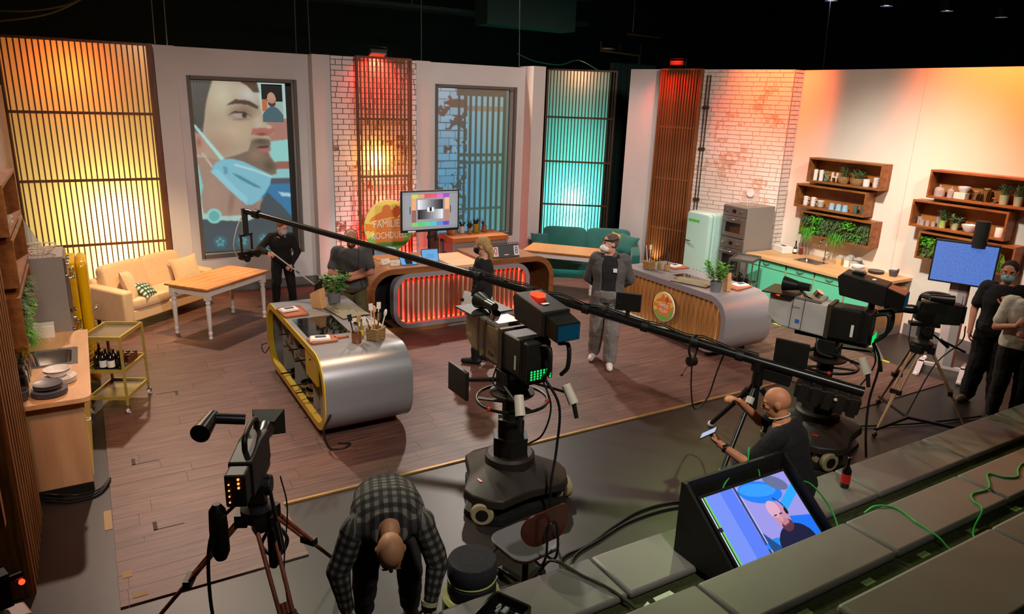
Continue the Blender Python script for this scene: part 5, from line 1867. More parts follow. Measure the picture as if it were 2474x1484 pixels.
    ell(0.148, 0.384, 0.082, 0.082, 0, (0.62, 0.90, 0.88), 1, 0.06)
    ell(0.148, 0.384, 0.058, 0.058, 0, (0.46, 0.74, 0.72), 1, 0.06)
    for bx in (0.19, 0.43, 0.67):
        ell(bx, 0.10, 0.078, 0.078, 0, (0.30, 0.44, 0.47), 1, 0.06)
        rr = np.hypot(x - bx, y - 0.10)
        a = np.arctan2(y - 0.10, x - bx)
        st = np.abs(rr - (0.03 + 0.010 * np.cos(5 * (a - math.pi / 2)))) < 0.007
        c[st] = (0.50, 0.84, 0.84)
    c[:] = blur(c, nx, nz, 2)
    # inset picture, upper right
    ins = (x > 0.74) & (x < 0.965) & (y > 1.36) & (y < 1.745)
    X, Y = (x - 0.74) / 0.225, (y - 1.36) / 0.385
    c[ins] = (0.66, 0.76, 0.73)
    c[ins & (Y > 0.56)] = (0.10, 0.09, 0.09)
    c[ins & (X < 0.25) & (Y < 0.60) & (Y > 0.3)] = (0.80, 0.46, 0.28)
    c[ins & (sd_ell(X, Y, 0.46, 0.62, 0.21, 0.17) < 1)] = (0.82, 0.62, 0.52)
    c[ins & (sd_ell(X, Y, 0.48, 0.50, 0.18, 0.09) < 1)] = (0.34, 0.24, 0.2)
    c[ins & (sd_ell(X, Y, 0.47, 0.56, 0.14, 0.06) < 1)] = (0.80, 0.58, 0.48)
    c[ins & (Y < 0.42 - 0.9 * (X - 0.5) ** 2)] = (0.32, 0.43, 0.46)
    return c


def kitchen_paint(u, v, nx=168, nz=288):
    """picture of whitewashed bricks beside wooden slats, turning blue-green below"""
    x, y = u, v * 1.71
    c = np.empty((len(u), 3))
    rng = np.random.default_rng(3)
    row = np.floor(y / 0.088).astype(int)
    xx = x + (row % 2) * 0.085 + 0.03 * np.sin(row * 7.3)
    colm = np.floor(xx / 0.19).astype(int)
    rnd = rng.random(97)[(row * 13 + colm * 7 + 1000) % 97]
    low = rng.random((20, 34))
    def vn(a, b, sc):
        a, b = a * sc, b * sc
        i, j = np.floor(a).astype(int), np.floor(b).astype(int)
        fa, fb = a - i, b - j
        g = lambda p, q: low[p % 20, q % 34]
        return (g(i, j) * (1 - fa) + g(i + 1, j) * fa) * (1 - fb) + (g(i, j + 1) * (1 - fa) + g(i + 1, j + 1) * fa) * fb
    worn = (vn(x, y, 9) * 0.6 + vn(x, y, 31) * 0.4 + 0.28 * rnd) > 0.74
    white = np.array((0.86, 0.85, 0.86)) + (rnd[:, None] - 0.5) * 0.08
    c[:] = np.where(worn[:, None], np.array((0.66, 0.44, 0.34)), white)
    mort = ((y % 0.088) < 0.008) | ((xx % 0.19) < 0.006)
    c[mort] = (0.50, 0.47, 0.47)
    inner = x > 0.44
    c[inner] = (0.78, 0.84, 0.84)
    c[inner & (y < 1.52) & (y > 1.46)] = (0.80, 0.64, 0.52)
    for k in range(9):
        c[(np.abs(x - (0.33 + 0.076 * k)) < 0.016) & (y < 1.65)] = (0.50, 0.44, 0.37)
    for yy in (0.86, 0.95, 0.30):
        c[(np.abs(y - yy) < 0.016) & (x > 0.32) & (x < 0.96)] = (0.54, 0.49, 0.39)
    c[(x > 0.92) & (x < 0.965) & (y < 1.66)] = (0.50, 0.44, 0.36)
    c[(x > 0.3) & (y > 1.63)] = (0.55, 0.45, 0.37)
    c[x > 0.965] = (0.66, 0.60, 0.56)
    tint = np.array((0.44, 0.80, 0.98)) * (1 - np.clip((x - 0.5) * 2, 0, 1)[:, None]) + np.array((0.56, 0.86, 0.80)) * np.clip((x - 0.5) * 2, 0, 1)[:, None]
    k = np.clip(1.25 - v, 0, 0.85)[:, None]
    return blur(c * (1 - k) + c * tint * k, nx, nz, 1)


def wall_screen(label, x0, x1, z0, z1, fn, strength, nx, nz, bar):
    t = thing('projection_screen', label, 'screen', ((x0 + x1) / 2, 12.79, (z0 + z1) / 2))
    w, h = x1 - x0, z1 - z0
    MB().box(-w / 2, w / 2, 0.002, 0.025, -h / 2, h / 2).build('backing', mat('screen_dark', '2e302f', 0.6), t)
    picture('picture', w - bar, h - 0.02, nx, nz, fn, paint_mat(label[:12], strength), t, (-bar / 2, 0, 0))
    return t


wall_screen('tall screen showing a bearded face with a blue mask under the chin', 1.556, 3.159, 0.67, 3.48, face_paint, 0.72, 150, 264, 0.10)
wall_screen('tall screen showing white bricks and wooden slats in blue light', 5.791, 7.459, 0.69, 3.52, kitchen_paint, 0.62, 168, 288, 0.02)
# ================================================================== people
CLD = bpy.data.textures.new('cloth_folds', 'CLOUDS')
CLD.noise_scale = 0.11
CLD.noise_depth = 2


def solid(name, mb, m, parent, voxel=0.009, smooth=4, disp=0.0):
    """closed overlapping pieces fused into one continuous skin"""
    me = bpy.data.meshes.new(name)
    me.from_pydata([tuple(p) for p in mb.v], [], mb.f)
    bm = bmesh.new()
    bm.from_mesh(me)
    bmesh.ops.recalc_face_normals(bm, faces=bm.faces)
    bm.to_mesh(me)
    bm.free()
    tmp = bpy.data.objects.new(name, me)
    col.objects.link(tmp)
    r = tmp.modifiers.new('r', 'REMESH')
    r.mode = 'VOXEL'
    r.voxel_size = voxel
    s = tmp.modifiers.new('s', 'SMOOTH')
    s.factor = 0.5
    s.iterations = smooth
    if disp:
        d = tmp.modifiers.new('d', 'DISPLACE')
        d.texture = CLD
        d.strength = disp
        d.mid_level = 0.5
    bpy.context.view_layer.update()
    out = bpy.data.meshes.new_from_object(tmp.evaluated_get(bpy.context.evaluated_depsgraph_get()))
    bpy.data.objects.remove(tmp)
    bpy.data.meshes.remove(me)
    out.materials.clear()
    out.name = name
    return link(name, out, m, parent, 180)


def limb(mb, pts, rs, n=12):
    """tapered limb with rounded ends and joints"""
    P = [Vector(p) for p in pts]
    for a, b_, r0, r1 in zip(P, P[1:], rs, rs[1:]):
        if (b_ - a).length > 1e-4:
            mb.tube([a, b_], [r0, r1], n)
    for p, r in zip(P, rs):
        mb.ball(p, r, n, 8)
    return mb


def ring_at(c, rv, fv, rx, ry, n=20):
    out = []
    for k in range(n):
        a = 2 * math.pi * k / n
        ca, sa = sgnp(math.cos(a), 0.85), sgnp(math.sin(a), 0.85)
        out.append(Vector(c) + rv * rx * ca + fv * ry * sa)
    return out


def torso_rings(J, grow=0.0, kind='body', wide=1.0):
    hr = (Vector(J['hipR']) - Vector(J['hipL'])).normalized()
    sr = (Vector(J['shR']) - Vector(J['shL'])).normalized()
    pel, chest, neck = Vector(J['pel']), Vector(J['chest']), Vector(J['neck'])
    belly = pel.lerp(chest, 0.5) + Vector(J.get('arch', (0, 0, 0)))
    sh = (Vector(J['shR']) + Vector(J['shL'])) / 2
    crotch = pel - (belly - pel).normalized() * 0.10
    rows = [(crotch, hr, 0.10, 0.085), (pel - (belly - pel).normalized() * 0.03, hr, 0.165, 0.118), (pel + (belly - pel) * 0.4, hr, 0.16, 0.115), (belly, hr.lerp(sr, 0.5).normalized(), 0.148, 0.108),
            (chest.lerp(belly, 0.45), sr, 0.16, 0.115), (chest, sr, 0.172, 0.122), (chest.lerp(sh, 0.6), sr, 0.17, 0.108), (sh + (neck - sh) * 0.3, sr, 0.13, 0.082), (neck, sr, 0.062, 0.062)]
    rows.insert(8, (rows[7][0].lerp(neck, 0.55), sr, 0.088, 0.07))
    out = []
    C = [r[0] for r in rows]
    for i, (c, rv, rx, ry) in enumerate(rows):
        ax = (C[min(i + 1, len(C) - 1)] - C[max(i - 1, 0)]).normalized()
        fv = ax.cross(rv).normalized()
        rv2 = fv.cross(ax).normalized()
        out.append((c, rv2, fv, rx * wide * J.get('bulk', 1.0) + grow, ry * J.get('bulk', 1.0) * J.get('belly', 1.0) + grow))
    return out


def hand(mb, w, d, n, side, curl=0.5):
    w, d, n = Vector(w), Vector(d).normalized(), Vector(n)
    n = (n - d * n.dot(d)).normalized()
    s = d.cross(n) * side
    M3 = Matrix((s, d, n)).transposed()
    mb.ball(w + d * 0.048, (0.041, 0.052, 0.017), 12, 8, M3)
    mb.tube([w - d * 0.02, w + d * 0.03], [0.026, 0.03], 10)
    for k, ln in enumerate((0.074, 0.082, 0.077, 0.06)):
        p = w + d * 0.085 + s * (0.031 - 0.0205 * k)
        a = 0.0
        pts = [p - d * 0.02, p]
        for q, f in ((0, 0.42), (1, 0.33), (2, 0.25)):
            a += curl * (0.75 if q == 0 else 1.0)
            v = d * math.cos(a) + n * math.sin(a)
            p = p + v * ln * f
            pts.append(p)
        limb(mb, pts, [0.0105, 0.0105, 0.0098, 0.009, 0.0078], 8)
    b0 = w + d * 0.025 + s * 0.03
    t1 = b0 + (d * 0.55 + s * 0.75 + n * 0.25).normalized() * 0.04
    t2 = t1 + (d * 0.85 + s * 0.25 + n * (0.2 + curl * 0.5)).normalized() * 0.032
    t3 = t2 + (d * 0.95 + n * (0.2 + curl * 0.6)).normalized() * 0.024
    limb(mb, [w + d * 0.02 + s * 0.012, b0, t1, t2, t3], [0.016, 0.015, 0.012, 0.0105, 0.009], 8)


def head_frame(look, up=(0, 0, 1)):
    f = Vector(look).normalized()
    r = f.cross(Vector(up)).normalized()
    u = r.cross(f).normalized()
    return r, f, u


def person(label, loc, rz, J, skin='c98d70', top=None, bottom=None, shoe='2a2624', hair=None, beard=None, mask=None, scale=1.0,
           sleeve='short', voxel=0.009, jacket=None, boots=False, loose=0.02, toploose=0.02, long_hair=False, topname='shirt', brow='4a3426'):
    t = thing('person', label, 'person', loc, rz)
    t.scale = (scale, scale, scale)
    SK = mat('skin_' + skin, skin, 0.55, noise=0.06, scale=14)
    g = lambda k: Vector(J[k])
    mb = MB()
    mb.loft([ring_at(c, r, f, x, y) for c, r, f, x, y in torso_rings(J, -0.006)])
    limb(mb, [g('shL').lerp(g('shR'), 0.12), g('shL'), g('elL'), g('wrL')], [0.055, 0.056, 0.042, 0.027])
    limb(mb, [g('shR').lerp(g('shL'), 0.12), g('shR'), g('elR'), g('wrR')], [0.055, 0.056, 0.042, 0.027])
    for s in 'LR':
        limb(mb, [g('hip' + s), g('kn' + s), g('an' + s)], [0.085, 0.058, 0.04])
        limb(mb, [g('an' + s) + Vector((0, 0, -0.02)), g('toe' + s)], [0.04, 0.032])
        hd_, nn, cu = J['hand' + s]
        hand(mb, g('wr' + s), hd_, nn, 1 if s == 'L' else -1, cu)
    # head, face and neck in the same skin
    c = g('head')
    r, f, u = head_frame(J['look'], J.get('up', (0, 0, 1)))
    M3 = Matrix((r, f, u)).transposed()
    at_ = lambda a, b_, d: c + r * a + f * b_ + u * d
    limb(mb, [g('neck') - (c - g('neck')) * 0.15, at_(0, -0.02, -0.05)], [0.056, 0.054])
    mb.ball(at_(0, -0.012, 0.025), (0.076, 0.098, 0.095), 20, 14, M3)
    mb.ball(at_(0, 0.018, -0.055), (0.058, 0.07, 0.07), 16, 12, M3)
    mb.ball(at_(0, 0.062, -0.095), (0.026, 0.024, 0.022), 10, 8, M3)
    mb.ball(at_(0, 0.072, 0.032), (0.055, 0.018, 0.012), 12, 8, M3)
    limb(mb, [at_(0, 0.085, 0.022), at_(0, 0.108, -0.022)], [0.009, 0.015], 8)
    mb.ball(at_(0, 0.096, -0.028), (0.018, 0.014, 0.01), 10, 6, M3)
    mb.ball(at_(0, 0.078, -0.062), (0.026, 0.012, 0.012), 10, 6, M3)
    for s in (-1, 1):
        mb.ball(at_(s * 0.036, 0.066, -0.012), (0.024, 0.02, 0.02), 10, 8, M3)
        mb.ball(at_(s * 0.077, -0.012, -0.003), (0.011, 0.022, 0.032), 10, 8, M3)
    body = solid('body', mb, SK, t, voxel, 3)
    if mask is None or True:
        for s in (-1, 1):
            e = MB().ball(at_(s * 0.031, 0.0755, 0.012), (0.0135, 0.009, 0.0075), 10, 6, M3).build('eye', mat('eye_white', 'e6e0da', 0.3), t, 180)
            MB().ball(at_(s * 0.031, 0.082, 0.012), (0.006, 0.0035, 0.006), 8, 6, M3).build('iris', mat('eye_dark', '241a14', 0.3), e, 180)
            MB().ball(at_(s * 0.033, 0.087, 0.034), (0.021, 0.007, 0.005), 10, 6, M3).build('eyebrow', mat('brow_' + brow, brow, 0.9), t, 180)
    if mask is None:
        MB().ball(at_(0, 0.090, -0.062), (0.023, 0.006, 0.006), 10, 6, M3).build('mouth', mat('lips', '9a5248', 0.5), t, 180)
    if beard:
        b2 = MB()
        b2.ball(at_(0, 0.022, -0.078), (0.0615, 0.072, 0.056), 16, 12, M3)
        b2.ball(at_(0, 0.074, -0.048), (0.03, 0.02, 0.010), 10, 6, M3)
        solid('beard', b2, mat('beard_' + beard, beard, 0.95, noise=0.3, scale=60), t, 0.007, 2)
    if hair:
        h = MB()
        h.ball(at_(0, -0.026, 0.040), (0.083, 0.100, 0.092), 20, 14, M3)
        if long_hair:
            h.ball(at_(0, -0.075, -0.01), (0.068, 0.05, 0.085), 14, 10, M3)
            limb(h, [at_(0, -0.115, -0.02), at_(0.01, -0.125, -0.09), at_(0.015, -0.105, -0.17)], [0.035, 0.04, 0.022])
        else:
            h.ball(at_(0, -0.045, 0.0), (0.078, 0.070, 0.07), 14, 10, M3)
        solid('hair', h, mat('hair_' + hair, hair, 0.8, noise=0.35, scale=40, stretch=(4, 4, 1), bump=0.4, bscale=80), t, 0.008, 2, 0.012)
    if mask:
        mk = MB()
        mc, kind = mask
        if kind == 'ffp2':
            mk.ball(at_(0, 0.070, -0.048), (0.062, 0.062, 0.055), 16, 10, M3)
            mk.ball(at_(0, 0.115, -0.045), (0.024, 0.03, 0.035), 12, 8, M3)
        else:
            mk.ball(at_(0, 0.052, -0.052), (0.068, 0.068, 0.056), 16, 10, M3)
        ms = solid('face_mask', mk, mat('mask_' + mc, mc, 0.8), t, 0.007, 3)
        for s in (-1, 1):
            MB().tube(curve_pts([at_(s * 0.060, 0.06, -0.03), at_(s * 0.077, 0.03, -0.01), at_(s * 0.082, -0.02, 0.02)], 4), 0.0025, 5).build('ear_loop', mat('mask_' + mc, mc, 0.8), ms)
    # clothes
    if top:
        m = top if not isinstance(top, str) else mat('cloth_' + top, top, 0.9, noise=0.12, scale=9, bump=0.1, bscale=60)
        sh = MB()
        tr = torso_rings(J, toploose, wide=1.03)
        sh.loft([ring_at(c2, r2, f2, x, y) for c2, r2, f2, x, y in tr[0 if J.get('longtop') else 1:J.get('collar', 9)]])
        for s, o in (('L', 'R'), ('R', 'L')):
            e = g('el' + s)
            if sleeve == 'short':
                limb(sh, [g('sh' + s).lerp(g('sh' + o), 0.15), g('sh' + s), g('sh' + s).lerp(e, 0.72)], [0.072, 0.074, 0.067])
            else:
                limb(sh, [g('sh' + s).lerp(g('sh' + o), 0.15), g('sh' + s), e, e.lerp(g('wr' + s), 0.9)], [0.072, 0.074, 0.06 + 0.4 * toploose - 0.004, 0.042])
        so = solid(topname, sh, m, t, voxel, 4, 0.02)
        if topname == 'hoodie':
            hb = MB()
            limb(hb, [g('neck') + r * -0.075 - f * 0.02 + u * 0.0, g('neck') - f * 0.075 - u * 0.01, g('neck') + r * 0.075 - f * 0.02], [0.03, 0.042, 0.03])
            limb(hb, [g('neck') + r * -0.075 - f * 0.02, g('neck') + f * 0.065 - u * 0.05, g('neck') + r * 0.075 - f * 0.02], [0.028, 0.022, 0.028])
            solid('hood', hb, m, t, 0.009, 3)
    if jacket:
        m = mat('cloth_' + jacket, jacket, 0.8, noise=0.12, scale=9, bump=0.15, bscale=40)
        for s, sg_ in (('L', -1), ('R', 1)):
            jk = MB()
            tr = torso_rings(J, 0.045, wide=1.04)
            rows = []
            for c2, r2, f2, x, y in [(tr[0][0] - Vector((0, 0, 0.06)), tr[1][1], tr[1][2], tr[1][3] + 0.02, tr[1][4] + 0.02)] + tr[1:8]:
                pts = []
                for k in range(13):
                    a = math.pi * (-0.5 + k / 12) if sg_ > 0 else math.pi * (0.5 + k / 12)
                    # open at the front: half ring from back round the side, stopping short of the front middle
                    a2 = R(-90 + (180 - 28) * k / 12) if sg_ > 0 else R(270 - (180 - 28) * k / 12)
                    pts.append((c2 + r2 * x * math.cos(a2) + f2 * y * math.sin(a2), c2 + r2 * (x - 0.028) * math.cos(a2) + f2 * (y - 0.028) * math.sin(a2)))
                rows.append([p[0] for p in pts] + [p[1] for p in reversed(pts)])
            jk.loft(rows)
            limb(jk, [g('sh' + s).lerp(g('sh' + ('R' if s == 'L' else 'L')), 0.08), g('sh' + s), g('el' + s), g('el' + s).lerp(g('wr' + s), 0.92)], [0.078, 0.084, 0.068, 0.05])
            solid('jacket_half', jk, m, t, voxel, 3, 0.02)
        kb = MB()
        limb(kb, [g('neck') + r * -0.085 + f * 0.05 - u * 0.05, g('neck') + r * -0.085 - f * 0.02, g('neck') - f * 0.085, g('neck') + r * 0.085 - f * 0.02, g('neck') + r * 0.085 + f * 0.05 - u * 0.05], [0.018, 0.026, 0.028, 0.026, 0.018])
        solid('collar', kb, m, t, 0.009, 3)
    if bottom:
        m = mat('cloth_' + bottom, bottom, 0.9, noise=0.12, scale=9, bump=0.1, bscale=60)
        pb = MB()
        tr = torso_rings(J, loose, wide=1.0)
        pb.loft([ring_at(c2, r2, f2, x, y) for c2, r2, f2, x, y in tr[0:3]])
        for s in 'LR':
            a = g('an' + s)
            k_ = g('kn' + s)
            end = k_.lerp(a, 0.72 if boots else 0.93)
            limb(pb, [g('hip' + s), k_, end], [0.098 + loose * 0.4, 0.064 + loose, 0.05 + loose * 0.9])
        solid('trousers', pb, m, t, voxel, 4, 0.025)
    SH = mat('shoe_' + shoe, shoe, 0.6, noise=0.1)
    for s in 'LR':
        sb_ = MB()
        a, e = g('an' + s), g('toe' + s)
        d = (e - a)
        d.z = 0
        d.normalize()
        base = Vector((a.x, a.y, min(a.z, e.z)))
        limb(sb_, [a - d * 0.045 + Vector((0, 0, -0.045)), a + d * 0.05 + Vector((0, 0, -0.04)), e + d * 0.01 + Vector((0, 0, 0.008))], [0.045, 0.046, 0.04])
        limb(sb_, [a + Vector((0, 0, 0.0 if not boots else 0.13)), a + Vector((0, 0, -0.03))], [0.05 if not boots else 0.066, 0.05])
        solid('shoe', sb_, SH, t, 0.009, 3)
    return t


def standing(**k):
    J = dict(pel=(0, 0, 0.96), chest=(0, 0.0, 1.28), neck=(0, -0.01, 1.48), head=(0, 0.02, 1.62), look=(0, 1, -0.05),
             shL=(-0.175, 0, 1.42), shR=(0.175, 0, 1.42), elL=(-0.23, -0.03, 1.13), elR=(0.23, -0.03, 1.13), wrL=(-0.24, 0.05, 0.88), wrR=(0.24, 0.05, 0.88),
             hipL=(-0.09, 0, 0.90), hipR=(0.09, 0, 0.90), knL=(-0.10, 0.02, 0.50), knR=(0.10, 0.02, 0.50), anL=(-0.11, -0.02, 0.09), anR=(0.11, -0.02, 0.09),
             toeL=(-0.13, 0.13, 0.035), toeR=(0.13, 0.13, 0.035), handL=((0, 0.2, -1), (1, 0, 0), 0.35), handR=((0, 0.2, -1), (-1, 0, 0), 0.35))
    J.update(k)
    return J


# 1 person with the mop
mopJ = standing(pel=(0, -0.02, 0.93), chest=(0.02, 0.06, 1.23), neck=(0.0, 0.12, 1.42), head=(-0.02, 0.18, 1.54), look=(-0.5, 0.8, -0.3),
                shL=(-0.17, 0.07, 1.36), shR=(0.18, 0.07, 1.37), elR=(0.38, 0.08, 1.16), wrR=(0.24, 0.27, 1.12), elL=(-0.27, 0.12, 1.09), wrL=(-0.13, 0.30, 0.88),
                knL=(-0.13, 0.06, 0.49), knR=(0.13, 0.05, 0.49), anL=(-0.16, 0.0, 0.09), anR=(0.14, -0.02, 0.09), toeL=(-0.20, 0.14, 0.035), toeR=(0.17, 0.13, 0.035),
                handR=((-0.6, 0.5, -0.3), (-0.4, -0.4, -0.8), 1.1), handL=((0.6, 0.4, -0.3), (0.2, -0.4, -0.8), 1.1))
person('person in black hoodie and trousers mopping the floor before the face screen', (2.50, 11.22, 0.012), 172, mopJ, 'd39a84', '141312', '121110', '9a938a', hair='6b4630', mask=('8fb8d6', 'med'), sleeve='long', topname='hoodie', scale=0.86)
mp = thing('mop', 'white mop pole held by the person in the black hoodie', 'mop', (2.50, 11.22, 0.012), 172)
mp.scale = (0.86, 0.86, 0.86)
a, b_ = Vector((0.20, 0.30, 1.14)), Vector((-0.12, 0.36, 0.86))
d = (b_ - a)
t0, t1 = a - d * 0.25, a + d * (1.10 / 0.28)
MB().cyl(t0, t1, 0.012, n=10).build('pole', mat('pole_white', 'dcd8d2', 0.35), mp, 40)
MB().cyl(t0, t0 + d * 0.25, 0.015, n=10).build('grip', mat('grip_teal', '4aa0b8', 0.5), mp, 40)
MB().cyl(b_ + d * 0.25, b_ + d * 0.42, 0.018, n=10).build('joint', mat('joint_teal', '2a9a94', 0.5), mp, 40)
MB().box(t1.x - 0.2, t1.x + 0.2, t1.y - 0.06, t1.y + 0.06, 0.0, 0.035).build('mop_head', mat('mop_blue', '3a6a8a', 0.9), mp, None, 0.01)

# 2 man with crossed arms
armJ = standing(bulk=1.15, belly=1.15, head=(0, 0.06, 1.61), look=(0.05, 0.85, -0.45), shL=(-0.20, 0, 1.42), shR=(0.20, 0, 1.42),
                elL=(-0.27, 0.14, 1.15), elR=(0.28, 0.14, 1.15), wrR=(-0.02, 0.27, 1.16), wrL=(0.02, 0.31, 1.10),
                handR=((-0.9, -0.1, 0.25), (0, -0.8, 0.3), 0.4), handL=((0.5, 0.45, 0.35), (0.3, -0.5, 0.8), 0.9))
person('man in grey T-shirt with folded arms looking down at a phone', (2.88, 8.92, 0.012), 160, armJ, 'c48468', '4d4b49', '5c5636', '2c2722', beard='4a2f22', sleeve='short', toploose=0.028, voxel=0.008, scale=0.955)
ph = thing('phone', 'dark phone held by the man with folded arms', 'phone', (2.88, 8.92, 0.012), 160)
ph.scale = (0.955, 0.955, 0.955)
pm = Matrix.Translation((0.09, 0.40, 1.19)) @ Matrix.Rotation(R(-35), 4, 'X') @ Matrix.Rotation(R(20), 4, 'Y')
MB().box(-0.036, 0.036, -0.005, 0.005, -0.07, 0.07, pm).build('case', GB, ph, None, 0.004)
MB().box(-0.032, 0.032, -0.0062, -0.0052, -0.062, 0.062, pm).build('screen', glow('phone_dim', '8a96a8', 0.3), ph)
hs2 = thing('headset', 'thin headset worn by the man with folded arms', 'headset', (2.88, 8.92, 0.012), 160)
hs2.scale = (0.955, 0.955, 0.955)
MB().tube(curve_pts([(-0.085, 0.05, 1.60), (-0.08, 0.03, 1.68), (0, 0.02, 1.735), (0.08, 0.03, 1.68), (0.085, 0.05, 1.60)], 5), 0.005, 6).build('headband', GB, hs2)
MB().cyl((-0.08, 0.05, 1.60), (-0.10, 0.05, 1.60), 0.026, n=12).build('ear_piece', GB, hs2, 40)
cable([(-0.09, 0.05, 1.58), (-0.10, 0.14, 1.40), (-0.09, 0.19, 1.25), (-0.12, 0.20, 1.05), (-0.14, 0.16, 0.95)], 0.004).build('cord', CABB, hs2)

# 3 woman with papers
womJ = standing(bulk=0.96, pel=(0, 0, 0.96), look=(0.1, 1, -0.08), shL=(-0.155, 0, 1.41), shR=(0.155, 0, 1.41), elL=(-0.21, -0.04, 1.14), wrL=(-0.20, 0.14, 0.93),
                elR=(0.21, -0.03, 1.13), wrR=(0.17, 0.16, 0.94), handL=((0.1, 0.8, -0.55), (0.9, 0, 0), 0.8), handR=((-0.1, 0.8, -0.5), (-0.9, 0, 0), 0.8), anL=(-0.10, 0.05, 0.09), toeL=(-0.12, 0.2, 0.035), anR=(0.09, -0.10, 0.09), toeR=(0.11, 0.05, 0.035))
person('woman with blond ponytail and black mask holding papers beside the desk', (4.20, 7.74, 0.012), 46, womJ, 'd29a7e', '17171a', '131214', '121112', hair='b8925c', mask=('121214', 'med'), sleeve='long', boots=True, long_hair=True, scale=0.96, topname='blouse', loose=0.004)
pa = thing('paper_sheets', 'white script sheets held by the woman in black', 'paper', (4.20, 7.74, 0.012), 46)
MB().box(-0.003, 0.003, -0.10, 0.10, -0.14, 0.14, Matrix.Translation((-0.235, 0.10, 0.86)) @ Matrix.Rotation(R(12), 4, 'X')).build('sheet_stack', LBLW, pa)
MB().box(-0.003, 0.003, -0.08, 0.08, -0.12, 0.12, Matrix.Translation((0.22, 0.02, 0.90)) @ Matrix.Rotation(R(-14), 4, 'X')).build('loose_sheet', LBLW, pa)
MB().box(-0.01, 0.004, -0.02, 0.02, -0.02, 0.02, Matrix.Translation((-0.24, 0.19, 0.90))).build('clip', GB, pa)
bp_ = thing('belt_pack', 'small radio pack clipped to the waist of the woman in black', 'radio', (4.20, 7.74, 0.012), 46)
MB().box(-0.225, -0.185, 0.00, 0.07, 0.98, 1.09).build('housing', GB, bp_, None, 0.006)
MB().cyl((-0.205, 0.03, 1.09), (-0.205, 0.03, 1.15), 0.004, n=6).build('antenna', GB, bp_)

# 4 man in the open grey jacket
walkJ = standing(head=(0.02, 0.03, 1.62), look=(0.85, 0.5, -0.05), elL=(-0.27, -0.10, 1.14), elR=(0.27, -0.10, 1.14), wrL=(-0.08, -0.20, 0.98), wrR=(0.08, -0.20, 0.96),
                 handL=((0.9, -0.1, -0.2), (0, -1, 0), 0.5), handR=((-0.9, -0.1, -0.2), (0, -1, 0), 0.5),
                 hipL=(-0.095, 0, 0.9), hipR=(0.095, 0, 0.9), knL=(-0.09, 0.14, 0.50), anL=(-0.09, 0.14, 0.09), toeL=(-0.10, 0.30, 0.035), knR=(0.11, -0.02, 0.49), anR=(0.13, -0.16, 0.10), toeR=(0.16, -0.01, 0.035))
pj = person('man in open grey jacket and white respirator mask walking past the island', (5.66, 7.02, 0.012), 140, walkJ, 'cf967c', '1c1c1e', '77726c', 'd8cfc8', hair='5c4a3e', mask=('e2ddd6', 'ffp2'), sleeve='short', jacket='524f4d', loose=0.04, voxel=0.008)
r, f, u = head_frame(walkJ['look'])
hc = Vector(walkJ['head'])
MB().tube([hc + u * 0.062 + (r * math.cos(a) * 0.088 + f * (math.sin(a) * 0.104 - 0.01)) for a in [2 * math.pi * k / 24 for k in range(24)]], 0.009, 6, closed=True).build('headband', GB, pj)
MB().box(-0.10, -0.05, 0.148, 0.156, 1.28, 1.33).build('shirt_print', LBLW, pj)

# 5 seated crew member by the crane
sitJ = standing(bulk=1.12, pel=(0, -0.02, 0.15), chest=(0, 0.09, 0.45), neck=(0, 0.155, 0.645), head=(0.0, 0.20, 0.77), look=(-0.25, 0.9, -0.3), shL=(-0.20, 0.11, 0.58), shR=(0.20, 0.11, 0.58),
                elL=(-0.30, 0.26, 0.36), wrL=(-0.30, 0.47, 0.44), elR=(0.20, 0.36, 0.50), wrR=(-0.02, 0.46, 0.70),
                hipL=(-0.10, 0.0, 0.10), hipR=(0.10, 0.0, 0.10), knL=(-0.16, 0.44, 0.12), knR=(0.16, 0.44, 0.12), anL=(-0.17, 0.42, -0.34), anR=(0.17, 0.42, -0.34), toeL=(-0.2, 0.57, -0.395), toeR=(0.2, 0.57, -0.395),
                handL=((-0.1, 0.8, 0.35), (0.5, -0.2, 0.7), 0.9), handR=((-0.6, 0.5, 0.5), (-0.5, 0.4, -0.6), 0.8))
person('bald crew member in black T-shirt sitting on the front bench with a phone', (4.36, 3.03, 0.455), 22, sitJ, 'b87a55', '0f0f0f', '2c3038', '1a1817', sleeve='short', toploose=0.025, voxel=0.007)
ph = thing('phone', 'lit phone in the hand of the seated crew member', 'phone', (4.36, 3.03, 0.455), 22)
pm = Matrix.Translation((-0.33, 0.57, 0.52)) @ Matrix.Rotation(R(-40), 4, 'X') @ Matrix.Rotation(R(-15), 4, 'Y')
MB().box(-0.037, 0.037, -0.075, 0.075, -0.004, 0.004, pm).build('case', GB, ph, None, 0.003)
MB().box(-0.033, 0.033, -0.068, 0.068, 0.0045, 0.0055, pm).build('screen', glow('phone_lit', 'b8c4e0', 1.0), ph)
wt = thing('wrist_watch', 'dark watch on the wrist of the seated crew member', 'watch', (4.36, 3.03, 0.455), 22)
wd_ = (Vector(sitJ['wrL']) - Vector(sitJ['elL'])).normalized()
wc = Vector(sitJ['wrL']) - wd_ * 0.035
MB().tube([wc - wd_ * 0.012, wc + wd_ * 0.012], 0.038, 14).build('strap', GB, wt, 40)
MB().ball(wc + Vector((-0.02, 0, 0.032)), (0.016, 0.016, 0.008), 10, 6).build('dial', GBS, wt)
nk = thing('neck_chain', 'thin bright cord around the neck of the seated crew member', 'necklace', (4.36, 3.03, 0.455), 22)
MB().tube([(0.070 * math.cos(a), 0.165 + 0.070 * math.sin(a), 0.675 - 0.03 * math.sin(a)) for a in [2 * math.pi * k / 20 for k in range(20)]], 0.005, 6, closed=True).build('cord', GRIP, nk)

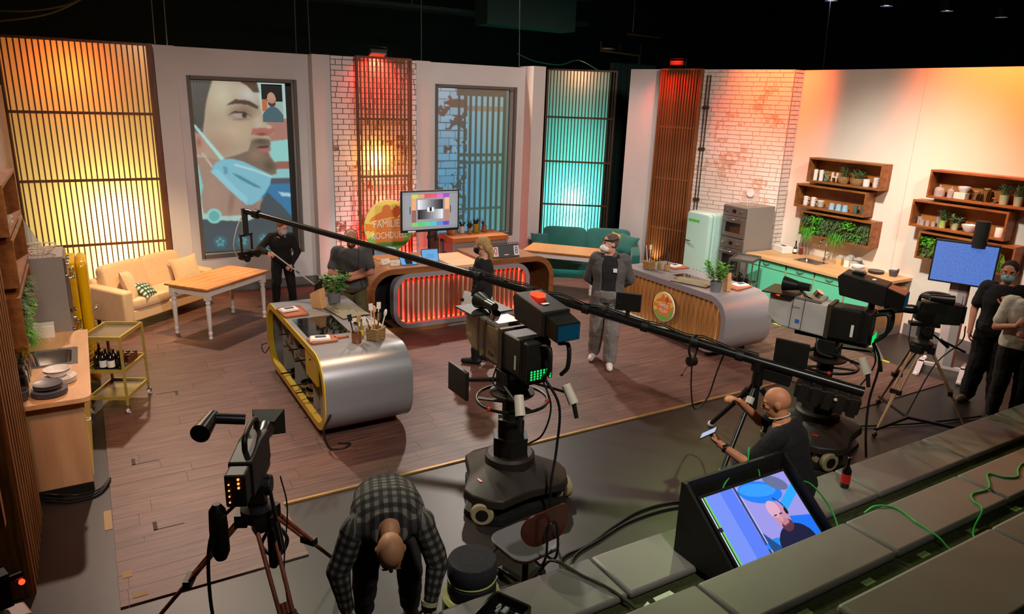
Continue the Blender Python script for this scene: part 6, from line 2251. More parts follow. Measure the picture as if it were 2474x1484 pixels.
# 6 man in the checked shirt bending over
bendJ = standing(bulk=1.08, collar=10, pel=(0, -0.02, 0.80), chest=(0, 0.30, 0.98), arch=(0, -0.04, 0.07), neck=(0, 0.475, 0.985), head=(0, 0.59, 0.92), look=(0, 0.40, -0.92), up=(0, 0.92, 0.40), shL=(-0.19, 0.40, 0.97), shR=(0.19, 0.40, 0.97),
                 elL=(-0.28, 0.44, 0.70), elR=(0.29, 0.42, 0.70), wrL=(-0.22, 0.52, 0.46), wrR=(0.25, 0.46, 0.45), hipL=(-0.10, 0, 0.77), hipR=(0.10, 0, 0.77),
                 knL=(-0.14, 0.14, 0.44), knR=(0.14, 0.14, 0.44), anL=(-0.15, 0.0, 0.09), anR=(0.15, 0.0, 0.09), toeL=(-0.18, 0.15, 0.035), toeR=(0.18, 0.15, 0.035), handL=((0.3, 0.2, -0.9), (0.9, 0, 0.2), 0.6), handR=((-0.2, 0.2, -0.9), (-0.9, 0, 0.2), 0.6))
chk = check_mat('shirt_check', '6a665e', '34322e', '161614', 1.0)
pp_ = person('bald man in checked shirt bending over in the lower foreground', (1.40, 3.80, 0), 162, bendJ, 'c08a62', chk, '26231e', '1a1816', sleeve='long', voxel=0.007, toploose=0.03, brow='7a5a40')
so = [o for o in pp_.children if o.name.split('.')[0] == 'shirt'][0]
me = so.data
chains = [[Vector(bendJ['pel']), Vector(bendJ['pel']).lerp(Vector(bendJ['chest']), 0.5) + Vector((0, -0.03, 0.07)), Vector(bendJ['chest']), Vector(bendJ['neck'])],
          [Vector(bendJ['shL']), Vector(bendJ['elL']), Vector(bendJ['wrL'])], [Vector(bendJ['shR']), Vector(bendJ['elR']), Vector(bendJ['wrR'])]]
co = np.empty(len(me.vertices) * 3)
me.vertices.foreach_get('co', co)
co = co.reshape(-1, 3)
best = np.full(len(co), 1e9)
uv = np.zeros((len(co), 2))
for ci, ch in enumerate(chains):
    acc = 0.0
    for p, q in zip(ch, ch[1:]):
        p_, q_ = np.array(p), np.array(q)
        ln = np.linalg.norm(q_ - p_)
        tt = np.clip(((co - p_) @ (q_ - p_)) / ln ** 2, 0, 1)
        dd = np.linalg.norm(co - (p_ + tt[:, None] * (q_ - p_)), axis=1)
        dd = dd / (0.15 if ci == 0 else 0.06)
        k = dd < best
        best[k] = dd[k]
        uv[k, 1] = (acc + tt[k] * ln) / 0.052
        if ci == 0:
            uv[k, 0] = co[k, 0] / 0.052
        else:
            uv[k, 0] = (np.arctan2(co[k, 1] - (p_[1] + tt[k] * (q_ - p_)[1]), co[k, 0] - (p_[0] + tt[k] * (q_ - p_)[0])) * 0.07) / 0.052
        acc += ln
ul = me.uv_layers.new(name='UVMap')
li_ = np.empty(len(me.loops), dtype=np.int32)
me.loops.foreach_get('vertex_index', li_)
ul.data.foreach_set('uv', uv[li_].astype(np.float32).ravel())
wb = thing('wrist_band', 'pale band on the wrist of the man in the checked shirt', 'wristband', (1.40, 3.80, 0), 162)
MB().tube([(-0.228, 0.508, 0.50), (-0.224, 0.514, 0.478)], 0.05, 14).build('cuff', mat('cuff_pale', 'b8b890', 0.7), wb, 40)
MB().tube([(-0.223, 0.516, 0.474), (-0.220, 0.521, 0.456)], 0.046, 14).build('strap', GB, wb, 40)
gl = thing('work_glove', 'dark green and black glove in the bending man\'s hands', 'glove', (1.40, 3.80, 0), 162)
mbg = MB()
hand(mbg, (-0.14, 0.58, 0.33), (0.8, 0.3, -0.1), (0, 0, -1), 1, 0.5)
hand(mbg, (-0.02, 0.52, 0.31), (0.6, 0.5, 0.1), (0, 0, -1), -1, 0.6)
solid('glove_body', mbg, mat('glove_green', '2a3a22', 0.8, c2='7a9a4a', scale=14), gl, 0.007, 2)

# 7 and 8 crew at the right edge
guyJ = standing(look=(0.05, 1, -0.15), elR=(0.25, -0.02, 1.14), wrR=(0.24, 0.10, 0.90), elL=(-0.27, 0.04, 1.13), wrL=(-0.06, 0.24, 1.28), handL=((0.3, 0.1, 0.9), (0.3, -0.9, 0), 1.2), handR=((-0.1, 0.3, -0.9), (-1, 0, 0), 0.7),
                anL=(-0.14, 0.08, 0.09), toeL=(-0.18, 0.23, 0.035), anR=(0.14, -0.06, 0.09), toeR=(0.20, 0.08, 0.035), longtop=True)
person('dark haired man in black T-shirt and blue mask standing at the right edge', (8.97, 3.92, 0), 112, guyJ, 'b8795c', '100f0f', '121212', '6a5a42', hair='15120f', mask=('7ea8b4', 'med'), sleeve='short', toploose=0.03, loose=0.04, voxel=0.008, scale=1.02)
sideJ = standing(look=(0.1, 1, -0.1), elR=(0.26, 0.06, 1.13), wrR=(0.10, 0.26, 1.22), elL=(-0.26, 0.06, 1.13), wrL=(-0.05, 0.28, 1.12), handR=((-0.4, 0.1, 0.8), (-0.6, -0.6, 0), 1.0), handL=((0.8, 0.1, 0.2), (0, -1, 0), 0.6))
person('person in white T-shirt and dark trousers cut off by the right edge', (8.62, 3.50, 0), 120, sideJ, 'b8795c', 'c9c2b2', '1a1816', '2a2420', hair='2a1f18', sleeve='short', toploose=0.035, voxel=0.009)
# ================================================================== audience benches
STEP = mat('tier_green_lit', '3a4020', 0.95, noise=0.25, scale=30)  # olive tone stands in for green light between the rows
VINYL = mat('bench_vinyl', '75726b', 0.42, noise=0.06, scale=4, bump=0.06, bscale=25)
for i, (y0, y1, z) in enumerate([(-1.2, 3.14, 0.40), (-1.2, 2.22, 0.82), (-1.2, 1.46, 1.24), (-1.2, 0.70, 1.66)]):
    zb = (0.0, 0.40, 0.82, 1.24)[i]
    MB().box(1.45, 11.0, y0, y1, zb, z).build('floor_tier', STEP, kind='structure')
SEATN = ['front', 'second', 'third']
for row, (y0, y1, z) in enumerate([(2.78, 3.20, 0.40), (1.92, 2.28, 0.82), (1.08, 1.50, 1.24)]):
    for k in range(7):
        x0 = 1.48 + (1.11 if k > 0 else 0) + 1.27 * max(k - 1, 0)
        x1 = x0 + (1.11 if k == 0 else 1.27)
        if x1 > 10.6:
            break
        if row == 2 and (k == 0 or k > 2):
            continue
        pos = ['nearest the round stool', 'beneath the monitor box', 'beside the monitor box', 'by the cola bottle', 'fourth from the bottle end', 'towards the right edge', 'at the far right end'][k]
        t = tag(MB().box(x0 + 0.006, x1 - 0.006, y0, y1, z + 0.0005, z + 0.055).build('bench_cushion', VINYL, None, 60, 0.022, 3), 'grey bench cushion of the %s row, %s seat from the stool end' % (SEATN[row], ORD[k]), 'bench cushion', 'grey bench cushions')
TPG = mat('tape_pale_green', '8fae6a', 0.7)
for k in range(6):
    x = 2.98 + 0.54 * k
    tag(MB().box(x - 0.045, x + 0.045, 1.855, 1.895, 0.8205, 0.822).build('tape_mark', TPG), 'pale green tape square, %s from the left on the step behind the second row' % ORD[k], 'tape', 'tape squares on the step')

# monitor in a black sloping box
mx = thing('floor_monitor', 'black sloping box with a lit monitor on the front bench', 'monitor', (3.63, 2.75, 0.456))
prof = [(0.24, 0.0), (0.24, 0.52), (0.20, 0.52), (-0.28, 0.14), (-0.28, 0.0)]
BOXB = mat('monitor_box', '14120d', 0.6, noise=0.1)
for s in (-1, 1):
    MB().prism(prof, s * 0.475 - 0.012, s * 0.475 + 0.012, 'x').build('side_panel', BOXB, mx)
MB().box(-0.463, 0.463, 0.215, 0.24, 0, 0.52).build('back_panel', BOXB, mx)
MB().box(-0.463, 0.463, -0.28, 0.21, 0, 0.015).build('bottom_panel', BOXB, mx)
tilt = math.atan2(0.34, 0.44)
sm_ = Matrix.Translation((0.02, -0.03, 0.27)) @ Matrix.Rotation(tilt, 4, 'X')
MB().box(-0.42, 0.42, -0.26, 0.25, -0.03, 0.0, sm_).build('bezel', GB, mx)


def crew_paint(u, v):
    x, y = u * 1.7, v
    c = np.empty((len(u), 3))
    c[:] = (0.62, 0.60, 0.92)
    def put(m, colr):
        c[m] = colr
    put((x < 0.62 - 0.02 * y), (0.36, 0.50, 0.98))
    put((x < 0.36), (0.47, 0.58, 0.98))
    put((x > 0.62) & (x < 0.66), (0.22, 0.24, 0.45))
    put((x > 0.66) & (x < 0.675), (0.70, 0.78, 0.98))
    put((sd_ell(x, y, 1.05, 0.82, 0.40, 0.17, -14) < 1), (0.10, 0.50, 0.98))
    put((sd_ell(x, y, 1.02, 0.86, 0.34, 0.10, -12) < 1), (0.20, 0.62, 1.0))
    put((sd_ell(x, y, 1.42, 0.88, 0.22, 0.10, -30) < 1), (0.40, 0.44, 0.62))
    put((x > 1.3) & (np.abs(y - 0.62 - 0.5 * (x - 1.5)) < 0.08), (0.16, 0.66, 1.0))
    put((x > 1.1) & (y < 0.42 - 0.2 * (x - 1.1)), (0.10, 0.46, 0.98))
    put((sd_ell(x, y, 0.82, 0.10, 0.20, 0.07, 0) < 1), (0.12, 0.55, 0.95))
    put((x > 0.68) & (x < 0.86) & (y < 0.30 - 1.4 * (x - 0.68)), (0.12, 0.30, 0.55))
    put((sd_ell(x, y, 1.22, -0.02, 0.36, 0.30, 0) < 1), (0.10, 0.10, 0.24))
    put((sd_ell(x, y, 1.16, 0.43, 0.145, 0.23, 14) < 1), (0.80, 0.56, 0.66))
    put((sd_ell(x, y, 1.10, 0.54, 0.11, 0.13, 14) < 1), (0.88, 0.68, 0.80))
    put((sd_ell(x, y, 1.20, 0.27, 0.11, 0.09, 14) < 1), (0.36, 0.20, 0.26))
    put((sd_ell(x, y, 1.19, 0.32, 0.07, 0.05, 14) < 1), (0.76, 0.50, 0.58))
    put((sd_ell(x, y, 1.19, 0.275, 0.05, 0.012, 14) < 1), (0.50, 0.20, 0.28))
    for ex in (1.08, 1.19):
        put((sd_ell(x, y, ex, 0.45, 0.035, 0.014, 10) < 1), (0.30, 0.18, 0.22))
    put((sd_ell(x, y, 1.145, 0.39, 0.022, 0.05, 10) < 1), (0.86, 0.62, 0.70))
    put((sd_ell(x, y, 1.31, 0.46, 0.035, 0.05, 0) < 1), (0.05, 0.05, 0.10))
    put((np.abs(sd_ell(x, y, 1.17, 0.46, 0.16, 0.25, 14) - 1) < 0.05) & (x > 1.2) & (y > 0.45), (0.08, 0.08, 0.14))
    put((x < 0.075), (0.10, 0.10, 0.16))
    put((x < 0.075) & (x > 0.035) & (np.abs(y - 0.52) > 0.03), (0.42, 0.84, 0.30))
    put((x < 0.02) & (np.abs(y - 0.52) > 0.03), (0.80, 0.90, 0.88))
    return c


o = picture('screen', 0.80, 0.47, 170, 100, crew_paint, paint_mat('crew_picture', 1.0), mx)
o.matrix_local = sm_ @ Matrix.Translation((0, -0.005, 0.0015)) @ Matrix.Rotation(R(-90), 4, 'X')
GCAB = mat('cable_green', '35b84a', 0.5)
t = cable([(3.45, 2.90, 0.60), (3.52, 2.96, 0.86), (3.72, 2.98, 0.95), (3.86, 2.97, 0.90), (3.86, 2.93, 0.78)], 0.006).build('green_cable', GCAB, None, 60)
tag(t, 'thin green cable looping inside the monitor box', 'cable')
t = cable([(3.76, 2.97, 0.84), (3.78, 3.0, 1.0), (3.80, 3.02, 1.06)], 0.006).build('green_cable', GCAB, None, 60)
tag(t, 'short green cable end sticking up behind the monitor box', 'cable')
t = cable([(4.13, 2.90, 0.75), (4.22, 2.80, 0.78), (4.20, 2.60, 0.70), (4.08, 2.42, 0.62), (3.96, 2.32, 0.50)], 0.006).build('green_cable', GCAB, None, 60)
tag(t, 'green cable running from the monitor box over the front bench', 'cable')
t = cable([(4.12, 2.31, 0.84), (4.19, 2.29, 0.882), (4.28, 2.24, 0.882), (4.29, 2.16, 0.882), (4.25, 2.04, 0.882), (4.24, 1.90, 0.87), (4.23, 1.80, 0.835), (4.22, 1.6, 0.83)], 0.006).build('green_cable', GCAB, None, 60)
tag(t, 'green cable crossing the second bench row near the monitor box', 'cable')
t = cable([(4.42, 1.70, 0.835), (4.48, 1.80, 0.835), (4.60, 1.87, 0.84), (4.80, 1.93, 0.882), (4.86, 2.02, 0.882), (4.95, 2.07, 0.882), (5.14, 2.06, 0.882), (5.34, 2.17, 0.882), (5.40, 2.09, 0.882), (5.50, 2.05, 0.882), (5.62, 2.10, 0.882), (5.78, 2.13, 0.882), (5.95, 2.05, 0.882)], 0.006).build('green_cable', GCAB, None, 60)
tag(t, 'long wavy green cable lying on the right part of the second bench row', 'cable')
bt_ = bottle('cola bottle with red label standing on the front bench', (4.96, 2.98, 0.457), 0.27, 0.036, DKGL, GLASS, mat('label_red', 'c8261c', 0.5), neck=0.4)

# chair
ch = thing('swivel_chair', 'black and red plywood swivel chair in front of the benches', 'chair', (2.32, 3.56, 0), 8)
PLR = mat('plywood_red_black', '3a120c', 0.3, 0, c2='5c1c10', scale=2, coat=0.3)
PLG = mat('plywood_grey_top', '5f5d5f', 0.35)
m = MB().prism(rrect(-0.20, 0.20, -0.19, 0.20, 0.10, 6), 0.435, 0.45).build('seat', PLG, ch, 30, 0.005)
MB().prism(rrect(-0.195, 0.195, -0.185, 0.195, 0.10, 6), 0.418, 0.4345).build('seat_underside', PLR, m, 30)
bk = MB()
rows = []
for i in range(9):
    a = -1 + 2 * i / 8
    hw = 0.5
    rows.append(a)
pts = rrect(-0.20, 0.20, 0.56, 0.80, 0.11, 8)
n = len(pts)
vs = [(x, -0.235 + 0.05 * (x / 0.2) ** 2, z) for x, z in pts] + [(x, -0.222 + 0.05 * (x / 0.2) ** 2, z) for x, z in pts]
bk.add(vs, [tuple(range(n)), tuple(reversed(range(n, 2 * n)))] + [(k, n + k, n + (k + 1) % n, (k + 1) % n) for k in range(n)])
bk.build('backrest', PLR, ch, 30)
MB().tube(curve_pts([(-0.045, -0.12, 0.40), (-0.055, -0.22, 0.40), (-0.05, -0.262, 0.5), (-0.04, -0.255, 0.68), (0, -0.252, 0.72), (0.04, -0.255, 0.68), (0.05, -0.262, 0.5), (0.055, -0.22, 0.40), (0.045, -0.12, 0.40)], 5), 0.009, 8).build('back_bracket', GBS, ch, 60)
MB().cyl((0, 0, 0.10), (0, 0, 0.42), 0.025, n=14).build('gas_column', GBS, ch, 40)
for k in range(5):
    a = R(20 + 72 * k)
    l = MB().bar((0, 0, 0.10), (0.26 * math.cos(a), 0.26 * math.sin(a), 0.07), 0.04, 0.03).build('base_arm', GBS, ch)
    MB().ball((0.26 * math.cos(a), 0.26 * math.sin(a), 0.03), 0.03, 10, 8).build('caster', GB, l, 60)
MB().tube(curve_pts([(-0.12, 0.1, 0.41), (-0.2, 0.1, 0.38), (-0.22, 0.1, 0.30)], 5), 0.007, 6).build('lever', GBS, ch)

# round stool with two black pads
st_ = thing('round_stool', 'round stool with two stacked black pads at the bottom edge', 'stool', (1.84, 3.44, 0))
MB().lathe([(0.17, 0), (0.19, 0.03), (0.19, 0.27), (0.17, 0.29), (0, 0.29)], n=32).build('pale_base', mat('stool_base', 'a8a86c', 0.6), st_, 40)
MB().lathe([(0.145, 0.29), (0.158, 0.31), (0.158, 0.385), (0.145, 0.40), (0, 0.40)], n=32).build('lower_pad', mat('pad_black', '191a16', 0.8), st_, 40)
MB().lathe([(0.150, 0.402), (0.157, 0.406), (0.150, 0.410), (0, 0.410)], n=32).build('piping', mat('piping_pale', 'a8b060', 0.6), st_, 40)
MB().lathe([(0.148, 0.411), (0.160, 0.43), (0.160, 0.52), (0.150, 0.54), (0, 0.542)], n=32).build('upper_pad', mat('pad_charcoal', '26262a', 0.9, noise=0.2, scale=40, bump=0.2, bscale=200), st_, 40)
ty = thing('plastic_tray', 'dark tray of odds and ends at the bottom picture edge', 'tray', (1.74, 2.93, 0.457), 28)
MB().box(-0.17, 0.17, -0.12, 0.12, 0, 0.006).build('tray_base', GBS, ty)
MB().ring(rrect(-0.18, 0.18, -0.13, 0.13, 0.03, 4), rrect(-0.165, 0.165, -0.115, 0.115, 0.02, 4), 0, 0.06).build('tray_rim', GBS, ty, 40)
rr = random.Random(4)
for k in range(10):
    x, y = rr.uniform(-0.12, 0.12), rr.uniform(-0.08, 0.08)
    MB().cbox((x, y, 0.02), (rr.uniform(0.02, 0.06), rr.uniform(0.01, 0.03), 0.02), None).build('screw_pack', mat('pack_clear', 'aeb6b8', 0.2, 0.4), ty)
PAPG = mat('paper_green_lit', 'dff0c4', 0.8)  # the green light on the sheets is put into their colour
t = thing('paper_sheets', 'crumpled papers painted green-lit with black cloth behind the front bench', 'paper', (2.66, 2.60, 0.402), 12)
MB().add([(-0.16, -0.05, 0.0), (-0.02, -0.08, 0.03), (0.0, 0.08, 0.05), (-0.12, 0.07, 0.02)], [(0, 1, 2, 3)]).build('sheet', PAPG, t)
MB().add([(0.02, -0.10, 0.0), (0.22, -0.10, 0.02), (0.2, 0.06, 0.04), (0.04, 0.07, 0.06)], [(0, 1, 2, 3)]).build('sheet', PAPG, t)
mbk = MB()
mbk.ball((0.0, -0.02, 0.04), (0.08, 0.06, 0.045), 14, 8).ball((-0.2, -0.06, 0.03), (0.12, 0.04, 0.03), 14, 8)
solid('black_cloth', mbk, GB, t, 0.008, 2, 0.03)
for i, (pts, r, lb) in enumerate([
    ([(2.6, 3.3, 0.01), (2.76, 3.74, 0.012), (3.1, 3.82, 0.012), (3.69, 3.99, 0.012), (4.16, 3.95, 0.012), (4.4, 3.7, 0.012)], 0.012, 'thick black cable snaking over the dark floor to the monitor box'),
    ([(2.62, 3.3, 0.01), (2.84, 3.71, 0.012), (3.2, 3.83, 0.012), (3.62, 3.92, 0.012), (4.12, 3.88, 0.012), (4.4, 3.62, 0.012)], 0.010, 'second black cable lying beside the thick cable on the dark floor'),
    ([(2.33, 3.40, 0.30), (2.34, 3.26, 0.47), (2.42, 3.05, 0.468), (2.50, 2.85, 0.468), (2.56, 2.66, 0.43)], 0.010, 'bundle of brown cables lying across the front bench cushion'),
    ([(-0.60, 6.38, 0.03), (-0.42, 6.30, 0.012), (-0.22, 6.33, 0.012), (-0.12, 6.52, 0.03)], 0.009, 'black cable curving in front of the left end panel, outer strand'),
    ([(-0.60, 6.40, 0.05), (-0.40, 6.34, 0.012), (-0.22, 6.37, 0.012), (-0.12, 6.54, 0.03)], 0.009, 'black cable curving in front of the left end panel, middle strand'),
    ([(-0.60, 6.41, 0.08), (-0.40, 6.38, 0.03), (-0.22, 6.40, 0.02), (-0.12, 6.56, 0.03)], 0.008, 'black cable curving in front of the left end panel, inner strand'),
    ([(1.78, 6.30, 0.35), (1.70, 6.28, 0.2), (1.74, 6.24, 0.03), (1.86, 6.20, 0.02), (1.95, 6.26, 0.02), (1.85, 6.32, 0.02)], 0.012, 'black cable coming out of the near corner of the yellow island'),
    ([(6.1, 4.8, 0.02), (6.5, 4.5, 0.02), (7.0, 4.2, 0.02), (7.8, 3.9, 0.02), (8.6, 3.7, 0.02)], 0.010, 'black cable lying from the grey lens camera towards the wooden tripod'),
    ([(1.70, 8.70, 0.34), (1.64, 8.74, 0.30), (1.66, 8.68, 0.22), (1.72, 8.66, 0.3)], 0.006, 'thin cable loop at the far corner of the yellow island'),
]):
    tag(cable(pts, r).build('cable', CABB if i != 2 else mat('cable_brown', '2e2a1a', 0.6), None, 60), lb, 'cable')
# lit red fixture at the left edge
t = thing('red_lamp', 'red glowing lamp head with dark bracket at the lower left edge', 'lamp', (-0.60, 4.10, 0.3), 20)
MB().prism([(-0.12, 0.0), (0.10, 0.0), (0.06, 0.30), (-0.12, 0.34)], -0.08, 0.06, 'y').build('lamp_shell', mat('lamp_pale', 'c8b8b0', 0.5), t, None, 0.01)
MB().box(-0.1, 0.05, -0.09, -0.081, 0.04, 0.26).build('lamp_glass', glow('red_glow', 'ff4636', 1.6), t)
MB().box(-0.10, 0.0, -0.02, 0.06, 0.35, 0.55).cyl((0.0, 0.0, 0.50), (0.06, 0.0, 0.50), 0.02, n=10).build('bracket', GB, t)
MB().ball((0.05, -0.02, 0.47), 0.016, 10, 6).build('indicator', REDL, t)
MB().cyl((0, 0, -0.3), (0, 0, 0.0), 0.03, n=12).build('post', GB, t)

# ================================================================== plants
def clump(mb, c, n, ln, w, spread, up=0.6, seed=0, rad=0.05, bend=0.35):
    rr = random.Random(seed)
    c = Vector(c)
    for k in range(n):
        a = rr.uniform(0, 2 * math.pi)
        e = rr.uniform(-0.2, 1.0)
        d = Vector((math.cos(a) * spread, math.sin(a) * spread, up * (0.3 + e)))
        p = c + Vector((rr.uniform(-1, 1), rr.uniform(-1, 1), rr.uniform(-0.3, 0.8))) * rad
        mb.leaf(p, d, ln * rr.uniform(0.6, 1.2), w * rr.uniform(0.7, 1.2), bend=bend * rr.uniform(0.3, 1.2))
    return mb


LEAF1 = mat('leaf_bright', '4f8a2c', 0.55, noise=0.3, scale=30)
LEAF2 = mat('leaf_grey_green', '5f7a4a', 0.65, noise=0.3, scale=30)
LEAF3 = mat('leaf_fresh', '52a028', 0.55, noise=0.3, scale=30)
POTG = mat('pot_grey', '77787c', 0.6)


def pot_plant(label, loc, r, h, m, leaves, lm, ln, lw, spread=0.7, up=0.9, seed=1, height=0.2, cat='plant', potname='pot', basket=False):
    t = thing('potted_plant', label, cat, loc)
    if basket:
        mb = MB()
        for k in range(6):
            z = h * (k + 0.5) / 6
            rad = r * (0.78 + 0.22 * math.sin(math.pi * (k + 1) / 7.0) + 0.05 * k / 6)
            mb.tube([(rad * math.cos(2 * math.pi * j / 20), rad * math.sin(2 * math.pi * j / 20), z + 0.003 * (-1) ** j) for j in range(20)], h / 11, 6, closed=True)
        mb.lathe([(r * 0.75, 0), (r * 0.85, h * 0.5), (r * 0.85, h * 0.9), (0, h * 0.9)], n=16)
        mb.build(potname, m, t, 60)
    else:
        MB().lathe([(r * 0.8, 0), (r * 0.82, 0.005), (r, h * 0.96), (r * 1.03, h), (r * 0.92, h), (r * 0.88, h * 0.88), (0, h * 0.88)], n=20).build(potname, m, t, 30)
    fo = MB()
    rr = random.Random(seed)
    ns = 11
    for k in range(ns):
        a = k * 2.4 + rr.uniform(-0.3, 0.3)
        lean = spread * rr.uniform(0.15, 0.75)
        p = Vector((0.3 * r * math.cos(a), 0.3 * r * math.sin(a), h * 0.85))
        q = p + Vector((math.cos(a) * lean, math.sin(a) * lean, up)).normalized() * (height + ln * 0.5) * rr.uniform(0.75, 1.1)
        fo.tube([p, q], 0.003, 5)
        m_ = max(3, leaves // ns)
        for j in range(m_):
            f = 0.15 + 0.85 * (j + 0.5) / m_
            b2 = rr.uniform(0, 6.28)
            fo.leaf(p.lerp(q, f), (math.cos(b2) * 0.9 + 0.4 * math.cos(a), math.sin(b2) * 0.9 + 0.4 * math.sin(a), 0.35 + 0.5 * f), ln * rr.uniform(0.55, 1.0), lw * rr.uniform(0.8, 1.2), bend=0.3)
    fo.build('foliage', lm, t)
    return t


pot_plant('bushy green plant in a grey pot on the left island', (2.42, 8.22, 0.9), 0.085, 0.14, POTG, 190, LEAF1, 0.12, 0.034, 0.8, 0.8, 1, 0.22)
pot_plant('bushy green plant in a grey pot on the right island', (7.30, 6.72, 0.9), 0.085, 0.14, POTG, 180, LEAF1, 0.12, 0.034, 0.75, 0.9, 2, 0.24)
RAT = mat('basket_rattan', '9d7a4c', 0.8, noise=0.25, scale=40)
SX = 10.72
pot_plant('feathery herb in a woven basket, left of the two on the top shelf', (SX, 7.41, 2.204), 0.075, 0.11, RAT, 150, LEAF2, 0.09, 0.012, 0.6, 1.2, 3, 0.12, basket=True)
pot_plant('thyme bush in a woven basket, right of the two on the top shelf', (SX, 7.16, 2.204), 0.085, 0.11, RAT, 220, LEAF2, 0.09, 0.01, 0.9, 0.9, 4, 0.09, basket=True)
PGRN = mat('pot_pale_green', 'a9b48c', 0.55)
PLIM = mat('pot_lime', 'a8c060', 0.55)
pot_plant('herb in a pale green bucket, nearer the glass jars on the top right shelf', (SX, 4.96, 2.204), 0.06, 0.13, PGRN, 150, LEAF2, 0.10, 0.01, 0.5, 1.3, 5, 0.10)
pot_plant('herb in a pale green bucket at the right end of the top right shelf', (SX, 4.78, 2.204), 0.06, 0.13, PGRN, 150, LEAF2, 0.10, 0.01, 0.5, 1.3, 6, 0.10)
pot_plant('rosemary in a lime pot beside the steel canisters', (SX, 5.70, 1.759), 0.055, 0.11, PLIM, 150, LEAF2, 0.10, 0.012, 0.5, 1.4, 7, 0.12)
pot_plant('sage in a pale pot beside the white bowl', (SX, 5.52, 1.759), 0.05, 0.10, PGRN, 70, LEAF2, 0.10, 0.03, 0.9, 0.7, 8, 0.06)
pot_plant('small herb in a white pot on the left edge top shelf', (-0.66, 7.0, 2.204), 0.05, 0.1, TWHT, 90, LEAF1, 0.07, 0.02, 0.6, 1.0, 9, 0.08)
kinds = [('feathery grey-green herb', LEAF2, 260, 0.09, 0.012), ('bright parsley', LEAF3, 120, 0.07, 0.035), ('long grassy chives', LEAF3, 160, 0.20, 0.008), ('curly grey-green thyme', LEAF2, 240, 0.08, 0.016), ('broad-leaved basil', LEAF3, 90, 0.07, 0.04), ('dense grey-green rosemary', LEAF2, 260, 0.09, 0.012)]


def planter(yc, half, side, where, slots):
    x0 = 10.72 if side > 0 else -0.69
    s = -1 if side > 0 else 1
    for i, (fy, z, kd) in enumerate(slots):
        nm, lm, n, ln, w = kinds[kd]
        y = yc + fy * half
        t = thing('herb_plant', '%s, %s from the left in the %s' % (nm, ORD[i], where), 'herb', (x0, y, z))
        mb = MB()
        rr = random.Random(100 * i + int(10 * yc) + side)
        for k in range(n):
            p = Vector((s * rr.uniform(0.0, 0.10), rr.uniform(-0.10, 0.10), rr.uniform(-0.05, 0.06)))
            d = Vector((s * rr.uniform(0.3, 1.0), rr.uniform(-0.7, 0.7), rr.uniform(-0.5, 0.9) if kd != 2 else rr.uniform(-1.0, 0.2)))
            mb.leaf(p, d, ln * rr.uniform(0.7, 1.3), w * rr.uniform(0.8, 1.2), bend=0.4)
        mb.build('foliage', lm, t)


RW = [(0.85, 1.53, 0), (0.80, 1.38, 2), (0.55, 1.55, 1), (0.50, 1.40, 1), (0.25, 1.52, 3), (0.2, 1.38, 0), (-0.05, 1.53, 5), (-0.12, 1.36, 2), (-0.35, 1.55, 4), (-0.40, 1.38, 3), (-0.60, 1.38, 1), (-0.78, 1.53, 0), (-0.80, 1.37, 5)]
planter(7.36, 0.66, 1, 'planter nearer the bricks', RW)
planter(5.285, 0.66, 1, 'planter behind the blue screen', [(0.82, 1.53, 4), (0.72, 1.38, 0), (0.45, 1.52, 2), (0.38, 1.37, 3), (-0.1, 1.50, 5), (-0.6, 1.50, 2)])
planter(7.38, 0.66, -1, 'planter at the left edge', [(0.6, 1.52, 0), (0.55, 1.36, 4), (0.0, 1.52, 3), (-0.15, 1.36, 1), (-0.62, 1.50, 5), (-0.62, 1.34, 2)])

# ================================================================== things on shelves and worktops
PORC = mat('porcelain', 'e8e2d8', 0.3)
SILV = mat('silver_tin', 'cfc9c0', 0.3, 0.55)
LIDW = mat('lid_wood', 'b88a58', 0.6)
BLUT = mat('tumbler_blue', '8fb4c8', 0.35)
SMK = mat('smoky_glass', '4a6a64', 0.15, 0, coat=0.3)


def vessel(name, label, cat, loc, prof, m, n=20, extra=None, group=None):
    t = thing(name, label, cat, loc, 0, group)
    MB().lathe(prof, n=n).build('vessel', m, t, 35)
    if extra:
        extra(t)
    return t


def mugprof(r, h):
    return [(r * 0.85, 0), (r * 0.9, 0.004), (r, h), (r * 0.92, h), (r * 0.82, 0.008), (0, 0.008)]


for y, lb in ((7.95, 'white pillar candle, left of the two on the top shelf'), (7.84, 'white pillar candle, right of the two on the top shelf')):
    t = thing('candle', lb, 'candle', (SX, y, 2.204))
    MB().lathe([(0.035, 0), (0.036, 0.01), (0.036, 0.175), (0.03, 0.18), (0.0, 0.176)], n=18).build('wax', PORC, t, 40)
    MB().cyl((0, 0, 0.175), (0, 0, 0.19), 0.002, n=6).build('wick', GB, t)
o = text('letter', 'S', 0.22, mat('letter_teal', '5f8f80', 0.6), None, (SX, 7.73, 2.278), (R(90), 0, R(-90)), 0.018, sx=0.85)
tag(o, 'teal decorative letter S on the top shelf', 'letter')
o = text('letter', 'H', 0.22, mat('letter_cream', 'e0d2bc', 0.6), None, (SX, 7.58, 2.283), (R(90), 0, R(-90)), 0.018, sx=0.85)
tag(o, 'cream decorative letter H on the top shelf', 'letter')
t = vessel('storage_jar', 'white storage jar with lid beside the baskets', 'jar', (SX, 7.0, 2.204), [(0.05, 0), (0.052, 0.005), (0.052, 0.10), (0, 0.10)], PORC)
MB().lathe([(0.054, 0.10), (0.054, 0.115), (0.0, 0.118)], n=20).build('lid', PORC, t, 35)


def handle_on(t, r, h, m=PORC, side=-1):
    MB().tube(curve_pts([(0, side * r * 0.95, h * 0.8), (0, side * (r + 0.025), h * 0.7), (0, side * (r + 0.02), h * 0.35), (0, side * r * 0.92, h * 0.25)], 4), 0.005, 6).build('handle', m, t, 60)


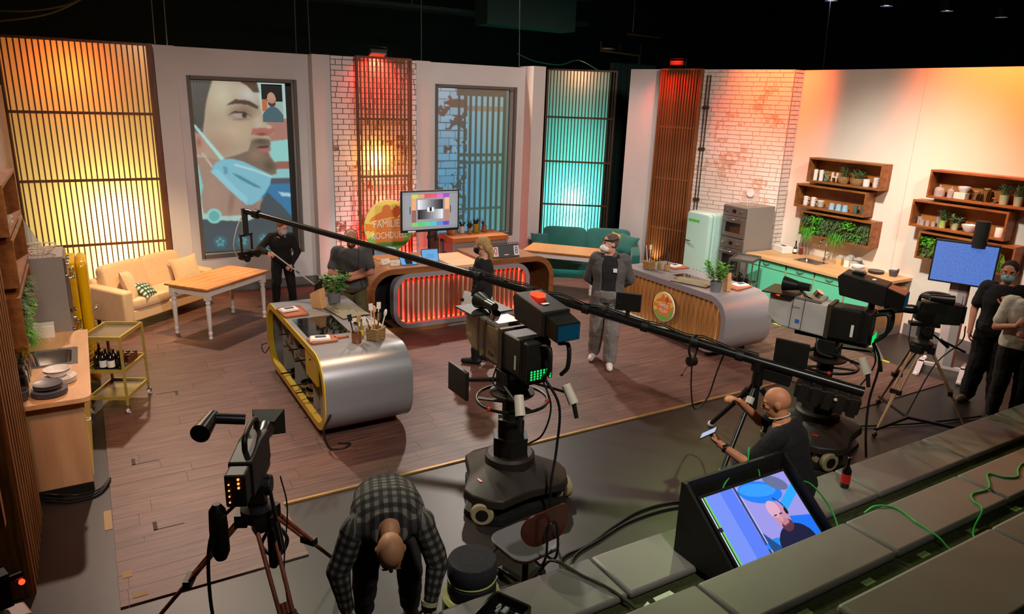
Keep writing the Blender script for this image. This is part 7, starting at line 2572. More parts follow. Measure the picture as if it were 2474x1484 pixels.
for y, z0, cnt, nm in ((6.84, 2.204, 2, 'right end of the top shelf'), (8.07, 1.759, 2, 'left end of the middle shelf'), (7.92, 1.759, 2, 'middle shelf beside the bowls')):
    for k in range(cnt):
        t = vessel('mug', 'white mug, %s of the stacked pair at the %s' % (('lower', 'upper')[k], nm), 'mug', (SX, y, z0 + 0.075 * k), mugprof(0.042, 0.08), PORC)
        handle_on(t, 0.042, 0.08)
for k in range(4):
    vessel('bowl', 'small white bowl, %s from below in the middle shelf stack' % ORD[k], 'bowl', (SX, 7.77, 1.759 + 0.026 * k), [(0.03, 0), (0.055, 0.02), (0.06, 0.035), (0.056, 0.035), (0.03, 0.008), (0, 0.008)], PORC)
for i, y in enumerate((7.55, 7.42, 7.30)):
    vessel('tumbler', 'pale blue upturned tumbler, %s from the left on the middle shelf' % ORD[i], 'cup', (SX, y, 1.759), [(0.052, 0), (0.05, 0.01), (0.038, 0.10), (0.034, 0.104), (0, 0.104)], BLUT)
for i, y in enumerate((7.11, 6.985)):
    vessel('drinking_glass', ('smoky drinking glass beside the blue tumblers', 'smoky drinking glass at the right end of the middle shelf')[i], 'glass', (SX, y, 1.759), mugprof(0.036, 0.125), SMK)
t = vessel('tea_tin', 'large ribbed silver tin with knob lid on the top right shelf', 'tin', (SX, 5.83, 2.204), [(0.07, 0), (0.075, 0.02), (0.072, 0.05), (0.076, 0.08), (0.07, 0.11), (0.04, 0.135), (0, 0.14)], SILV)
MB().ball((0, 0, 0.15), 0.014, 10, 8).build('knob', SILV, t, 60)
t = vessel('tea_tin', 'narrow ribbed silver tin with knob lid beside the large tin', 'tin', (SX, 5.67, 2.204), [(0.045, 0), (0.048, 0.02), (0.045, 0.05), (0.048, 0.08), (0.045, 0.11), (0.02, 0.13), (0, 0.135)], SILV)
MB().ball((0, 0, 0.145), 0.012, 10, 8).build('knob', SILV, t, 60)
tag(MB().box(SX - 0.06, SX + 0.06, 5.44, 5.60, 2.2035, 2.295).build('wooden_box', mat('box_mint_white', 'c3cfbc', 0.6), None, None, 0.006), 'pale mint box on the top right shelf', 'box')
vessel('bowl', 'cream bowl resting on the pale mint box', 'bowl', (SX, 5.50, 2.2965), [(0.04, 0), (0.075, 0.05), (0.08, 0.085), (0.075, 0.085), (0.04, 0.01), (0, 0.01)], PORC)
for i, (y, h, r, lb) in enumerate(((5.33, 0.14, 0.05, 'round glass jar with wooden lid next to the mint box'), (5.20, 0.19, 0.05, 'tall glass jar with wooden lid on the top right shelf'), (5.09, 0.07, 0.035, 'small glass jar with wooden lid on the top right shelf'))):
    t = vessel('glass_jar', lb, 'jar', (SX + 0.02, y, 2.204), [(r * 0.9, 0), (r, 0.005), (r, h * 0.85), (r * 0.8, h * 0.9), (r * 0.76, h * 0.88), (r * 0.95, h * 0.82), (r * 0.92, 0.01), (0, 0.01)], GLASS)
    MB().lathe([(r * 0.86, h * 0.9), (r * 0.86, h * 0.99), (0, h)], n=18).build('lid', LIDW, t, 35)
for i, (y, r, h, x) in enumerate(((6.05, 0.035, 0.11, 0.02), (5.985, 0.035, 0.08, -0.03), (5.90, 0.03, 0.075, -0.03), (5.82, 0.03, 0.07, -0.02), (5.80, 0.03, 0.14, 0.06))):
    t = vessel('canister', 'shiny steel canister, %s from the left on the middle right shelf' % ORD[i], 'canister', (SX + x, y, 1.759), [(r, 0), (r, h * 0.9), (0, h * 0.9)], SILV)
    MB().lathe([(r * 1.05, h * 0.9), (r * 1.05, h), (0, h)], n=18).build('lid', SILV, t, 35)
vessel('bowl', 'large white mixing bowl on the middle right shelf', 'bowl', (SX, 5.32, 1.759), [(0.05, 0), (0.06, 0.01), (0.10, 0.08), (0.105, 0.105), (0.098, 0.105), (0.055, 0.015), (0, 0.015)], PORC, 26)
vessel('storage_jar', 'white jar at the right end of the middle right shelf', 'jar', (SX, 4.92, 1.759), [(0.055, 0), (0.056, 0.005), (0.056, 0.12), (0.05, 0.13), (0, 0.13)], PORC)
# left edge shelves
vessel('bowl', 'white bowl stacked at the left edge top shelf, upper one', 'bowl', (-0.64, 6.86, 2.245), [(0.05, 0), (0.09, 0.06), (0.098, 0.075), (0.09, 0.075), (0.05, 0.01), (0, 0.01)], PORC)
vessel('bowl', 'white bowl stacked at the left edge top shelf, lower one', 'bowl', (-0.64, 6.86, 2.204), [(0.05, 0), (0.09, 0.06), (0.098, 0.075), (0.09, 0.075), (0.05, 0.01), (0, 0.01)], PORC)
for i, y in enumerate((6.97, 7.12)):
    vessel('glass_jar', ('glass jar at the near end of the left edge middle shelf', 'glass jar second from the near end of the left edge middle shelf')[i], 'jar', (-0.64, y, 1.759), [(0.05, 0), (0.055, 0.1), (0.05, 0.2), (0.045, 0.2), (0.045, 0.02), (0, 0.02)], GLASS)

# right worktop
WZ = 0.9055
t = thing('storage_box', 'cream napkin box on the worktop beside the bricks', 'box', (10.52, 8.24, WZ), -20)
MB().box(-0.10, 0.10, -0.15, 0.15, 0, 0.12).build('box_body', PORC, t, None, 0.01)
MB().box(-0.03, 0.03, -0.06, 0.06, 0.1201, 0.124).build('slot', GB, t)
bottle('dark sauce bottle with white label on the right worktop', (10.62, 8.06, WZ), 0.24, 0.032, DKGL, GLASS, LBLW, neck=0.5)
bottle('red sauce bottle beside the dark one on the right worktop', (10.66, 7.97, WZ), 0.22, 0.03, mat('red_glass', '6b2a22', 0.15), GLASS, None, neck=0.45)
bottle('clear tall bottle behind the sauce bottles', (10.72, 8.04, WZ), 0.3, 0.03, GLASS, GLASS, None, neck=0.4)
bottle('clear short bottle behind the sauce bottles', (10.74, 7.92, WZ), 0.22, 0.028, GLASS, GLASS, None, neck=0.4)
for i, (x, y, h, cm, lb) in enumerate(((10.58, 7.14, 0.16, 'd9b078', 'square jar of ochre grain behind the sink'), (10.57, 6.99, 0.16, 'ece4d2', 'square jar of flour beside the ochre jar'), (10.57, 6.87, 0.11, 'efe8da', 'small square jar of sugar on the right worktop'), (10.72, 7.05, 0.17, 'cfa070', 'square jar of oats at the back of the right worktop'), (10.72, 6.90, 0.16, '6b5a48', 'square jar of dark beans at the back of the right worktop'))):
    t = thing('pantry_jar', lb, 'jar', (x, y, WZ))
    MB().prism(rrect(-0.045, 0.045, -0.045, 0.045, 0.012, 3), 0.0, h * 0.7).build('contents', mat('fill_' + cm, cm, 0.9, noise=0.1, scale=60), t)
    MB().prism(rrect(-0.048, 0.048, -0.048, 0.048, 0.014, 3), h * 0.7 + 0.0005, h * 0.88).lathe([(0.04, h * 0.88), (0.04, h), (0, h)], n=16).build('glass_top', mat('jar_pale', 'd8dcd4', 0.1, 0, alpha=0.5), t)
for k in range(5):
    vessel('plate', 'white plate, %s from below in the right worktop stack' % ORD[k], 'plate', (10.35, 6.66, WZ + 0.012 * k), [(0.06, 0), (0.08, 0.004), (0.125, 0.016), (0.125, 0.02), (0.07, 0.008), (0, 0.008)], PORC, 28)
vessel('bowl', 'white bowl on top of the right worktop plates', 'bowl', (10.35, 6.66, WZ + 0.066), [(0.05, 0), (0.10, 0.035), (0.105, 0.05), (0.098, 0.05), (0.05, 0.008), (0, 0.008)], PORC)
for k in range(3):
    vessel('plate', 'dark plate, %s from below beside the mortar on the right worktop' % ORD[k], 'plate', (10.60, 6.50, WZ + 0.012 * k), [(0.06, 0), (0.08, 0.004), (0.12, 0.016), (0.12, 0.02), (0.07, 0.008), (0, 0.008)], mat('stoneware_dark', '55504c', 0.5), 28)


def mortar(label, loc):
    t = vessel('mortar', label, 'mortar', loc, [(0.05, 0), (0.055, 0.01), (0.075, 0.09), (0.066, 0.09), (0.04, 0.03), (0, 0.025)], mat('granite_dark', '4a4b4e', 0.6, noise=0.3, scale=80))
    MB().tube([(0.0, 0.0, 0.035), (-0.03, -0.09, 0.13)], [0.022, 0.014], 10).build('pestle', mat('granite_dark'), t, 50)


mortar('grey stone mortar with pestle near the end of the right worktop', (10.66, 6.25, WZ))
# left worktop
LZ = 0.9005
for k in range(4):
    vessel('plate', 'white plate, %s from below on the left worktop' % ORD[k], 'plate', (-0.39, 6.80, LZ + 0.011 * k), [(0.06, 0), (0.08, 0.004), (0.125, 0.014), (0.125, 0.018), (0.07, 0.008), (0, 0.008)], PORC, 30)
for k in range(2):
    vessel('bowl', 'white soup bowl, %s one on the left worktop plates' % ('lower', 'upper')[k], 'bowl', (-0.405, 6.83, LZ + 0.05 + 0.016 * k), [(0.06, 0), (0.09, 0.03), (0.105, 0.045), (0.10, 0.045), (0.06, 0.008), (0, 0.008)], PORC, 30)
GPL = mat('stoneware_grey', '6a666a', 0.4)
for k in range(4):
    vessel('plate', 'grey dinner plate, %s from below on the left worktop' % ORD[k], 'plate', (-0.46, 6.53, LZ + 0.011 * k), [(0.06, 0), (0.08, 0.004), (0.13, 0.014), (0.13, 0.018), (0.07, 0.008), (0, 0.008)], GPL, 30)
for k in range(3):
    vessel('plate', 'grey side plate, %s from below on the grey dinner plates' % ORD[k], 'plate', (-0.465, 6.545, LZ + 0.048 + 0.012 * k), [(0.05, 0), (0.07, 0.006), (0.105, 0.02), (0.105, 0.024), (0.06, 0.01), (0, 0.01)], GPL, 30)
mortar('dark stone mortar with pestle at the near end of the left worktop', (-0.66, 6.47, LZ))
for i, y in enumerate((6.74, 6.90, 7.05)):
    t = vessel('glass_jar', 'glass jar of white flour, %s from the front on the left worktop' % ORD[i], 'jar', (-0.66, y, LZ), [(0.05, 0), (0.055, 0.01), (0.055, 0.15), (0.04, 0.18), (0.045, 0.2), (0.04, 0.2), (0.036, 0.18), (0.05, 0.148), (0.05, 0.012), (0, 0.012)], GLASS)
    MB().lathe([(0.047, 0.013), (0.048, 0.11), (0, 0.112)], n=18).build('flour', mat('flour_white', 'efe6d6', 0.95), t, 40)
t = vessel('honey_jar', 'amber honey jar with golden lid behind the glass jars', 'jar', (-0.67, 7.17, LZ), [(0.06, 0), (0.065, 0.01), (0.065, 0.16), (0.055, 0.18), (0, 0.18)], mat('amber_honey', '7a3c10', 0.2, coat=0.4))
MB().lathe([(0.066, 0.175), (0.066, 0.21), (0, 0.212)], n=24).build('lid', mat('lid_gold', 'c88a18', 0.3, 0.5), t, 35)
tag(MB().box(-0.63, -0.45, 8.10, 8.25, LZ, LZ + 0.13).build('storage_box', PORC, None, None, 0.006), 'white box standing against the left oven tower', 'box')


def wire_basket(label, loc, r=0.17):
    t = thing('wire_basket', label, 'basket', loc)
    m = MB()
    for k in range(4):
        f = k / 3
        m.tube([((r * (0.45 + 0.55 * f)) * math.cos(2 * math.pi * j / 24), (r * (0.45 + 0.55 * f)) * math.sin(2 * math.pi * j / 24), 0.006 + 0.085 * f ** 1.4) for j in range(24)], 0.004 if k < 3 else 0.006, 5, closed=True)
    m.build('hoop_wires', mat('wire_cream', 'd8c8b4', 0.4), t, 60)
    m = MB()
    for k in range(16):
        a = 2 * math.pi * k / 16
        m.tube([(r * (0.45 + 0.55 * f) * math.cos(a), r * (0.45 + 0.55 * f) * math.sin(a), 0.006 + 0.085 * f ** 1.4) for f in (0, 0.33, 0.66, 1)], 0.003, 5)
    m.build('rib_wires', mat('wire_cream'), t, 60)
    return t


wire_basket('cream wire fruit basket on the right oven tower', (10.0, 8.70, 1.681))
wire_basket('cream wire fruit basket on the left oven tower', (-0.50, 8.46, 1.681), 0.16)
t = thing('glass_board', 'framed glass board leaning behind the right wire basket', 'board', (10.38, 9.0, 1.681), -70)
MB().box(-0.16, 0.16, 0, 0.008, 0.0, 0.36, Matrix.Rotation(R(-14), 4, 'X')).build('pane', mat('pane_clear', 'd8c8c0', 0.05, 0, alpha=0.25), t)
MB().prism(circle(0.0, 0.18, 0.07, 24), -0.003, -0.001, 'y').build('round_print', mat('print_white', 'e8e0dc', 0.6), t)
t = thing('glass_board', 'glass board leaning in the left wire basket', 'board', (-0.46, 8.66, 1.70), 20)
MB().box(-0.11, 0.0, 0, 0.006, 0.0, 0.36, Matrix.Rotation(R(-10), 4, 'X') @ Matrix.Rotation(R(-22), 4, 'Y')).build('pane', mat('pane_grey', 'b8bdb8', 0.08, 0, alpha=0.6), t)

# ---- on the left island
IZ = 0.9045
BRD = wood('board_copper_wood', '9a5334', 'b06a44', (2, 8, 8), 3)
CLOTH = mat('napkin_white', 'ece4dc', 0.9)


def folded_cloth(label, loc, rz, w=0.2, l=0.15):
    t = thing('folded_cloth', label, 'cloth', loc, rz)
    for k in range(3):
        MB().box(-w / 2 + 0.006 * k, w / 2 - 0.004 * k, -l / 2 + 0.004 * k, l / 2 - 0.008 * k, 0.007 * k, 0.007 * k + 0.0065).build('fold', CLOTH, t, None, 0.003)
    MB().box(-0.05, 0.06, -0.03, 0.04, 0.0208, 0.0214).build('print', mat('print_navy', '3a3850', 0.7), t)
    return t


t = thing('cutting_board', 'copper brown tray board at the far end of the left island', 'board', (1.87, 8.02, IZ), 2)
MB().prism(rrect(-0.14, 0.14, -0.19, 0.19, 0.03, 5), 0, 0.014).build('board', BRD, t, 30)
MB().ring(rrect(-0.14, 0.14, -0.19, 0.19, 0.03, 5), rrect(-0.13, 0.13, -0.18, 0.18, 0.025, 5), 0.0141, 0.02).build('rim', BRD, t, 30)
folded_cloth('folded white napkin on the far tray board of the left island', (1.84, 8.06, IZ + 0.0205), 8)
t = thing('cutting_board', 'paddle-shaped cutting board near the end of the left island', 'board', (1.90, 6.92, IZ), 0)
MB().prism(rrect(-0.14, 0.14, -0.10, 0.10, 0.03, 5), 0, 0.016).prism([(0.13, -0.02), (0.27, -0.012), (0.28, 0.0), (0.27, 0.022), (0.13, 0.03)], 0, 0.016).build('paddle', BRD, t, 30)
MB().ring(circle(0.26, 0.005, 0.006, 12), circle(0.26, 0.005, 0.003, 12), 0.0165, 0.018).build('hanging_hole', GB, t)
folded_cloth('folded white napkin on the paddle board', (1.88, 6.93, IZ + 0.0165), -12)
t = thing('knife_block', 'slanted beech knife block with black knives on the left island', 'knife block', (2.20, 8.10, IZ), 35)
MB().prism([(-0.08, 0.0), (0.07, 0.0), (0.09, 0.16), (-0.05, 0.24)], -0.05, 0.05, 'x').build('block', BEECH, t, None, 0.003)
for i, (x, y, l) in enumerate(((-0.025, -0.03, 0.12), (0.02, -0.02, 0.14), (-0.02, 0.03, 0.11), (0.025, 0.04, 0.12))):
    a = Vector((x, y, 0.225 - 0.57 * (y + 0.05)))
    MB().bar(a - Vector((0, 0.0, 0.02)), a + Vector((0, -0.12, 1)).normalized() * l, 0.016, 0.024).build('knife_handle', GB, t, None, 0.003)
fm = MB()
prev = None
for k in range(13):
    u = k / 12
    x = -0.17 + 0.34 * u
    z = 0.004 + 0.02 * (1 - math.cos(u * 2.2)) * (1 - u) * 1.5
    fm.v += [(x, -0.28, z), (x, 0.28, z), (x, -0.28, z + 0.006), (x, 0.28, z + 0.006)]
    if prev is not None:
        q = prev
        r_ = len(fm.v) - 4
        fm.f += [(q, r_, r_ + 1, q + 1), (q + 2, q + 3, r_ + 3, r_ + 2), (q, q + 2, r_ + 2, r_), (q + 1, r_ + 1, r_ + 3, q + 3)]
    prev = len(fm.v) - 4
FOLD = mat('chopping_mat_olive', '8b8268', 0.5)


def flex_board(label, loc, rz):
    t = thing('chopping_mat', label, 'board', loc, rz)
    me = fm.build('mat_sheet', FOLD, t, 60)
    MB().box(-0.045, 0.045, 0.235, 0.255, 0.0125, 0.0135).build('hand_slot', GB, t) if False else None
    MB().box(-0.10, 0.0, 0.238, 0.256, 0.035, 0.0358).build('hand_slot', GB, t)
    return t


flex_board('olive folding chopping mat on the left island', (2.44, 7.82, IZ), 8)
flex_board('olive folding chopping mat on the right island', (7.36, 7.22, IZ), 20)


def basket_square(label, loc, rz, w=0.15, h=0.13):
    t = thing('wicker_basket', label, 'basket', loc, rz)
    mb = MB()
    for k in range(8):
        z = 0.008 + h * k / 8
        s = w / 2 * (0.92 + 0.08 * k / 8)
        pts = []
        for j in range(32):
            a = 2 * math.pi * j / 32
            pts.append((s * sgnp(math.cos(a), 0.3), s * sgnp(math.sin(a), 0.3), z + 0.003 * (-1) ** (j + k)))
        mb.tube(pts, 0.0095, 6, closed=True)
    mb.build('weave', RAT, t, 60)
    MB().box(-w / 2 * 0.9, w / 2 * 0.9, -w / 2 * 0.9, w / 2 * 0.9, 0.0, 0.008).build('bottom', RAT, t)
    return t


def utensil(label, p0, p1, m, kind='spoon'):
    p0, p1 = Vector(p0), Vector(p1)
    t = thing('cooking_utensil', label, 'utensil', tuple(p0))
    d = (p1 - p0)
    dn_ = d.normalized()
    MB().tube([(0, 0, 0), tuple(d)], [0.006, 0.007], 7).build('handle', m, t, 50)
    if kind == 'spoon':
        M3 = dn_.to_track_quat('Z', 'Y').to_matrix()
        MB().ball(d + dn_ * 0.03, (0.026, 0.008, 0.04), 12, 8, M3).build('spoon_bowl', m, t, 60)
    elif kind == 'whisk':
        mb = MB()
        M3 = dn_.to_track_quat('Z', 'Y').to_matrix()
        for k in range(5):
            a = math.pi * k / 5
            c2 = Vector((math.cos(a), math.sin(a), 0))
            mb.tube([d + M3 @ (c2 * 0.022 * math.sin(u) * 1.0 + Vector((0, 0, 0.05 * (1 - math.cos(u))))) for u in [math.pi * 2 * q / 12 for q in range(12)]], 0.0018, 4, closed=True)
        mb.build('whisk_wires', CHR, t)
    else:
        MB().bar(tuple(d), tuple(d + dn_ * 0.07), 0.045, 0.005).build('blade', m, t)
    return t


WSPN = wood('spoon_wood', 'b07c48', 'c89a68', (6, 6, 1), 4)
WHU = mat('utensil_white', 'e6ddd2', 0.5)
basket_square('square wicker basket of cooking utensils on the left island', (2.41, 6.74, IZ), 32)
for i, (dx, dy, ex, ey, h, m, kd, lb) in enumerate((
    (-0.03, 0.02, -0.03, 0.05, 0.30, WHU, 'spatula', 'white handled spatula standing in the left island basket'), (0.03, 0.03, 0.06, 0.07, 0.30, WHU, 'spatula', 'second white handled spatula in the left island basket'),
    (0.03, -0.02, 0.10, 0.0, 0.24, WHU, 'spoon', 'white slotted spoon in the left island basket'), (0.0, -0.03, 0.02, -0.03, 0.20, CHR, 'whisk', 'steel whisk standing in the left island basket'),
    (-0.04, -0.03, -0.09, -0.03, 0.18, CHR, 'spoon', 'steel ladle in the left island basket'), (0.0, 0.03, 0.02, 0.10, 0.26, WSPN, 'spoon', 'wooden spoon in the left island basket'))):
    utensil(lb, (2.41 + dx, 6.74 + dy, IZ + 0.012), (2.41 + ex, 6.74 + ey, IZ + h), m, kd)
t = vessel('utensil_tin', 'copper coloured tin of tools beside the wicker basket', 'tin', (2.20, 6.73, IZ), [(0.05, 0), (0.052, 0.005), (0.052, 0.10), (0.048, 0.10), (0.046, 0.01), (0, 0.01)], mat('copper_tin', '9a6444', 0.35, 0.5))
for i, (ex, ey, h, m, kd, lb) in enumerate(((-0.05, 0.03, 0.22, GB, 'spatula', 'black spatula in the copper tin'), (0.03, 0.02, 0.20, WSPN, 'spatula', 'wooden turner in the copper tin'), (-0.02, -0.04, 0.17, CHR, 'spoon', 'steel spoon in the copper tin'))):
    utensil(lb, (2.20 + ex * 0.3, 6.73 + ey * 0.3, IZ + 0.012), (2.20 + ex, 6.73 + ey, IZ + h), m, kd)
bottle('small oil bottle with yellow bow between tin and basket', (2.29, 6.84, IZ), 0.2, 0.026, mat('oil_glass', '8a7a3a', 0.1, coat=0.4), CAP, mat('bow_yellow', 'd0c040', 0.6), neck=0.4)
# pots inside the yellow shelves
SS = mat('pan_steel', 'a8a49e', 0.18, 0.95)
for i, (x, y, z, r, h, lb) in enumerate(((1.93, 7.28, 0.105, 0.13, 0.12, 'steel stock pot on the lower shelf of the yellow island'), (1.93, 7.28, 0.24, 0.11, 0.07, 'steel saucepan stacked on the stock pot'), (1.91, 7.54, 0.105, 0.10, 0.10, 'steel pot beside the stock pot'), (1.93, 7.28, 0.531, 0.12, 0.05, 'black frying pan on the upper yellow shelf'), (1.91, 7.56, 0.531, 0.10, 0.09, 'steel steamer on the upper yellow shelf'), (1.93, 8.0, 0.531, 0.12, 0.14, 'steel mixing bowl at the far end of the yellow shelves'), (1.91, 8.0, 0.105, 0.10, 0.08, 'dark pan at the far end of the lower yellow shelf'))):
    m = SS if 'steel' in lb else GBS
    t = vessel('cooking_pot', lb, 'pot', (x, y, z + 0.012), [(r * 0.9, 0), (r, 0.01), (r, h), (r * 1.04, h), (r * 0.96, h - 0.004), (r * 0.94, 0.012), (0, 0.012)], m)
    MB().tube([(-r, 0, h * 0.8), (-r - 0.12, -0.02, h * 0.9)], 0.009, 8).build('handle', m if i > 2 else SS, t, 50)
t = vessel('kitchen_roll', 'white kitchen paper roll in the near yellow compartment', 'paper roll', (1.88, 6.80, 0.118), [(0.055, 0), (0.055, 0.23), (0.02, 0.23), (0.02, 0.225), (0, 0.225)], LBLW)
bottle('white soap bottle beside the kitchen roll', (1.86, 6.66, 0.118), 0.2, 0.03, LBLW, CAP, None)
# ---- on the right island
basket_square('square wicker basket of utensils on the right island', (7.33, 8.14, IZ), 10, 0.14, 0.13)
for i, (ex, ey, h, m, kd, lb) in enumerate(((-0.04, 0.04, 0.30, WHU, 'spoon', 'white spoon standing in the right island basket'), (0.03, 0.03, 0.30, WHU, 'spatula', 'white turner standing in the right island basket'), (0.0, -0.03, 0.2, CHR, 'spoon', 'steel ladle in the right island basket'))):
    utensil(lb, (7.33 + ex * 0.3, 8.14 + ey * 0.3, IZ + 0.012), (7.33 + ex, 8.14 + ey, IZ + h), m, kd)
bottle('small oil bottle beside the right island basket', (7.47, 8.06, IZ), 0.18, 0.028, mat('oil_glass'), CAP, None, neck=0.4)
t = vessel('utensil_tin', 'pale wooden cup of tools on the right island', 'cup', (7.52, 7.94, IZ), mugprof(0.045, 0.1), LIDW)
utensil('dark handled spatula in the pale wooden cup', (7.52, 7.94, IZ + 0.012), (7.55, 7.97, IZ + 0.2), GB, 'spatula')
t = thing('cutting_board', 'copper brown board at the back of the right island', 'board', (7.84, 8.06, IZ), -4)
MB().prism(rrect(-0.16, 0.16, -0.12, 0.12, 0.03, 5), 0, 0.016).build('board', BRD, t, 30)
folded_cloth('folded white napkin on the back board of the right island', (7.82, 8.08, IZ + 0.0165), 10)
t = thing('cutting_board', 'copper brown board at the near end of the right island', 'board', (7.78, 6.74, IZ), 12)
MB().prism(rrect(-0.20, 0.20, -0.11, 0.11, 0.03, 5), 0, 0.016).build('board', BRD, t, 30)
folded_cloth('folded white napkin on the near board of the right island', (7.86, 6.78, IZ + 0.0165), -8)
tag(MB().prism([(-0.05, 0.0), (0.05, 0.0), (0.06, 0.2), (-0.03, 0.26)], 7.43, 7.50, 'x').build('knife_block', BEECH, None, None, 0.003), 'beech knife block behind the plant on the right island', 'knife block')
bpy.data.objects['knife_block.001'].location = (0, 6.68, IZ)
for k in range(4):
    t = MB().lathe([(0.022, 0), (0.022, 0.02), (0.012, 0.03), (0, 0.03)], n=14, m=Matrix.Rotation(R(-90), 3, 'Y')).build('knob', GB, i2, 40)
    t.location = (0.45 + 0.0, 0.10 + 0.075 * k, 0.87)

# ---- on the desk
DZ = 0.9825


def tablet(label, loc, rz, tilt, w=0.25, h=0.18):
    t = thing('tablet', label, 'tablet', loc, rz)
    M4 = Matrix.Rotation(R(-tilt), 4, 'X')
    MB().box(-w / 2, w / 2, -0.004, 0.004, 0, h, M4).build('case', GB, t, None, 0.003)
    MB().box(-w / 2 + 0.012, w / 2 - 0.012, -0.0056, -0.0044, 0.012, h - 0.012, M4).build('screen', glow('tablet_screen', '74b4ee', 0.9), t)
    for k in range(3):
        MB().box(-w * 0.22, w * 0.22, -0.0062, -0.0058, h * (0.55 - 0.11 * k), h * (0.57 - 0.11 * k), M4).build('text_line', mat('screen_text', '1a3a78', 0.6), t)
    MB().prism([(0.0, 0.0), (0.12, 0.0), (0.02 + 0.08 * math.sin(R(tilt)), 0.10)], -0.05, 0.05, 'x').build('stand', GB, t)
    return t


tablet('tablet lying low on the left part of the desk', (3.90, 9.42, DZ), -8, 58)
tablet('tablet standing upright near the middle of the desk', (4.27, 9.50, DZ), -5, 20, 0.27, 0.2)
CARD = mat('card_cream', 'e6dccb', 0.8)
for i, (x, y, rz, lb) in enumerate(((3.60, 9.62, 12, 'folded cream name card, left of the pair on the desk'), (3.70, 9.50, 5, 'folded cream name card, right of the pair on the desk'))):
    t = thing('name_card', lb, 'card', (x, y, DZ), rz)
    MB().prism([(-0.03, 0), (0.03, 0), (0.0, 0.08), (-0.003, 0.08)], -0.07, 0.07, 'x').build('folded_card', CARD, t)
    MB().box(-0.03, 0.03, -0.021, -0.0205, 0.035, 0.04).build('print_line', mat('print_grey', '8a8478', 0.7), t)
tag(MB().box(3.58, 3.98, 9.86, 10.12, DZ, DZ + 0.006).build('desk_pad', DW), 'thin brown desk pad on the left part of the desk', 'desk pad')
tag(MB().box(3.72, 4.12, 9.60, 9.82, DZ, DZ + 0.004).build('paper_sheets', CARD), 'flat cream papers beside the name cards', 'paper')
tag(MB().box(4.12, 4.34, 9.66, 9.90, DZ, DZ + 0.012).build('paper_sheets', LBLW), 'white paper stack behind the upright tablet', 'paper')
sc_ = thing('flip_scoreboard', 'black flip scoreboard showing 0 and 8 on the desk', 'scoreboard', (5.50, 9.44, DZ), 0)
MB().prism([(-0.06, 0.0), (0.06, 0.0), (0.01, 0.19), (-0.01, 0.19)], -0.24, 0.24, 'x').build('stand', mat('board_slate', '4a4d4c', 0.6), sc_, None, 0.003)
tl = math.atan2(0.05, 0.19)
for x, n_, cm in ((-0.18, '0', 'c03030'), (0.19, '8', '2a4aa0')):
    M4 = Matrix.Translation((x, -0.062, 0.0)) @ Matrix.Rotation(-tl, 4, 'X')
    c_ = MB().box(-0.045, 0.045, -0.003, 0.0, 0.02, 0.17, M4).build('number_card', LBLW, sc_)
    o = text('digit', n_, 0.16, mat('digit_' + cm, cm, 0.6), c_, (0, 0, 0), (0, 0, 0), 0.0008, sx=0.7)
    o.matrix_local = M4 @ Matrix.Translation((0, -0.0045, 0.095)) @ Matrix.Rotation(R(90), 4, 'X') @ Matrix.Diagonal((0.7, 1, 1, 1))
rg_ = MB()
for k in range(14):
    x = -0.22 + 0.034 * k
    rg_.tube([(x, 0.028 * math.cos(a), 0.195 + 0.022 * math.sin(a)) for a in [2 * math.pi * j / 10 for j in range(10)]], 0.0035, 5, closed=True)
rg_.build('ring_binding', GB, sc_, 60)
MB().box(-0.03, 0.05, -0.052, -0.047, 0.03, 0.045).build('maker_mark', mat('print_white'), sc_)
# chair behind the desk with jeans thrown over another
t = thing('desk_chair', 'black rounded chair back behind the left end of the desk', 'chair', (3.66, 10.62, 0.012), 10)
MB().prism([(x, z) for x, z in rrect(-0.2, 0.2, 0.62, 1.06, 0.16, 8)], -0.015, 0.015, 'y').build('backrest', GB, t, 30)
MB().prism(rrect(-0.2, 0.2, 0.0, 0.4, 0.08, 5), 0.44, 0.47).build('seat', GB, t, 30)
for sx in (-1, 1):
    for y in (0.03, 0.37):
        MB().cyl((sx * 0.17, y, 0), (sx * 0.16, y, 0.44 if y > 0.1 else 0.64), 0.011, n=8).build('leg', GBS, t)
t = thing('desk_chair', 'second chair behind the desk hidden under a denim jacket', 'chair', (3.98, 10.64, 0.012), -8)
MB().prism([(x, z) for x, z in rrect(-0.19, 0.19, 0.62, 0.96, 0.14, 8)], -0.012, 0.012, 'y').build('backrest', GB, t, 30)
MB().prism(rrect(-0.2, 0.2, 0.0, 0.4, 0.08, 5), 0.44, 0.47).build('seat', GB, t, 30)
for sx in (-1, 1):
    for y in (0.03, 0.37):
        MB().cyl((sx * 0.17, y, 0), (sx * 0.16, y, 0.44 if y > 0.1 else 0.64), 0.011, n=8).build('leg', GBS, t)
mbj = MB()
mbj.ball((0, 0, 0.96), (0.19, 0.05, 0.05), 16, 8).box(-0.18, 0.18, -0.045, -0.02, 0.72, 0.97).box(-0.17, 0.17, 0.02, 0.045, 0.75, 0.97)
t2 = thing('denim_jacket', 'light blue denim jacket thrown over a chair behind the desk', 'jacket', (3.98, 10.64, 0.012), -8)
solid('denim_cloth', mbj, mat('denim', '8fa4b8', 0.9, noise=0.25, scale=20), t2, 0.01, 3, 0.03)

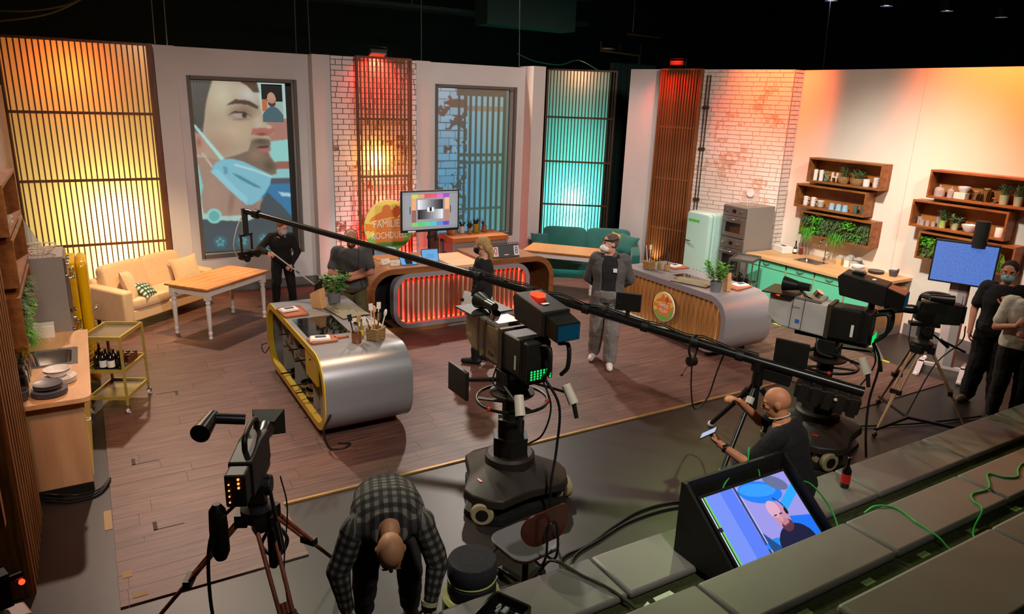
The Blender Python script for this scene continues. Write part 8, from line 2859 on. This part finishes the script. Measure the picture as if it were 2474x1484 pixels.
# ---- on the sideboard
SZ = 0.8985
vessel('vase', 'tan stone vase at the left end of the sideboard', 'vase', (5.74, 11.86, SZ), [(0.07, 0), (0.09, 0.08), (0.08, 0.2), (0.05, 0.26), (0.045, 0.26), (0.04, 0.02), (0, 0.02)], mat('vase_tan', 'b5835c', 0.7, noise=0.25, scale=25))
for i, (x, y, r, h, cm, lb) in enumerate(((5.98, 11.88, 0.05, 0.13, 'd2cabc', 'cream pot of dark brushes on the sideboard'), (6.10, 11.80, 0.035, 0.10, 'a08060', 'small brown pot with brushes on the sideboard'), (6.25, 11.84, 0.06, 0.17, '9a8a20', 'olive yellow pot of dark leaves on the sideboard'), (6.43, 11.84, 0.05, 0.12, '9a5a40', 'terracotta pot with a ladle on the sideboard'))):
    t = vessel('utensil_pot', lb, 'pot', (x, y, SZ), [(r * 0.9, 0), (r, 0.01), (r, h), (r * 0.92, h), (r * 0.85, 0.015), (0, 0.015)], mat('pot_' + cm, cm, 0.5))
    rr = random.Random(i)
    mb = MB()
    for k in range(9 if i != 3 else 2):
        a = rr.uniform(0, 6.28)
        mb.leaf((0.02 * math.cos(a), 0.02 * math.sin(a), h * 0.8), (0.4 * math.cos(a), 0.4 * math.sin(a), 1), rr.uniform(0.12, 0.2), 0.04, bend=0.1)
        mb.tube([(0.0, 0.0, 0.05), (0.05 * math.cos(a), 0.05 * math.sin(a), h + 0.08)], 0.004, 5)
    mb.build('contents', mat('dry_dark', '33302c', 0.7), t)

# ================================================================== overhead rigging
RIG = mat('rig_dark', '1a1a18', 0.6)
WIRE = mat('wire_grey', '5a5a56', 0.5, 0.4)
for x0, x1, lb in ((1.13, 1.19, 'steel wire holding the set wall above the yellow panel'), (1.30, 1.36, 'twisted steel wire beside the yellow panel wire'), (3.26, 3.30, 'steel wire hanging above the face screen wall'), (3.49, 3.47, 'thin slanted steel wire above the centre pier'), (5.52, 5.52, 'pair of steel wires right of the red slat screen'), (7.61, 7.52, 'steel wire above the right pier')):
    tag(MB().tube([(x0, 12.72, 3.96), (x0 * 0.5 + x1 * 0.5, 12.72, 5.5), (x1, 12.72, 8.9)], 0.008, 6).build('hanging_wire', WIRE), lb, 'wire')
tag(MB().tube([(16.5, 12.72, 8.9), (16.81, 12.72, 4.3)], 0.012, 6).build('hanging_wire', WIRE), 'long slanted wire above the right kitchen wall', 'wire')
t = thing('floodlight', 'lamp housing mounted on top of the red slat screen', 'lamp', (4.5, 12.22, 3.965))
MB().box(-0.14, 0.14, -0.08, 0.06, 0.02, 0.10, Matrix.Rotation(R(-25), 4, 'X')).build('housing', GREYM, t, None, 0.01)
MB().tube([(-0.16, 0.0, 0.0), (-0.17, 0.02, 0.16), (0.17, 0.02, 0.16), (0.16, 0.0, 0.0)], 0.008, 6).build('yoke', CHR, t)
t = thing('floodlight', 'lamp housing on top of the slat panel beside the mint fridge', 'lamp', (9.80, 10.55, 4.02), -70)
MB().box(-0.14, 0.14, -0.12, 0.02, 0.04, 0.12).build('housing', RIG, t, None, 0.01)
MB().tube([(-0.16, -0.05, 0.0), (-0.17, -0.05, 0.16), (0.17, -0.05, 0.16), (0.16, -0.05, 0.0)], 0.008, 6).build('yoke', RIG, t)
COPP = mat('rig_copper', '7a4a28', 0.4, 0.6)
t = thing('lighting_truss', 'small lighting frame hanging above the turquoise panel', 'truss', (10.75, 14.0, 4.55))
MB().cyl((-0.3, 0, 0.12), (0.75, 0, 0.08), 0.018, n=8).build('upper_rail', COPP, t, 40)
MB().cyl((-0.2, 0, -0.05), (1.0, 0, -0.1), 0.018, n=8).build('lower_rail', COPP, t, 40)
MB().bar((1.0, 0, 0.15), (0.95, 0, -0.5), 0.04, 0.04).bar((-0.2, 0, 0.15), (-0.2, 0, -0.08), 0.03, 0.03).bar((0.35, 0, 0.12), (0.35, 0, -0.08), 0.03, 0.03).build('frame_bars', RIG, t)
torus(MB(), (0, 0, 0), 0.16, 0.012, 24, 6).build('cable_coil', WIRE, t, 60)
bpy.data.objects[t.children[-1].name].matrix_local = Matrix.Translation((0.72, -0.05, 0.32)) @ Matrix.Rotation(R(80), 4, 'X')
MB().cyl((0.70, 0, 0.4), (0.68, 0, 4.4), 0.008, n=6).build('hoist_wire', WIRE, t)
tag(cable([(7.9, 13.3, 4.25), (8.4, 13.4, 4.13), (9.1, 13.5, 4.10), (9.6, 13.5, 4.22), (10.2, 13.6, 4.05)], 0.01).build('loose_cable', mat('cable_teal', '1f6a5a', 0.5)), 'slack dark teal cable above the turquoise panel', 'cable')
for i, (pts, lb) in enumerate((([(-1.2, 12.0, 4.26), (-0.72, 12.0, 4.23), (-0.30, 12.0, 4.27), (0.13, 12.0, 4.41), (0.5, 12.0, 4.7)], 'olive cable swag at the upper left corner, upper strand'), ([(-1.2, 12.0, 4.05), (-0.75, 12.0, 4.10), (-0.23, 12.0, 4.22), (0.13, 12.0, 4.40), (0.5, 12.0, 4.66)], 'olive cable swag at the upper left corner, lower strand'))):
    tag(cable(pts, 0.014).build('loose_cable', mat('cable_olive', '5a5a3a', 0.6)), lb, 'cable')
t = thing('rigging_catwalk', 'dark steel catwalk running high behind the set walls', 'catwalk', (0, 16.5, 5.3))
MB().box(-6, 12, 0, 0.6, 0, 0.08).build('deck', RIG, t)
for k in range(10):
    MB().box(-5 + 1.7 * k, -4.94 + 1.7 * k, 0, 0.06, 0.08, 1.1).build('rail_post', RIG, t)
for z in (0.6, 1.1):
    MB().box(-6, 12, 0, 0.05, z - 0.03, z + 0.03).build('hand_rail', RIG, t)
t = tag(MB().box(8.1, 10.5, 15.0, 15.6, 4.95, 6.3).build('air_duct', mat('duct_teal', '16302e', 0.6)), 'dark teal duct box hanging high behind the centre', 'duct')
for i, (x, lb) in enumerate(((2.1, 'dull red crate lit on the catwalk, left one'), (3.1, 'dull red crate lit on the catwalk, right one'))):
    tag(MB().box(x, x + 0.75, 16.6, 17.05, 5.381, 5.62).build('equipment_crate', mat('crate_red', '6a3424', 0.6)), lb, 'crate')
for i, (x, y, z) in enumerate(((16.64, 12.66, 6.0), (18.39, 12.3, 6.0), (20.26, 11.78, 6.0), (22.41, 11.48, 6.0))):
    t = thing('ceiling_spotlight', 'cold white spotlight glowing in the dark, %s from the left at upper right' % ORD[i], 'lamp', (x, y, z), -40)
    MB().lathe([(0.10, 0.30), (0.16, 0.25), (0.17, 0.05), (0.16, 0.0), (0.15, 0.0), (0.14, 0.06), (0, 0.06)], n=18).build('housing', RIG, t, 40)
    MB().lathe([(0.135, 0.03), (0.135, 0.035), (0, 0.035)], n=18).build('lens', glow('cold_white', 'd8dcff', 14.0), t)
    MB().cyl((0, 0, 0.3), (0, 0, 3.0), 0.02, n=8).build('drop_rod', RIG, t)
